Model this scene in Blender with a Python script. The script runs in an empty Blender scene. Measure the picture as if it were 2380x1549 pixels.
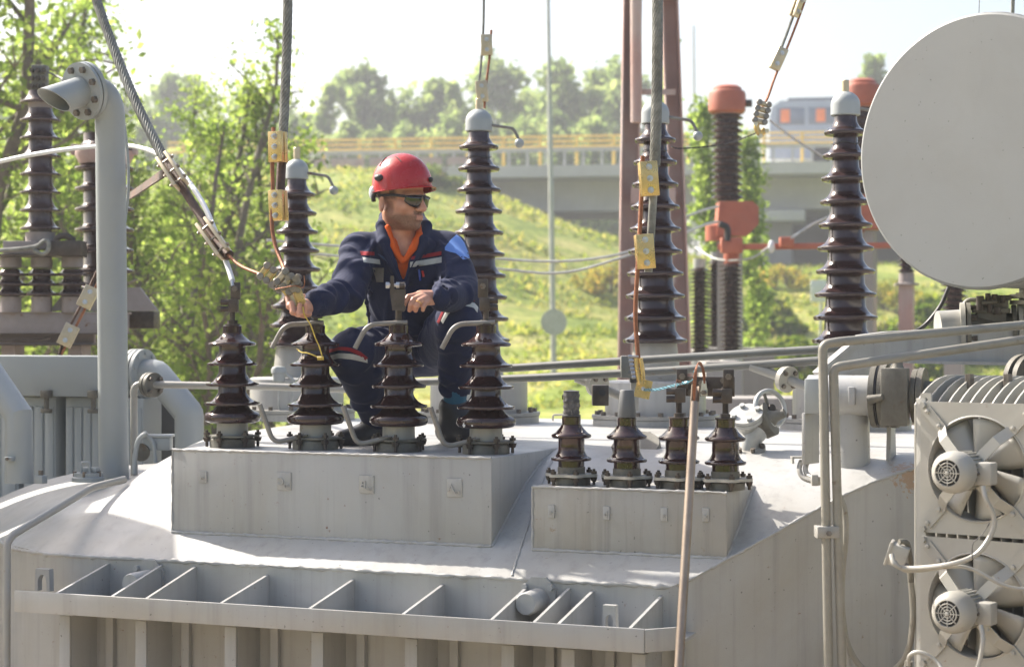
import bpy, bmesh, math, random
import numpy as np
from mathutils import Vector, Matrix, noise as mnoise

random.seed(7)
scene = bpy.context.scene
C = scene.collection
PI = math.pi
R = math.radians

# ------------------------------------------------------------------ camera
YAW = R(22.0)
FPX = 4400.0                      # focal length in pixels of a 2380 px wide picture
cam_data = bpy.data.cameras.new('camera')
cam_data.sensor_width = 36.0
cam_data.lens = FPX / 2380.0 * 36.0
cam_data.clip_start = 0.1
cam_data.clip_end = 3000.0
cam_data.dof.use_dof = True
cam_data.dof.focus_distance = 6.5
cam_data.dof.aperture_fstop = 4.2
cam = bpy.data.objects.new('camera', cam_data)
C.objects.link(cam)
cam.location = (0, 0, 0)
cam.rotation_euler = (PI / 2, 0, YAW)
scene.camera = cam

# ------------------------------------------------------------------ sky, sun, exposure
SUN = Vector((-0.372, 0.085, 0.335)).normalized()
SUN_EL = math.asin(SUN.z)
SUN_AZ = math.atan2(SUN.x, SUN.y)
world = bpy.data.worlds.new('World')
scene.world = world
world.use_nodes = True
wn = world.node_tree.nodes
wl = world.node_tree.links
wn.clear()
w_out = wn.new('ShaderNodeOutputWorld')
w_bg = wn.new('ShaderNodeBackground')
w_sky = wn.new('ShaderNodeTexSky')
w_sky.sky_type = 'NISHITA'
w_sky.sun_disc = False
w_sky.sun_elevation = SUN_EL
w_sky.sun_rotation = SUN_AZ
w_sky.altitude = 50
w_sky.air_density = 1.0
w_sky.dust_density = 5.0
w_sky.ozone_density = 1.0
w_hsv = wn.new('ShaderNodeHueSaturation')
w_hsv.inputs['Saturation'].default_value = 1.0
w_bg.inputs['Strength'].default_value = 0.115
wl.new(w_sky.outputs[0], w_hsv.inputs['Color'])
wl.new(w_hsv.outputs[0], w_bg.inputs[0])
wl.new(w_bg.outputs[0], w_out.inputs[0])

sun_data = bpy.data.lights.new('sun', 'SUN')
sun_data.energy = 5.0
sun_data.angle = R(0.5)
sun_data.color = (1.0, 0.93, 0.83)
sun = bpy.data.objects.new('sun', sun_data)
C.objects.link(sun)
sun.rotation_euler = SUN.to_track_quat('Z', 'Y').to_euler()

scene.view_settings.view_transform = 'Standard'
scene.view_settings.look = 'None'
scene.view_settings.gamma = 1.0
scene.view_settings.use_curve_mapping = False
scene.view_settings.exposure = 1.22
scene.cycles.max_bounces = 8
scene.cycles.transparent_max_bounces = 12
scene.cycles.use_denoising = True

HAZE = 0.0015
# ------------------------------------------------------------------ coordinates
# world X runs along the transformer (towards its right end), Y away from the camera, Z up; the camera is the origin
FW = Vector((-math.sin(YAW), math.cos(YAW), 0))
RT = Vector((math.cos(YAW), math.sin(YAW), 0))
UP = Vector((0, 0, 1))
GROUND = -3.0

def ray(x, y):
    return FW + RT * ((x - 1190.0) / FPX) + UP * ((774.5 - y) / FPX)
def P(x, y, d):
    return ray(x, y) * d
def PY(x, y, Y):
    r = ray(x, y); return r * (Y / r.y)
def PX(x, y, X):
    r = ray(x, y); return r * (X / r.x)
def PZ(x, y, Z):
    r = ray(x, y); return r * (Z / r.z)
def CV(right, up, toward):
    """a vector given as camera right, up, towards the camera"""
    return RT * right + UP * up - FW * toward
def depth(p):
    return p.dot(FW)

# ------------------------------------------------------------------ mesh builder
def frame(o, z, x=None):
    z = Vector(z).normalized()
    x = Vector(x) if x is not None else (Vector((1, 0, 0)) if abs(z.x) < 0.9 else Vector((0, 1, 0)))
    x = (x - z * x.dot(z)).normalized()
    y = z.cross(x)
    M = Matrix((x, y, z)).transposed().to_4x4()
    M.translation = Vector(o)
    return M

def smooth_path(pts, sub=8):
    pts = [Vector(p) for p in pts]
    out = []
    n = len(pts)
    for i in range(n - 1):
        p0 = pts[max(i - 1, 0)]; p1 = pts[i]; p2 = pts[i + 1]; p3 = pts[min(i + 2, n - 1)]
        for k in range(sub):
            t = k / sub
            out.append(0.5 * ((2 * p1) + (p2 - p0) * t + (2 * p0 - 5 * p1 + 4 * p2 - p3) * t * t + (3 * p1 - p0 - 3 * p2 + p3) * t ** 3))
    out.append(pts[-1])
    return out

def fillet(pts, r, sub=6):
    pts = [Vector(p) for p in pts]
    out = [pts[0]]
    for i in range(1, len(pts) - 1):
        a = (pts[i - 1] - pts[i]); b = (pts[i + 1] - pts[i])
        la, lb = a.length, b.length
        a.normalize(); b.normalize()
        rr = min(r, la * 0.45, lb * 0.45)
        p0 = pts[i] + a * rr; p2 = pts[i] + b * rr
        for k in range(sub + 1):
            t = k / sub
            out.append(p0 * (1 - t) ** 2 + pts[i] * 2 * t * (1 - t) + p2 * t * t)
    out.append(pts[-1])
    return out

class MB:
    def __init__(self):
        self.v = []; self.f = []
    def add(self, vs, fs):
        o = len(self.v)
        self.v += [tuple(p) for p in vs]
        self.f += [tuple(i + o for i in f) for f in fs]
        return self
    def box(self, M, sx, sy, sz, bev=0.0):
        """box centred on M's origin; a small bevel keeps edges from being razor sharp"""
        if not isinstance(M, Matrix): M = Matrix.Translation(Vector(M))
        x, y, z = sx / 2, sy / 2, sz / 2
        if bev <= 0:
            vs = [M @ Vector((a * x, b * y, c * z)) for c in (-1, 1) for b in (-1, 1) for a in (-1, 1)]
            return self.add(vs, [(0, 2, 3, 1), (4, 5, 7, 6), (0, 1, 5, 4), (2, 6, 7, 3), (0, 4, 6, 2), (1, 3, 7, 5)])
        bm = bmesh.new()
        bmesh.ops.create_cube(bm, size=1.0)
        for v in bm.verts: v.co = Vector((v.co.x * sx, v.co.y * sy, v.co.z * sz))
        bmesh.ops.bevel(bm, geom=list(bm.edges), offset=bev, segments=2, profile=0.5, affect='EDGES')
        bm.verts.index_update()
        self.add([M @ v.co for v in bm.verts], [[v.index for v in f.verts] for f in bm.faces])
        bm.free(); return self
    def lathe(self, prof, n=32, M=None, cap=True):
        M = M or Matrix()
        vs = []; fs = []
        for (r, z) in prof:
            for k in range(n):
                a = 2 * PI * k / n
                vs.append(M @ Vector((r * math.cos(a), r * math.sin(a), z)))
        for i in range(len(prof) - 1):
            for k in range(n):
                k2 = (k + 1) % n
                fs.append((i * n + k, i * n + k2, (i + 1) * n + k2, (i + 1) * n + k))
        if cap:
            if prof[0][0] > 1e-5: fs.append(tuple(reversed(range(n))))
            if prof[-1][0] > 1e-5: fs.append(tuple((len(prof) - 1) * n + k for k in range(n)))
        return self.add(vs, fs)
    def cyl(self, p0, p1, r0, r1=None, n=16, cap=True):
        p0 = Vector(p0); p1 = Vector(p1)
        L = (p1 - p0).length
        return self.lathe([(r0, 0), (r0 if r1 is None else r1, L)], n, frame(p0, p1 - p0), cap)
    def hexa(self, p0, p1, r):
        return self.cyl(p0, p1, r, n=6)
    def tube(self, path, r, n=10, flat=None, up=None, cap=True):
        path = [Vector(p) for p in path]
        m = len(path)
        rs = r if isinstance(r, (list, tuple)) else [r] * m
        t = [(path[min(i + 1, m - 1)] - path[max(i - 1, 0)]).normalized() for i in range(m)]
        u = Vector(up) if up is not None else (Vector((0, 0, 1)) if abs(t[0].z) < 0.9 else Vector((1, 0, 0)))
        vs = []; fs = []
        for i in range(m):
            u = (u - t[i] * u.dot(t[i])).normalized()
            w = t[i].cross(u)
            for k in range(n):
                a = 2 * PI * k / n
                vs.append(path[i] + (u * math.cos(a) * (flat or 1.0) + w * math.sin(a)) * rs[i])
        for i in range(m - 1):
            for k in range(n):
                k2 = (k + 1) % n
                fs.append((i * n + k, i * n + k2, (i + 1) * n + k2, (i + 1) * n + k))
        if cap:
            fs.append(tuple(reversed(range(n)))); fs.append(tuple((m - 1) * n + k for k in range(n)))
        return self.add(vs, fs)
    def strands(self, path, R_, n, turns, r):
        """rope: n strands wound round the path, plus a core"""
        path = [Vector(p) for p in path]
        m = len(path)
        t = [(path[min(i + 1, m - 1)] - path[max(i - 1, 0)]).normalized() for i in range(m)]
        u = Vector((0, 0, 1)) if abs(t[0].z) < 0.9 else Vector((1, 0, 0))
        fr = []
        for i in range(m):
            u = (u - t[i] * u.dot(t[i])).normalized()
            fr.append((u.copy(), t[i].cross(u)))
        for s in range(n):
            pp = []
            for i in range(m):
                a = 2 * PI * (s / n + turns * i / (m - 1))
                pp.append(path[i] + fr[i][0] * math.cos(a) * R_ + fr[i][1] * math.sin(a) * R_)
            self.tube(pp, r, 6)
        return self
    def prism(self, poly, M, h):
        n = len(poly)
        vs = [M @ Vector((x, y, 0)) for x, y in poly] + [M @ Vector((x, y, h)) for x, y in poly]
        fs = [tuple(reversed(range(n))), tuple(range(n, 2 * n))] + [(i, (i + 1) % n, n + (i + 1) % n, n + i) for i in range(n)]
        return self.add(vs, fs)
    def sphere(self, c, r, n=16, M=None, sc=(1, 1, 1)):
        prof = [(max(1e-6, math.sin(PI * i / n)) , -math.cos(PI * i / n)) for i in range(n + 1)]
        M = M or Matrix()
        T = Matrix.Translation(Vector(c)) @ M.to_3x3().to_4x4() @ Matrix.Diagonal((r * sc[0], r * sc[1], r * sc[2], 1))
        return self.lathe(prof, n * 2, T, cap=False)
    def plate_hole(self, M, sx, sz, rad, th, n=48, cx=0.0, cz=0.0):
        """rectangular plate in local XZ with a round hole, thickness th along local +Y"""
        outer = []; inner = []
        for k in range(n):
            a = 2 * PI * (k + 0.5) / n
            c, s = math.cos(a), math.sin(a)
            m = max(abs(c) / (sx / 2), abs(s) / (sz / 2))
            outer.append((c / m, s / m)); inner.append((cx + c * rad, cz + s * rad))
        # put a vertex in each corner
        vs = []
        for y in (0, th):
            vs += [M @ Vector((x, y, z)) for x, z in outer]
            vs += [M @ Vector((x, y, z)) for x, z in inner]
        fs = []
        for k in range(n):
            k2 = (k + 1) % n
            fs.append((k, k2, n + k2, n + k))
            fs.append((2 * n + k, 3 * n + k, 3 * n + k2, 2 * n + k2))
            fs.append((k, 2 * n + k, 2 * n + k2, k2))
            fs.append((n + k, n + k2, 3 * n + k2, 3 * n + k))
        return self.add(vs, fs)
    def mesh(self, name, mat, smooth=35):
        me = bpy.data.meshes.new(name)
        me.from_pydata(self.v, [], self.f)
        bm = bmesh.new(); bm.from_mesh(me)
        bmesh.ops.recalc_face_normals(bm, faces=bm.faces)
        bm.to_mesh(me); bm.free()
        if mat: me.materials.append(mat)
        if smooth:
            me.polygons.foreach_set('use_smooth', [True] * len(me.polygons))
            me.set_sharp_from_angle(angle=R(smooth))
        me.update()
        return me
    def build(self, name, mat, parent=None, smooth=35, **kw):
        return link(name, self.mesh(name, mat, smooth), parent, **kw)

def origin_of(o):
    return o.get('_o', None)

def link(name, me, parent=None, **kw):
    o = bpy.data.objects.new(name, me)
    C.objects.link(o)
    if parent is not None:
        o.parent = parent
        o.matrix_parent_inverse = PINV.get(parent.name, Matrix())
        PINV[o.name] = Matrix()
    tag(o, **kw)
    return o

PINV = {}
def tag(o, label=None, cat=None, group=None, kind=None):
    if label: o['label'] = label
    if cat: o['category'] = cat
    if group: o['group'] = group
    if kind: o['kind'] = kind
    return o

def thing(name, loc, label, cat, group=None, local=False):
    """an Empty at the thing's base; with local=False its parts are given in world coordinates"""
    o = bpy.data.objects.new(name, None)
    o.empty_display_size = 0.05
    C.objects.link(o)
    o.location = Vector(loc)
    tag(o, label, cat, group)
    PINV[o.name] = Matrix() if local else Matrix.Translation(-Vector(loc))
    return o

def copy_tree(o, parent=None):
    c = o.copy(); C.objects.link(c)
    if parent is not None: c.parent = parent
    for ch in o.children: copy_tree(ch, c)
    return c

# ------------------------------------------------------------------ materials
def new_mat(name):
    m = bpy.data.materials.new(name); m.use_nodes = True
    nt = m.node_tree
    for n in list(nt.nodes): nt.nodes.remove(n)
    out = nt.nodes.new('ShaderNodeOutputMaterial')
    b = nt.nodes.new('ShaderNodeBsdfPrincipled')
    nt.links.new(b.outputs[0], out.inputs[0])
    return m, nt, b, out

def ramp(nt, fac, stops):
    r = nt.nodes.new('ShaderNodeValToRGB')
    e = r.color_ramp.elements
    while len(e) > 1: e.remove(e[-1])
    e[0].position, e[0].color = stops[0][0], (*stops[0][1], 1) if len(stops[0][1]) == 3 else stops[0][1]
    for p, c in stops[1:]:
        k = e.new(p); k.color = (*c, 1) if len(c) == 3 else c
    nt.links.new(fac, r.inputs[0])
    return r.outputs[0]

def noise_tex(nt, vec, scale, detail=4, rough=0.55, stretch=None, dist=0.0):
    n = nt.nodes.new('ShaderNodeTexNoise')
    n.inputs['Scale'].default_value = scale
    n.inputs['Detail'].default_value = detail
    n.inputs['Roughness'].default_value = rough
    n.inputs['Distortion'].default_value = dist
    if stretch:
        mp = nt.nodes.new('ShaderNodeMapping'); mp.inputs['Scale'].default_value = stretch
        nt.links.new(vec, mp.inputs[0]); vec = mp.outputs[0]
    nt.links.new(vec, n.inputs['Vector'])
    return n.outputs[0]

def mix(nt, fac, a, b, blend='MIX'):
    m = nt.nodes.new('ShaderNodeMix'); m.data_type = 'RGBA'; m.blend_type = blend
    for sock, val in ((m.inputs[0], fac), (m.inputs[6], a), (m.inputs[7], b)):
        if isinstance(val, (int, float)): sock.default_value = val
        elif isinstance(val, tuple): sock.default_value = (*val, 1) if len(val) == 3 else val
        else: nt.links.new(val, sock)
    return m.outputs[2]

def pos_vec(nt):
    t = nt.nodes.new('ShaderNodeTexCoord')
    oi = nt.nodes.new('ShaderNodeObjectInfo')
    a = nt.nodes.new('ShaderNodeVectorMath'); a.operation = 'ADD'
    s = nt.nodes.new('ShaderNodeVectorMath'); s.operation = 'SCALE'; s.inputs['Scale'].default_value = 7.0
    cmb = nt.nodes.new('ShaderNodeCombineXYZ')
    for i in range(3): nt.links.new(oi.outputs['Random'], cmb.inputs[i])
    nt.links.new(cmb.outputs[0], s.inputs[0])
    nt.links.new(t.outputs['Object'], a.inputs[0]); nt.links.new(s.outputs[0], a.inputs[1])
    return a.outputs[0]

def surf(name, base, rough=0.5, metal=0.0, var=0.12, vscale=6.0, dirt=None, dirt_amt=0.35, dirt_scale=3.0, streak=0.0,
         rust=0.0, rust_col=(0.16, 0.07, 0.03), rust_scale=14.0, bump=0.0, bscale=180.0, spec=0.5, coat=0.0, rvar=0.1, chip=0.0, chip_col=(0.5, 0.5, 0.47), peel=None, speck=0.0):
    m, nt, b, out = new_mat(name)
    v = pos_vec(nt)
    lo = tuple(max(0, c * (1 - var)) for c in base); hi = tuple(min(1, c * (1 + var)) for c in base)
    col = ramp(nt, noise_tex(nt, v, vscale, 5, 0.6), [(0.3, lo), (0.7, hi)])
    if dirt:
        d = ramp(nt, noise_tex(nt, v, dirt_scale, 7, 0.65, dist=0.4), [(0.45, (0, 0, 0)), (0.75, (dirt_amt,) * 3)])
        col = mix(nt, d, col, dirt)
    if streak:
        s = ramp(nt, noise_tex(nt, v, 1.0, 6, 0.6, stretch=(26, 26, 1.2)), [(0.5, (0, 0, 0)), (0.78, (streak,) * 3)])
        col = mix(nt, s, col, tuple(c * 0.45 for c in base))
        s2 = ramp(nt, noise_tex(nt, v, 1.0, 5, 0.6, stretch=(9, 9, 1.0)), [(0.4, (0, 0, 0)), (0.8, (streak * 0.6,) * 3)])
        col = mix(nt, s2, col, (base[0] * 0.86, base[1] * 0.76, base[2] * 0.62))
    if rust:
        r = ramp(nt, noise_tex(nt, v, rust_scale, 8, 0.7), [(0.66 - 0.12 * rust, (0, 0, 0)), (0.74 - 0.1 * rust, (1, 1, 1))])
        col = mix(nt, r, col, rust_col)
    if chip:
        c_ = ramp(nt, noise_tex(nt, v, 40, 6, 0.7), [(0.70 - 0.1 * chip, (0, 0, 0)), (0.72 - 0.1 * chip, (1, 1, 1))])
        col = mix(nt, c_, col, chip_col)
    if speck:
        k_ = ramp(nt, noise_tex(nt, v, 75, 3, 0.5), [(0.735 - 0.03 * speck, (0, 0, 0)), (0.755 - 0.03 * speck, (0.8, 0.8, 0.8))])
        col = mix(nt, k_, col, tuple(c * 0.28 for c in base))
    if peel:
        ge = nt.nodes.new('ShaderNodeNewGeometry'); ds = nt.nodes.new('ShaderNodeVectorMath'); ds.operation = 'DISTANCE'
        ds.inputs[1].default_value = peel[0]; nt.links.new(ge.outputs['Position'], ds.inputs[0])
        mr = nt.nodes.new('ShaderNodeMapRange'); mr.inputs[1].default_value = 0.0; mr.inputs[2].default_value = peel[1]; mr.inputs[3].default_value = 0.22; mr.inputs[4].default_value = -0.25
        nt.links.new(ds.outputs['Value'], mr.inputs[0])
        sm_ = nt.nodes.new('ShaderNodeMath'); sm_.operation = 'ADD'; nt.links.new(mr.outputs[0], sm_.inputs[0]); nt.links.new(noise_tex(nt, v, 60, 7, 0.75), sm_.inputs[1])
        col = mix(nt, ramp(nt, sm_.outputs[0], [(0.56, (0, 0, 0)), (0.58, (1, 1, 1))]), col, (0.33, 0.23, 0.155))
    nt.links.new(col, b.inputs['Base Color'])
    b.inputs['Metallic'].default_value = metal
    b.inputs['Specular IOR Level'].default_value = spec
    if coat:
        b.inputs['Coat Weight'].default_value = coat; b.inputs['Coat Roughness'].default_value = 0.08
    rr = ramp(nt, noise_tex(nt, v, vscale * 2.3, 5, 0.6), [(0.3, (max(0.02, rough - rvar),) * 3), (0.7, (min(1, rough + rvar),) * 3)])
    nt.links.new(rr, b.inputs['Roughness'])
    if bump:
        bp = nt.nodes.new('ShaderNodeBump'); bp.inputs['Strength'].default_value = bump; bp.inputs['Distance'].default_value = 0.004
        nt.links.new(noise_tex(nt, v, bscale, 3, 0.6), bp.inputs['Height'])
        nt.links.new(bp.outputs[0], b.inputs['Normal'])
    return m

M = {}
M['paint'] = surf('tank_paint', (0.355, 0.358, 0.353), 0.42, var=0.06, vscale=2.5, dirt=(0.27, 0.25, 0.20), dirt_amt=0.45, dirt_scale=2.2, streak=0.42, bump=0.12, bscale=260, speck=0.5, rust=0.05, rust_scale=30)
M['paint_b'] = surf('pipe_paint', (0.31, 0.305, 0.285), 0.40, var=0.07, vscale=5, dirt=(0.24, 0.21, 0.16), dirt_amt=0.4, dirt_scale=5, rust=0.22, rust_col=(0.15, 0.085, 0.045), rust_scale=22, bump=0.08, bscale=240)
M['paint_w'] = surf('fan_paint', (0.36, 0.352, 0.32), 0.42, var=0.05, vscale=6, dirt=(0.30, 0.27, 0.21), dirt_amt=0.35, dirt_scale=4, rust=0.15, rust_col=(0.2, 0.12, 0.06), rust_scale=25, bump=0.08, bscale=260)
M['paint_cool'] = surf('cooler_paint', (0.30, 0.325, 0.33), 0.45, var=0.05, vscale=3, dirt=(0.30, 0.30, 0.27), dirt_amt=0.3, dirt_scale=3, bump=0.08)
M['paint_dirty'] = surf('weathered_flange', (0.145, 0.138, 0.115), 0.6, var=0.25, vscale=9, dirt=(0.05, 0.04, 0.028), dirt_amt=0.9, dirt_scale=8, rust=0.5, rust_scale=12, rust_col=(0.10, 0.06, 0.035), bump=0.3, bscale=160)
M['disc'] = surf('conservator_paint', (0.245, 0.255, 0.256), 0.5, var=0.03, vscale=2, dirt=(0.20, 0.20, 0.185), dirt_amt=0.35, dirt_scale=4.5, bump=0.06, speck=0.45)
M['porc'] = surf('brown_porcelain', (0.027, 0.012, 0.0125), 0.07, var=0.35, vscale=9, dirt=(0.09, 0.06, 0.05), dirt_amt=0.25, dirt_scale=11, spec=0.6, rvar=0.06)
M['porc_t'] = surf('dusty_porcelain', (0.034, 0.019, 0.020), 0.11, var=0.3, vscale=8, dirt=(0.12, 0.09, 0.08), dirt_amt=0.3, dirt_scale=9, streak=0.2, spec=0.6, rvar=0.08)
M['porc_far'] = surf('dark_porcelain', (0.045, 0.026, 0.026), 0.22, var=0.3, vscale=6, dirt=(0.12, 0.09, 0.085), dirt_amt=0.5, dirt_scale=7)
M['steel_dark'] = surf('oxidised_steel', (0.075, 0.063, 0.055), 0.5, metal=0.5, var=0.3, vscale=22, dirt=(0.05, 0.03, 0.02), dirt_amt=0.6, dirt_scale=15, bump=0.15)
M['bolt'] = surf('bolt_steel', (0.16, 0.14, 0.12), 0.55, metal=0.6, var=0.35, vscale=50, rust=0.5, rust_scale=40, rust_col=(0.12, 0.06, 0.03))
M['zinc'] = surf('zinc_bolt', (0.52, 0.52, 0.52), 0.35, metal=0.9, var=0.15, vscale=60)
M['galv'] = surf('galvanised', (0.42, 0.43, 0.42), 0.5, metal=0.4, var=0.15, vscale=20, dirt=(0.2, 0.18, 0.15), dirt_amt=0.4)
M['brass'] = surf('brass', (0.62, 0.45, 0.19), 0.32, metal=0.75, var=0.15, vscale=25, dirt=(0.32, 0.22, 0.09), dirt_amt=0.5, dirt_scale=20, bump=0.06)
M['brass_pale'] = surf('tinned_brass', (0.52, 0.44, 0.30), 0.42, metal=0.45, var=0.12, vscale=25, dirt=(0.4, 0.33, 0.22), dirt_amt=0.4, dirt_scale=18, bump=0.06)
M['copper'] = surf('copper_braid', (0.27, 0.11, 0.055), 0.45, metal=0.55, var=0.3, vscale=60, dirt=(0.12, 0.05, 0.03), dirt_amt=0.5, dirt_scale=30, bump=0.5, bscale=420)
M['rope'] = surf('weathered_cable', (0.21, 0.215, 0.195), 0.65, metal=0.15, var=0.35, vscale=40, dirt=(0.05, 0.04, 0.03), dirt_amt=0.7, dirt_scale=6)
M['rope_brown'] = surf('brown_cable', (0.075, 0.045, 0.035), 0.55, metal=0.3, var=0.4, vscale=50, dirt=(0.17, 0.075, 0.04), dirt_amt=0.7, dirt_scale=7, bump=0.5, bscale=500)
M['white_cable'] = surf('white_cable', (0.62, 0.64, 0.66), 0.4, var=0.05)
M['rubber'] = surf('black_rubber', (0.02, 0.02, 0.022), 0.55, var=0.3)
M['wire_blue'] = surf('blue_wire', (0.10, 0.27, 0.34), 0.4, var=0.4, vscale=90)
M['wire_yellow'] = surf('yellow_green_wire', (0.55, 0.42, 0.07), 0.4, var=0.3, vscale=60)
M['tape'] = surf('worn_tape', (0.045, 0.045, 0.05), 0.6, var=0.5, vscale=12, dirt=(0.35, 0.33, 0.30), dirt_amt=0.9, dirt_scale=16)
M['stick'] = surf('worn_pole', (0.32, 0.26, 0.205), 0.38, metal=0.45, var=0.2, vscale=4, dirt=(0.17, 0.11, 0.07), dirt_amt=0.6, dirt_scale=7, streak=0.3)
M['concrete'] = surf('concrete', (0.30, 0.285, 0.27), 0.85, var=0.1, vscale=0.5, dirt=(0.2, 0.19, 0.17), dirt_amt=0.4, dirt_scale=0.4, streak=0.25)
M['red_oxide'] = surf('faded_red_oxide', (0.40, 0.26, 0.235), 0.7, var=0.12, vscale=3, dirt=(0.46, 0.41, 0.39), dirt_amt=0.95, dirt_scale=1.6, streak=0.2)
M['red_paint'] = surf('red_paint', (0.37, 0.105, 0.06), 0.5, var=0.15, vscale=5, dirt=(0.30, 0.13, 0.09), dirt_amt=0.5)
M['pink_steel'] = surf('pinkish_steel', (0.265, 0.23, 0.22), 0.7, var=0.15, vscale=6, dirt=(0.16, 0.13, 0.12), dirt_amt=0.6, rust=0.3)
M['dark_gap'] = surf('dark_grey_and_gap_shade', (0.10, 0.105, 0.11), 0.55, var=0.15)  # dark grey of the sleeve, also painted shade between radiator panels and fins
M['yellow'] = surf('yellow_rail_paint', (0.68, 0.46, 0.06), 0.5, var=0.1)
M['red_dark'] = surf('dark_red_slot', (0.10, 0.008, 0.008), 0.5)
M['pocket_grey'] = surf('dull_reflector', (0.16, 0.15, 0.13), 0.5, var=0.4, vscale=30)
M['blue_dark'] = surf('blue_tab', (0.02, 0.05, 0.13), 0.7)
M['pipe_shaded'] = surf('shaded_pipe_paint', (0.15, 0.155, 0.145), 0.45, var=0.12, vscale=6, dirt=(0.10, 0.08, 0.06), dirt_amt=0.5, rust=0.4, rust_scale=25, rust_col=(0.12, 0.07, 0.04))  # darker pipe paint, with the shade of the undersides put into the colour
M['horn'] = surf('horn_paint', (0.20, 0.19, 0.172), 0.45, var=0.12, vscale=15, dirt=(0.12, 0.09, 0.07), dirt_amt=0.6, dirt_scale=14, rust=0.3)
M['gravel'] = surf('yard_gravel', (0.33, 0.26, 0.19), 0.95, var=0.25, vscale=30, dirt=(0.22, 0.19, 0.14), dirt_amt=0.5, dirt_scale=0.8, bump=0.8, bscale=40)
M['bolt_grey'] = surf('dull_bolt', (0.22, 0.195, 0.16), 0.42, metal=0.6, var=0.25, vscale=60)
M['paint_streaky'] = surf('streaky_tank_paint', (0.325, 0.322, 0.305), 0.45, var=0.08, vscale=3, dirt=(0.23, 0.21, 0.165), dirt_amt=0.55, dirt_scale=3, streak=0.8, bump=0.12, bscale=260, speck=0.7, rust=0.12, rust_scale=24, rust_col=(0.22, 0.15, 0.09))
M['riser'] = surf('riser_paint', (0.25, 0.24, 0.208), 0.42, var=0.1, vscale=6, dirt=(0.14, 0.12, 0.09), dirt_amt=0.6, dirt_scale=6, rust=0.25, rust_scale=24, rust_col=(0.13, 0.08, 0.045), bump=0.08)
# ------------------------------------------------------------------ terrain
def interp(x, pts):
    if x <= pts[0][0]: return pts[0][1]
    for (a, va), (b, vb) in zip(pts[:-1], pts[1:]):
        if x <= b:
            t = (x - a) / (b - a); return va + (vb - va) * t
    return pts[-1][1]
def smooth01(t):
    t = min(1, max(0, t)); return t * t * (3 - 2 * t)
def terrain(r, d):
    u = 1190 + FPX * r / max(d, 12.0)
    H = interp(u, [(-1500, 5.8), (600, 7.0), (1000, 6.8), (1150, 6.0), (1290, 5.0), (1450, 4.1), (1700, 2.9), (2400, 2.5), (4000, 2.0)])
    base = -3.0 + 1.75 * smooth01((d - 17) / 28)
    bank = (H + 1.25) * smooth01((d - 42) / 40) ** 0.85
    far = -H * 0.5 * smooth01((d - 88) / 30)
    n = mnoise.noise(Vector((r * 0.11, d * 0.11, 0.3))) * 0.5 + mnoise.noise(Vector((r * 0.4, d * 0.4, 5.3))) * 0.16
    return base + bank + far + n * smooth01((d - 25) / 20)
def RD(r, d, z=0.0): return RT * r + FW * d + UP * z

ds = [-60, -20, 0] + [4 + i * 2.0 for i in range(58)] + [125, 150, 190, 240, 300, 380]
us = [i / 70 for i in range(71)]
vs = []; fs = []
for d in ds:
    half = 60 + abs(d) * 0.62
    for t in us:
        s_ = (t - 0.5) * 2; r = half * (0.45 * s_ + 0.55 * s_ ** 3)
        vs.append(RD(r, d, terrain(r, max(d, 0))))
n = len(us)
for i in range(len(ds) - 1):
    for j in range(n - 1): fs.append((i * n + j, i * n + j + 1, (i + 1) * n + j + 1, (i + 1) * n + j))
m, nt, b, out = new_mat('grassy_ground')
v = pos_vec(nt)
g = ramp(nt, noise_tex(nt, v, 0.35, 8, 0.68), [(0.30, (0.10, 0.15, 0.025)), (0.47, (0.20, 0.25, 0.05)), (0.60, (0.32, 0.31, 0.11)), (0.74, (0.40, 0.33, 0.19))])
g2 = ramp(nt, noise_tex(nt, v, 2.6, 6, 0.7), [(0.38, (0.55, 0.60, 0.50)), (0.66, (1.25, 1.2, 1.1))])
nt.links.new(mix(nt, 1.0, g, g2, 'MULTIPLY'), b.inputs['Base Color'])
b.inputs['Roughness'].default_value = 0.95
b.inputs['Specular IOR Level'].default_value = 0.1
M['ground'] = m
gm = MB().add(vs, fs)
gnd = gm.build('ground', M['ground'], None, smooth=180, kind='structure')

# gravel of the switchyard, a sheet just above the ground
yv = []; yf = []
for i in range(24):
    for j in range(24):
        d = -8 + i * 1.15; r = -16 + j * 1.4; yv.append(RD(r, d, terrain(r, max(d, 0)) + 0.012))
for i in range(23):
    for j in range(23): a = i * 24 + j; yf.append((a, a + 1, a + 25, a + 24))
MB().add(yv, yf).build('gravel_yard', M['gravel'], None, smooth=180, kind='structure')

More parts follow.
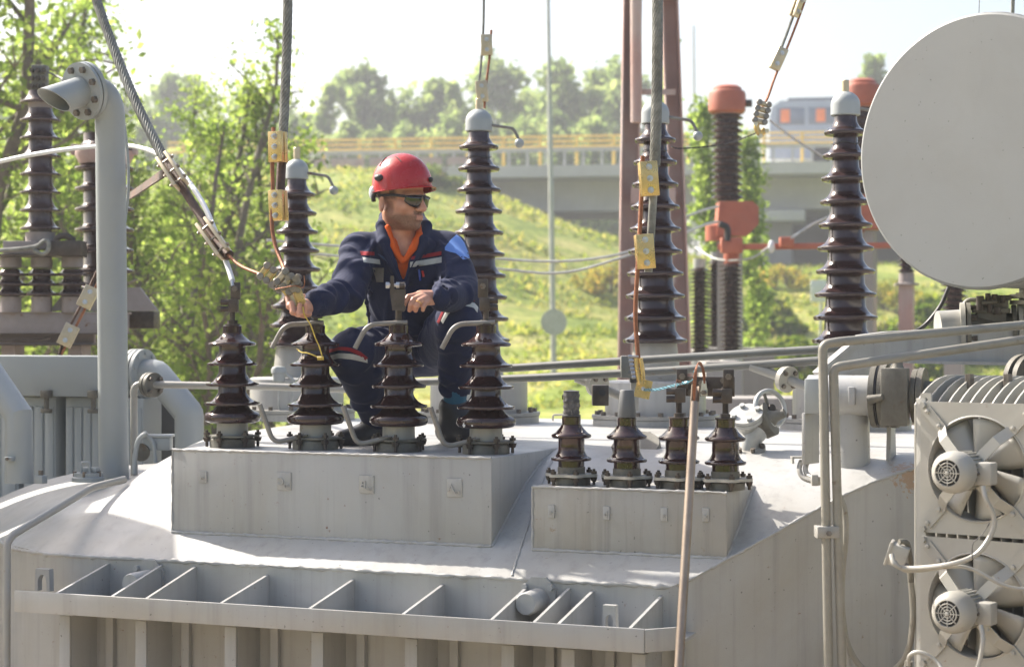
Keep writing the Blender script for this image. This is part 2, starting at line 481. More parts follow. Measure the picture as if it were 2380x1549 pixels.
def foliage(name, cols, trans, scale=1.3):
    m, nt, b, out = new_mat(name)
    geo = nt.nodes.new('ShaderNodeNewGeometry')
    v = pos_vec(nt)
    nz = noise_tex(nt, v, scale, 3, 0.6)
    ad = nt.nodes.new('ShaderNodeMath'); ad.operation = 'MULTIPLY_ADD'; ad.inputs[1].default_value = 0.45; 
    nt.links.new(geo.outputs['Random Per Island'], ad.inputs[0]); 
    sb_ = nt.nodes.new('ShaderNodeMath'); sb_.operation = 'SUBTRACT'; sb_.inputs[1].default_value = 0.22
    nt.links.new(nz, sb_.inputs[0]); nt.links.new(sb_.outputs[0], ad.inputs[2])
    col = ramp(nt, ad.outputs[0], [(0.25, cols[0]), (0.5, cols[1]), (0.75, cols[2])])
    df = nt.nodes.new('ShaderNodeBsdfDiffuse'); tr = nt.nodes.new('ShaderNodeBsdfTranslucent')
    nt.links.new(col, df.inputs[0])
    tc = mix(nt, 1.0, col, trans, 'MULTIPLY')
    nt.links.new(tc, tr.inputs[0])
    mx = nt.nodes.new('ShaderNodeMixShader'); mx.inputs[0].default_value = 0.58
    nt.links.new(df.outputs[0], mx.inputs[1]); nt.links.new(tr.outputs[0], mx.inputs[2]); nt.links.new(mx.outputs[0], out.inputs[0])
    nt.nodes.remove(b)
    return m
M['leaf_near'] = foliage('spring_leaf', [(0.105, 0.155, 0.045), (0.185, 0.25, 0.08), (0.29, 0.345, 0.13)], (1.75, 1.8, 1.0), 1.2)
M['leaf_far_hazed'] = foliage('hazed_far_leaf', [(0.14, 0.20, 0.08), (0.20, 0.27, 0.11), (0.29, 0.34, 0.15)], (1.6, 1.6, 1.1), 0.16)  # leaf colours lightened, so part of the distance haze is painted in
M['leaf_shrub'] = foliage('shrub_leaf', [(0.05, 0.09, 0.015), (0.10, 0.15, 0.025), (0.20, 0.22, 0.04)], (1.5, 1.5, 0.8), 0.8)
M['leaf_yellow'] = foliage('yellow_leaf', [(0.16, 0.19, 0.03), (0.27, 0.27, 0.05), (0.38, 0.27, 0.06)], (1.4, 1.3, 0.8), 0.7)
M['grass'] = foliage('grass_blade', [(0.09, 0.14, 0.02), (0.20, 0.24, 0.05), (0.36, 0.32, 0.13)], (1.4, 1.4, 0.8), 0.25)
M['bark'] = surf('bark', (0.15, 0.125, 0.10), 0.9, var=0.3, vscale=9, bump=0.6, bscale=60)

def leaf_quads(pts, size, rnd, jitter=0.5):
    """one folded leaf per point: numpy arrays of vertices and faces"""
    n = len(pts)
    P_ = np.array(pts, dtype=np.float64)
    a = rnd.normal(size=(n, 3)); a /= np.linalg.norm(a, axis=1)[:, None]
    c = rnd.normal(size=(n, 3)); c -= a * (a * c).sum(1)[:, None]; c /= np.linalg.norm(c, axis=1)[:, None]
    nrm = np.cross(a, c)
    s = size * (1 + jitter * (rnd.random(n) - 0.5) * 2)[:, None]
    v = np.empty((n, 4, 3))
    v[:, 0] = P_ - a * s * 0.55
    v[:, 1] = P_ + c * s * 0.34 + nrm * s * 0.10
    v[:, 2] = P_ + a * s * 0.60
    v[:, 3] = P_ - c * s * 0.34 + nrm * s * 0.10
    idx = np.arange(n)[:, None] * 4
    f = np.concatenate([idx + np.array([0, 1, 2]), idx + np.array([0, 2, 3])], axis=0)
    return v.reshape(-1, 3), f
def np_mesh(name, v, f, mat, smooth=False):
    me = bpy.data.meshes.new(name)
    nv, nf, k = len(v), len(f), f.shape[1]
    me.vertices.add(nv); me.vertices.foreach_set('co', np.ascontiguousarray(v, dtype=np.float32).ravel())
    me.loops.add(nf * k); me.loops.foreach_set('vertex_index', np.ascontiguousarray(f, dtype=np.int32).ravel())
    me.polygons.add(nf)
    me.polygons.foreach_set('loop_start', np.arange(0, nf * k, k, dtype=np.int32))
    me.polygons.foreach_set('loop_total', np.full(nf, k, dtype=np.int32))
    if smooth: me.polygons.foreach_set('use_smooth', np.ones(nf, dtype=bool))
    me.update(calc_edges=True); me.validate()
    if mat: me.materials.append(mat)
    return me

def tree_meshes(seed, H, spread, leaves, size, mat, first=0.25, nprim=16, trunk_r=None, droop=0.0, column=False, stems=1, upward=0.8, spray=0.16):
    rn = random.Random(seed); rnd = np.random.default_rng(seed)
    tb = MB(); tips = []
    for s in range(stems):
        off = Vector((rn.uniform(-1, 1), rn.uniform(-1, 1), 0)) * (0.0 if stems == 1 else spread * 0.25)
        lean = Vector((rn.uniform(-1, 1), rn.uniform(-1, 1), 0)) * (0.06 if stems == 1 else 0.18) * H
        hh = H * (1 if s == 0 else rn.uniform(0.7, 1.0))
        tr = trunk_r or H * 0.014
        n = 10; path = []
        for i in range(n + 1):
            t = i / n
            path.append(off * (1 - 0.0 * t) + lean * t * t + Vector((rn.uniform(-1, 1), rn.uniform(-1, 1), 0)) * H * 0.012 + Vector((0, 0, hh * t)))
        tb.tube(path, [tr * (1 - 0.85 * i / n) + 0.004 for i in range(n + 1)], 7)
        for k in range(nprim):
            t = first + (1 - first) * (k + rn.random()) / nprim
            i = min(n - 1, int(t * n)); p = path[i].lerp(path[i + 1], t * n - i)
            az = rn.uniform(0, 2 * PI)
            prof = math.sin(PI * min(1, (t - first) / (1 - first) * 0.85 + 0.15)) ** 0.6
            L = spread * (prof if not column else 0.8) * rn.uniform(0.55, 1.0)
            dr = Vector((math.cos(az), math.sin(az), upward * rn.uniform(0.5, 1.3)))
            q = [p]
            for j in range(1, 5):
                q.append(q[-1] + (dr + Vector((rn.uniform(-.3, .3), rn.uniform(-.3, .3), rn.uniform(-.2, .25) - droop * j * 0.2))).normalized() * L / 4)
            r0 = tr * (1 - 0.8 * t) * 0.5 + 0.003
            tb.tube(q, [r0 * (1 - 0.8 * j / 4) + 0.002 for j in range(5)], 5)
            for j in range(1, 5):
                for m_ in range(3):
                    a2 = rn.uniform(0, 2 * PI)
                    e = q[j] + Vector((math.cos(a2), math.sin(a2), rn.uniform(-.1, .9))).normalized() * L * rn.uniform(0.12, 0.38)
                    tb.tube([q[j], (q[j] + e) / 2 + Vector((0, 0, 0.02 * L)), e], [r0 * 0.35 + 0.0015, r0 * 0.25 + 0.001, 0.001], 4)
                    tips.append((q[j], e))
        tips.append((path[-2], path[-1]))
    pts = []
    w = rnd.random(len(tips)) ** 1.3 + 0.1; w /= w.sum()
    ch = rnd.choice(len(tips), leaves, p=w)
    tt = rnd.random(leaves) ** 0.6
    sc = spread * spray
    jit = rnd.normal(size=(leaves, 3)) * sc * 0.5
    A = np.array([t[0][:] for t in tips]); B = np.array([t[1][:] for t in tips])
    pts = A[ch] + (B[ch] - A[ch]) * (tt * 1.15)[:, None] + jit
    v, f = leaf_quads(pts, size, rnd)
    return tb.mesh('trunk', M['bark'], 60), np_mesh('crown', v, f, mat)

def plant_tree(name, meshes, loc, label, group, rot=0, sc=1.0, cat='tree'):
    o = thing(name, loc, label, cat, group, local=True)
    o.rotation_euler = (0, 0, rot); o.scale = (sc, sc, sc)
    link('trunk', meshes[0], o); link('crown', meshes[1], o)
    return o

# saplings and young trees behind the left end of the transformer
near = [tree_meshes(11, 8.2, 1.8, 9500, 0.078, M['leaf_near'], nprim=26, stems=2, first=0.12),
        tree_meshes(12, 6.2, 1.3, 5200, 0.068, M['leaf_near'], nprim=22, stems=3, first=0.10, upward=1.4),
        tree_meshes(13, 5.2, 1.15, 4600, 0.066, M['leaf_near'], nprim=20, stems=3, first=0.08, upward=1.3)]
def tz(px, d): return terrain((px - 1190) / FPX * d, d)
def ground_at(px, d): return P(px, 774.5, d) + UP * (tz(px, d) - 0.05)
for k, (px, d, which, sc, lab) in enumerate([
        (-60, 19.0, 0, 1.08, 'tall leafy young tree at the picture\'s left edge, behind the tarnished terminal insulator'),
        (95, 23.0, 0, 0.92, 'bright green young tree behind the tarnished terminal insulator'),
        (215, 26.0, 0, 0.80, 'leafy young tree rising behind the grey vent pipe'),
        (345, 19.5, 1, 0.92, 'thin many-stemmed sapling just beside the vent pipe, behind the diagonal cable'),
        (455, 18.0, 2, 0.98, 'low sparse sapling with grey stems behind the white cable'),
        (520, 21.0, 1, 1.02, 'slender sapling whose thin top twig reaches highest against the sky'),
        (600, 22.5, 2, 1.06, 'short sapling with yellow-green leaves behind the hanging cable with brass clamps'),
        (420, 27.0, 0, 0.72, 'farther young tree filling the gap between the saplings')]):
    plant_tree('sapling' if which else 'young_tree', near[which], ground_at(px, d), lab, 'young trees beyond the left end of the transformer', rot=k * 1.7, sc=sc)

# tree belt beyond the bridge
farm = [tree_meshes(30 + k, 15.0, 4.5, 5200, 0.56, M['leaf_far_hazed'], nprim=22, first=0.12, upward=1.0, spray=0.15) for k in range(3)] + \
       [tree_meshes(40, 15.0, 2.4, 3600, 0.46, M['leaf_far_hazed'], nprim=24, first=0.08, upward=1.8, spray=0.2)]
belt = [(250, 180, 118, 0), (420, 170, 124, 1), (560, 205, 116, 2), (665, 215, 120, 0), (745, 190, 110, 3), (830, 150, 118, 1), (905, 235, 125, 2), (985, 190, 119, 0), (1075, 185, 112, 3),
        (1160, 140, 121, 2), (1240, 215, 128, 1), (1330, 150, 116, 0), (1425, 155, 123, 2), (1545, 290, 130, 1), (2050, 125, 118, 3), (2160, 210, 125, 0), (60, 190, 121, 2), (700, 270, 104, 2), (790, 285, 106, 0), (875, 300, 105, 1), (950, 290, 108, 2), (1035, 275, 104, 0), (1120, 270, 107, 1), (1205, 285, 105, 2), (1290, 260, 108, 0), (1380, 270, 105, 1), (330, 260, 108, 0), (480, 275, 106, 1), (610, 285, 105, 0)]
bl = ['at the far left of the belt', 'left of the saplings\' tops', 'behind the saplings', 'just left of the hanging cable', 'narrow crown just right of the hanging cable',
      'tallest rounded crown left of the helmet', 'low crown directly above the red helmet', 'crown between helmet and tall bushing', 'narrow crown beside the bushing\'s dome cap',
      'tall crown right of the bushing\'s dome cap', 'crown behind the lamp post', 'broad crown between lamp post and red column', 'crown touching the red column', 'low crown behind the red column',
      'pale crown left of the conservator\'s top', 'crown mostly behind the conservator', 'crown behind the left young trees', 'low crown beside the hanging cable', 'low crown right of the hanging cable', 'low rounded crown left of the helmet', 'low crown just right of the helmet', 'low crown behind the bushing\'s ball horn side', 'low crown behind the dome-capped bushing', 'low crown left of the lamp post', 'low crown right of the lamp post', 'low crown left of the red column', 'low crown beyond the vent pipe', 'low crown beyond the diagonal cable', 'low crown beyond the saplings\' right side']
for k, ((px, yt, d, w), l) in enumerate(zip(belt, bl)):
    p = ground_at(px, d); top = (774.5 - yt) / FPX * d
    plant_tree('far_tree', farm[w], p, 'hazy green tree beyond the bridge, ' + l, 'hazy trees beyond the bridge', rot=k * 2.3, sc=(top - p.z) / 15.6)

# columnar poplars near the red equipment
pop = tree_meshes(51, 7.5, 0.95, 4200, 0.13, M['leaf_near'], nprim=34, first=0.05, upward=2.4, column=True, spray=0.3)
for k, (px, yt, d, l) in enumerate([(1665, 250, 34, 'narrow poplar directly behind the red instrument transformer'), (1755, 330, 36, 'narrow poplar between the red instrument transformer and the bus'),
                                    (1530, 60, 38, 'tall narrow poplar glimpsed between the legs of the red column')]):
    p = ground_at(px, d); top = (774.5 - yt) / FPX * d
    plant_tree('poplar_tree', pop, p, l, 'narrow poplars', rot=k * 2.0, sc=(top - p.z) / 7.8)
    if px == 1530: bpy.data.objects['poplar_tree.%03d' % k].scale = ((top - p.z) / 7.8 * 0.42, (top - p.z) / 7.8 * 0.42, (top - p.z) / 7.8)

# shrubs on the bank
def shrub_mesh(seed, mat, n, size):
    rnd = np.random.default_rng(seed); rn = random.Random(seed)
    pts = []
    for c in range(22):
        a = rn.uniform(0, 2 * PI); q = rn.random() ** 0.5
        ctr = np.array([q * math.cos(a), q * math.sin(a), rn.uniform(0.15, 0.85) * (1.1 - 0.6 * q)])
        s = rn.uniform(0.16, 0.32)
        w = rnd.normal(size=(n // 22, 3)); w /= np.linalg.norm(w, axis=1)[:, None]
        pts.append(ctr + w * s * (0.6 + 0.4 * rnd.random(n // 22))[:, None])
    v, f = leaf_quads(np.concatenate(pts), size, rnd)
    st = MB()
    for k in range(7):
        a = rn.uniform(0, 2 * PI); st.tube([Vector((0, 0, -0.1)), Vector((0.25 * math.cos(a), 0.25 * math.sin(a), 0.4)), Vector((0.5 * math.cos(a), 0.5 * math.sin(a), 0.8))], [0.03, 0.02, 0.008], 5)
    return st.mesh('stems', M['bark'], 60), np_mesh('leaves', v, f, mat)
shg = [shrub_mesh(61, M['leaf_shrub'], 3600, 0.11), shrub_mesh(62, M['leaf_shrub'], 3000, 0.12)]
shy = shrub_mesh(63, M['leaf_yellow'], 1500, 0.11)
for k, (px, d, sc, w, l) in enumerate([
        (1800, 46, 1.35, 0, 'low round green shrub just right of the ribbed post insulators'), (1880, 44, 1.1, 1, 'low round green shrub under the white sign board'),
        (1770, 56, 1.5, 1, 'olive shrub on the bank below the bridge pier'), (2060, 48, 1.7, 0, 'dark green shrub behind the tall bushing beside the conservator'),
        (2160, 50, 1.8, 1, 'green shrub behind the pink steel pedestal'), (2060, 62, 1.3, 2, 'orange-yellow shrub beside the tall bushing, upper bank'), (1835, 66, 1.1, 2, 'yellow flowering shrub at the foot of the bridge pier'),
        (2320, 52, 1.9, 0, 'green shrub under the conservator, behind the relay'), (1420, 60, 1.3, 2, 'yellow-green shrub touching the red column on the slope'),
        (1010, 70, 1.1, 0, 'shrub at the crest of the bank, beside the red helmet')]):
    mm = shy if w == 2 else shg[w]
    o = thing('shrub', ground_at(px, d), l, 'shrub', 'shrubs on the grassy bank', local=True)
    o.scale = (sc, sc, sc * 0.9); o.rotation_euler = (0, 0, k * 1.3)
    link('stems', mm[0], o); link('leaves', mm[1], o)

# grass blades on the bank
rnd = np.random.default_rng(5)
N = 34000
gd = 40 + 44 * rnd.random(N) ** 0.9
gr = ((rnd.random(N) * 2000 + 480) - 1190) / FPX * gd
gp = np.array([RD(r, d, terrain(r, d) - 0.03)[:] for r, d in zip(gr, gd)])
keep = np.array([mnoise.noise(Vector((p[0] * 0.25, p[1] * 0.25, 0))) for p in gp]) + 0.35 * (rnd.random(N) - 0.5) > -0.12
gp = gp[keep]; n = len(gp)
a = rnd.random(n) * 2 * PI; w = 0.05 + 0.06 * rnd.random(n); h = 0.08 + 0.16 * rnd.random(n) ** 2
side = np.stack([np.cos(a), np.sin(a), 0 * a], 1) * w[:, None]
tipo = np.stack([rnd.normal(size=n) * 0.12, rnd.normal(size=n) * 0.12, h], 1)
v = np.stack([gp - side, gp + side, gp + tipo], 1).reshape(-1, 3); f = np.arange(3 * n).reshape(-1, 3)
link('grass', np_mesh('grass', v, f, M['grass']), None, kind='stuff', label='tufts of yellow-green grass covering the bank', cat='grass')

# ------------------------------------------------------------------ bridge
A_, B_ = P(380, 413, 86), P(2750, 385, 79)
bx = (B_ - A_); L = bx.length; bx.normalize()
brd = thing('road_bridge', A_, 'pale concrete road bridge with yellow handrail crossing behind the yard', 'bridge')
TB = frame(A_, UP, bx)
def bb(u, v_, z, su, sv, sz): return TB @ Matrix.Translation((u, v_, z)), su, sv, sz
M['concrete_p'] = surf('bridge_concrete', (0.50, 0.485, 0.465), 0.85, var=0.08, vscale=0.4, dirt=(0.26, 0.25, 0.23), dirt_amt=0.4, dirt_scale=0.3, streak=0.2)
MB().box(*bb(L / 2, 4.5, 0.0, L, 10.5, 0.50)).build('deck', M['concrete_p'], brd)
for k in range(3):
    MB().box(*bb(L / 2, 1.7 + 2.8 * k, -0.95, L, 0.9, 1.36)).build('girder', M['concrete_p'], brd)
for u in (0.615, 0.28, 0.93):
    MB().box(*bb(L * u, 4.0, -5.2, 1.9, 5.5, 6.4), 0.1).build('pier', M['concrete'], brd)  # darker concrete puts the shade under the deck into the pier's colour
    MB().box(*bb(L * u, 4.2, -1.98, 3.0, 8.4, 0.5), 0.05).build('pier_cap', M['concrete_p'], brd)
MB().box(*bb(L * 0.80, 9.4, -4.2, L * 0.52, 0.6, 7.4), 0.02).build('abutment_wall', M['concrete'], brd)
for side, v_ in ((0, -0.55), (1, 9.5)):
    MB().box(*bb(L / 2, v_, 0.95, L, 0.10, 0.16)).build('parapet_beam', M['concrete_p'], brd)
    if side == 0:
        nb = int(L / 0.82)
        pm = MB().box(Matrix(), 0.10, 0.10, 0.62).mesh('parapet_post', M['concrete_p'], 0)
        for k in range(nb):
            o = link('parapet_post', pm, brd); o.matrix_basis = TB @ Matrix.Translation((0.4 + k * 0.82, v_, 0.56))
for z in (1.20, 1.42, 1.64):
    b = MB(); b.cyl(TB @ Vector((0, 0.6, z)), TB @ Vector((L, 0.6, z)), 0.045, n=8); b.build('yellow_rail', M['yellow'], brd)
ym = MB().cyl((0, 0, 0), (0, 0, 1.45), 0.06, n=8).mesh('rail_post', M['yellow'])
for k in range(int(L / 1.64)):
    o = link('rail_post', ym, brd); o.matrix_basis = TB @ Matrix.Translation((0.8 + k * 1.64, 0.6, 0.22))
# red and white boards fixed to the parapet
bm_ = MB().box(Matrix(), 1.5, 0.04, 0.34).mesh('board', M['red_oxide'], 0)
for k in range(5):
    o = link('board', bm_, brd); o.matrix_basis = TB @ Matrix.Translation((7.0 + k * 1.75, -0.64, 0.52))

# bus on the bridge
p = P(1786, 391, 84)
busr = thing('city_bus', p, 'silver city bus with dark windows passing over the bridge', 'bus')
TU = frame(p, UP, bx) @ Matrix.Translation((0, 2.6, 0.30))
M['bus_body'] = surf('bus_body', (0.30, 0.35, 0.43), 0.3, var=0.05); M['bus_roof'] = surf('bus_roof', (0.10, 0.11, 0.13), 0.4, var=0.1)
M['bus_glass'] = surf('bus_glass', (0.16, 0.19, 0.25), 0.12, var=0.2, vscale=2); M['orange_cloth'] = surf('orange_cloth', (0.75, 0.22, 0.08), 0.8); M['tyre'] = surf('tyre', (0.02, 0.02, 0.02), 0.8)
body = MB(); prof = [(0, 0.35), (0, 2.2), (0.12, 2.75), (0.5, 3.0), (11.6, 3.0), (11.95, 2.7), (12, 0.35)]
b = MB(); b.prism(prof, TU @ Matrix(((1, 0, 0, 0), (0, 0, 1, 0), (0, 1, 0, 0), (0, 0, 0, 1))), 2.5); bo = b.build('body', M['bus_body'], busr, smooth=0)
MB().box(TU @ Matrix.Translation((6, 1.25, 3.08)), 10.4, 2.0, 0.16, 0.06).build('roof', M['bus_roof'], busr)
for k in range(8):
    MB().box(TU @ Matrix.Translation((0.95 + k * 1.42, -0.008, 2.28)), 1.26, 0.03, 0.78, 0.01).build('window', M['bus_glass'], busr)
for x_ in (0.7, 2.3, 4.9): MB().box(TU @ Matrix.Translation((x_, -0.03, 2.30)), 0.42, 0.02, 0.6, 0.005).build('curtain', M['orange_cloth'], busr)
for x_ in (2.4, 9.2):
    MB().cyl(TU @ Vector((x_, -0.02, 0.48)), TU @ Vector((x_, 0.3, 0.48)), 0.48, n=24).build('wheel', M['tyre'], busr)

# lamp post with the back of a round road sign
base = ground_at(1287, 45.0)
lp = thing('lamp_post', base, 'tall thin grey lamp post with the back of a round road sign', 'lamp post')
top = P(1270, -260, 45.0)
b = MB(); b.cyl(base, base.lerp(top, 0.55), 0.072, 0.06, n=12); b.cyl(base.lerp(top, 0.55), top, 0.05, 0.035, n=12); b.build('pole', M['galv'], lp)
sc_ = P(1287, 748, 44.85)
b = MB(); b.lathe([(0.0, 0), (0.30, 0.0), (0.315, 0.012), (0.315, 0.02), (0, 0.02)], 32, frame(sc_, CV(0.15, 0, 1)), cap=False); sg = b.build('sign_disc', M['galv'], lp)
MB().box(frame(sc_ + CV(0, 0, -0.02), UP, RT), 0.50, 0.03, 0.05).build('sign_bracket', M['galv'], lp)
# second, thinner lamp far off
base = ground_at(1617, 75.0); lq = thing('lamp_post', base, 'very thin distant lamp post with curved arm beside the red instrument transformer', 'lamp post')
tp_ = P(1612, 60, 75.0); MB().cyl(base, tp_, 0.07, 0.04, n=8).build('pole', M['galv'], lq)
MB().tube(smooth_path([P(1615, 300, 75), P(1610, 272, 75), P(1600, 268, 75), P(1592, 282, 75)]), 0.05, 6).build('lamp_arm', M['galv'], lq)

# ------------------------------------------------------------------ red steel column of the gantry
base = ground_at(1520, 15.0)
col = thing('gantry_column', base, 'faded red lattice column of the line gantry behind the hanging braid', 'column')
D0 = 15.0
def leg(xa, ya, xb, yb, w, name='column_leg'):
    a = P(xa, ya, D0); c = P(xb, yb, D0)
    dirn = (a - c); lo = c - dirn * ((c.z - base.z) / dirn.z)
    T = frame(lo, a - lo, RT); Ln = (a - lo).length
    m_ = MB()
    m_.box(T @ Matrix.Translation((0, 0.03, Ln / 2)), w, 0.014, Ln)
    o = m_.build(name, M['red_oxide'], col, smooth=0)
    for s in (-1, 1): MB().box(T @ Matrix.Translation((s * (w / 2 + 0.001), -0.03, Ln / 2)), 0.014, 0.13, Ln).build('leg_flange', M['red_oxide'], o, smooth=0)
leg(1470, -60, 1457, 830, 0.13); leg(1553, -60, 1585, 830, 0.115)
for yy, hh in ((-20, 0.1), (213, 0.045), (452, 0.13), (640, 0.13), (812, 0.14)):
    a = P(1466, yy, D0 - 0.09); c = P(1570, yy + 2, D0 - 0.09)
    MB().box(frame((a + c) / 2, UP, c - a), (c - a).length, 0.014, hh).build('batten_plate', M['red_oxide'], col, smooth=0)
a = P(1478, -40, D0 - 0.14); c = P(1479, 285, D0 - 0.14)
MB().cyl(a, c, 0.045, n=14).build('cable_pipe', M['red_oxide'], col)
MB().box(frame((P(1466, 450, D0 + 0.05) + P(1562, 830, D0 + 0.05)) / 2, UP, RT), 0.34, 0.012, 1.35).build('web_plate', M['red_oxide'], col, smooth=0)

# ------------------------------------------------------------------ red instrument transformers and post insulators
def ribbed(base_p, h, core, rim, n, mat, parent, name='porcelain', seg=28):
    prof = [(core, 0)]
    for k in range(n):
        z = h * (k + 0.5) / n; s = h / n
        prof += [(core, z - s * 0.35), (rim * 0.97, z - s * 0.18), (rim, z - s * 0.05), (core * 1.25, z + s * 0.22), (core, z + s * 0.4)]
    prof.append((core, h))
    MB().lathe(prof, seg, Matrix.Translation(base_p)).build(name, mat, parent, smooth=60)
DI = 20.0
def ct(px, ytop, label):
    s = DI / FPX
    ax = P(px, 774.5, DI); 
    def z(y): return (774.5 - y) * s
    o = thing('instrument_transformer', ax + UP * GROUND, label, 'transformer', 'red instrument transformers')
    off = ytop - 195
    def q(y): return ax + UP * z(y + off)
    hd = MB(); hd.lathe([(0.17, 0), (0.195, 0.03), (0.198, 0.20), (0.185, 0.235), (0.155, 0.25), (0.15, 0.275), (0.11, 0.30), (0.0, 0.308)], 36, Matrix.Translation(q(265)), cap=False)
    h_ = hd.build('head', M['red_paint'], o)
    MB().cyl(q(240) + RT * 0.18, q(240) + RT * 0.26, 0.04, n=12).build('terminal', M['steel_dark'], h_)
    MB().lathe([(0.15, 0), (0.16, 0.012), (0.15, 0.03)], 30, Matrix.Translation(q(266))).build('head_flange', M['red_oxide'], h_)
    ribbed(q(467), (467 - 266) * s, 0.118, 0.172, 13, M['porc_far'], o)
    b = MB(); b.prism([(-0.16, -0.36), (0.16, -0.36), (0.28, -0.24), (0.28, -0.06), (0.22, 0.0), (-0.13, 0.0)], frame(q(470) + CV(0.03, 0, 0.16), CV(0, 0, 1), RT) @ Matrix.Translation((0, 0, -0.32)), 0.34); b.build('base_box', M['red_paint'], o, smooth=0)
    b = MB(); b.lathe([(0.13, 0), (0.13, 0.16), (0.10, 0.18)], 24, Matrix.Translation(q(560) + RT * -0.10)); b.build('side_drum', M['red_paint'], o)
    st = q(556) + CV(0.03, 0, 0)
    MB().box(Matrix.Translation((st + Vector((st.x, st.y, GROUND - 0.4))) / 2), 0.22, 0.22, st.z - GROUND + 0.4).build('pedestal', M['concrete'], o)
    return o
ct(1690, 195, 'red-headed instrument transformer on its own red box beside the gantry column')
ct(2003, 180, 'red-headed instrument transformer half hidden behind the tall bushing and conservator')
def post(px, y0, y1, d, core, rim, n, label, cap=None, name='post_insulator'):
    s = d / FPX
    p = P(px, y1, d)
    o = thing(name, p, label, 'insulator', 'ribbed post insulators of the disconnector')
    ribbed(p, (y1 - y0) * s, core, rim, n, M['porc_far'], o)
    MB().lathe([(rim * 0.9, -0.12), (rim * 0.9, -0.01), (core, 0.0)], 20, Matrix.Translation(p)).build('foot', M['galv'], o)
    MB().cyl(p + UP * (y1 - y0) * s, p + UP * ((y1 - y0) * s + 0.10), core * 1.2, n=16).build('cap', M['galv'] if cap is None else M[cap], o)
    MB().box(Matrix.Translation(Vector((p.x, p.y, (p.z - 0.12 + GROUND - 0.3) / 2))), 0.16, 0.16, p.z - 0.12 - GROUND + 0.3).build('pedestal', M['concrete'], o)
    return o
post(1626, 622, 832, 20.5, 0.058, 0.115, 22, 'ribbed post insulator closest to the red gantry column')
post(1663, 605, 815, 22.5, 0.052, 0.105, 22, 'ribbed post insulator in the middle, set farther back')
post(1700, 612, 830, 19.5, 0.068, 0.125, 20, 'ribbed post insulator carrying the red disconnector arm', cap='red_paint')
# disconnector arm
pa, pb = P(1668, 574, 19.4), P(2070, 570, 19.0)
arm = thing('disconnector_arm', pa, 'red horizontal disconnector arm with white insulator sleeve', 'switch arm')
MB().box(frame((pa + pb) / 2, UP, pb - pa), (pb - pa).length, 0.05, 0.06, 0.005).build('arm_bar', M['red_paint'], arm)
MB().box(frame(P(1700, 570, 19.35), UP, RT), 0.22, 0.12, 0.16, 0.01).build('arm_head', M['red_paint'], arm)
MB().box(frame(P(1828, 562, 19.2), UP, RT), 0.14, 0.12, 0.10, 0.01).build('arm_coupling', M['red_paint'], arm)
MB().sphere(P(1793, 573, 19.2), 0.05, 12, None, (0.7, 0.7, 1.3)).build('white_sleeve', M['white_cable'], arm)
MB().tube(smooth_path([P(1617, 575, 20), P(1660, 600, 19.6), P(1705, 605, 19.4), P(1750, 598, 19.3), P(1785, 575, 19.2)]), 0.011, 8).build('flexible_link', M['galv'], arm)
MB().tube(smooth_path([P(1690, 560, 19.3), P(1690, 530, 19.3), P(1672, 520, 19.3)]), 0.035, 8).build('black_elbow', M['rubber'], arm)
# pink pedestal with insulator, and another insulator by the relay
o = thing('insulator_pedestal', Vector((P(2107, 700, 20).x, P(2107, 700, 20).y, GROUND)), 'faded pink steel pedestal with flange and dark insulator, left of the conservator\'s underside', 'pedestal')
p = P(2107, 663, 20.0); MB().box(Matrix.Translation(Vector((p.x, p.y, (p.z + GROUND - 0.3) / 2))), 0.145, 0.145, p.z - GROUND + 0.3).build('column', M['red_oxide'], o)
MB().lathe([(0.13, 0), (0.13, 0.02), (0.085, 0.03), (0.08, 0.13), (0.06, 0.14)], 24, Matrix.Translation(p)).build('flange', M['pink_steel'], o)
ribbed(p + UP * 0.13, 0.55, 0.055, 0.095, 10, M['porc_far'], o)
post(2218, 560, 775, 17.0, 0.07, 0.125, 16, 'dark ribbed insulator behind the relay, under the conservator')
# white notice board on a post
p = ground_at(1903, 40); sbd = thing('notice_board', p, 'small white notice board on a post half hidden by the tall bushing', 'sign')
q = P(1903, 676, 40); MB().box(frame(q, UP, RT), 0.34, 0.03, 0.46, 0.005).build('board', M['white_cable'], sbd); MB().cyl(p, q + CV(0.06, 0, -0.04), 0.03, n=8).build('post', M['galv'], sbd)
M['green_sign'] = surf('green_print', (0.03, 0.13, 0.11), 0.5); MB().box(frame(q + CV(0.06, -0.06, 0.02), UP, RT), 0.07, 0.012, 0.12).build('printed_square', M['green_sign'], sbd)
# thin overhead wires in the middle distance
for k, (pts, l) in enumerate([([(1120, 598), (1300, 607), (1440, 590)], 'upper thin dark wire sagging in front of the bank'), ([(1130, 622), (1300, 634), (1440, 600)], 'lower thin dark wire sagging in front of the bank')]):
    b = MB(); b.tube(smooth_path([P(pts[0][0] - 500, pts[0][1] - 40, 14)] + [P(x, y, 14.5) for x, y in pts] + [P(1560, pts[2][1] - 45, 15)]), 0.010, 6); b.build('wire', M['galv'], None, label=l, cat='wire', group='wires in front of the bank')
for k, (pts, d0, d1, l) in enumerate([([(1790, 280), (1850, 325), (1925, 372)], 18, 17, 'dark wire dropping from the red transformer\'s head to the tall bushing'),
        ([(1595, 540), (1640, 522), (1668, 515)], 17, 19, 'thin wire from the gantry column to the red box'), ([(1590, 505), (1630, 490), (1668, 480)], 17, 19, 'upper thin wire ending at the red box'),
        ([(1840, 553), (1890, 520), (1960, 490)], 19, 21, 'grey wire climbing from the disconnector coupling behind the bushing')]):
    b = MB(); b.tube(smooth_path([P(x, y, d0 + (d1 - d0) * i / 2) for i, (x, y) in enumerate(pts)]), 0.013, 6); b.build('wire', M['rubber'] if k == 0 else M['galv'], None, label=l, cat='wire', group='wires of the red equipment')
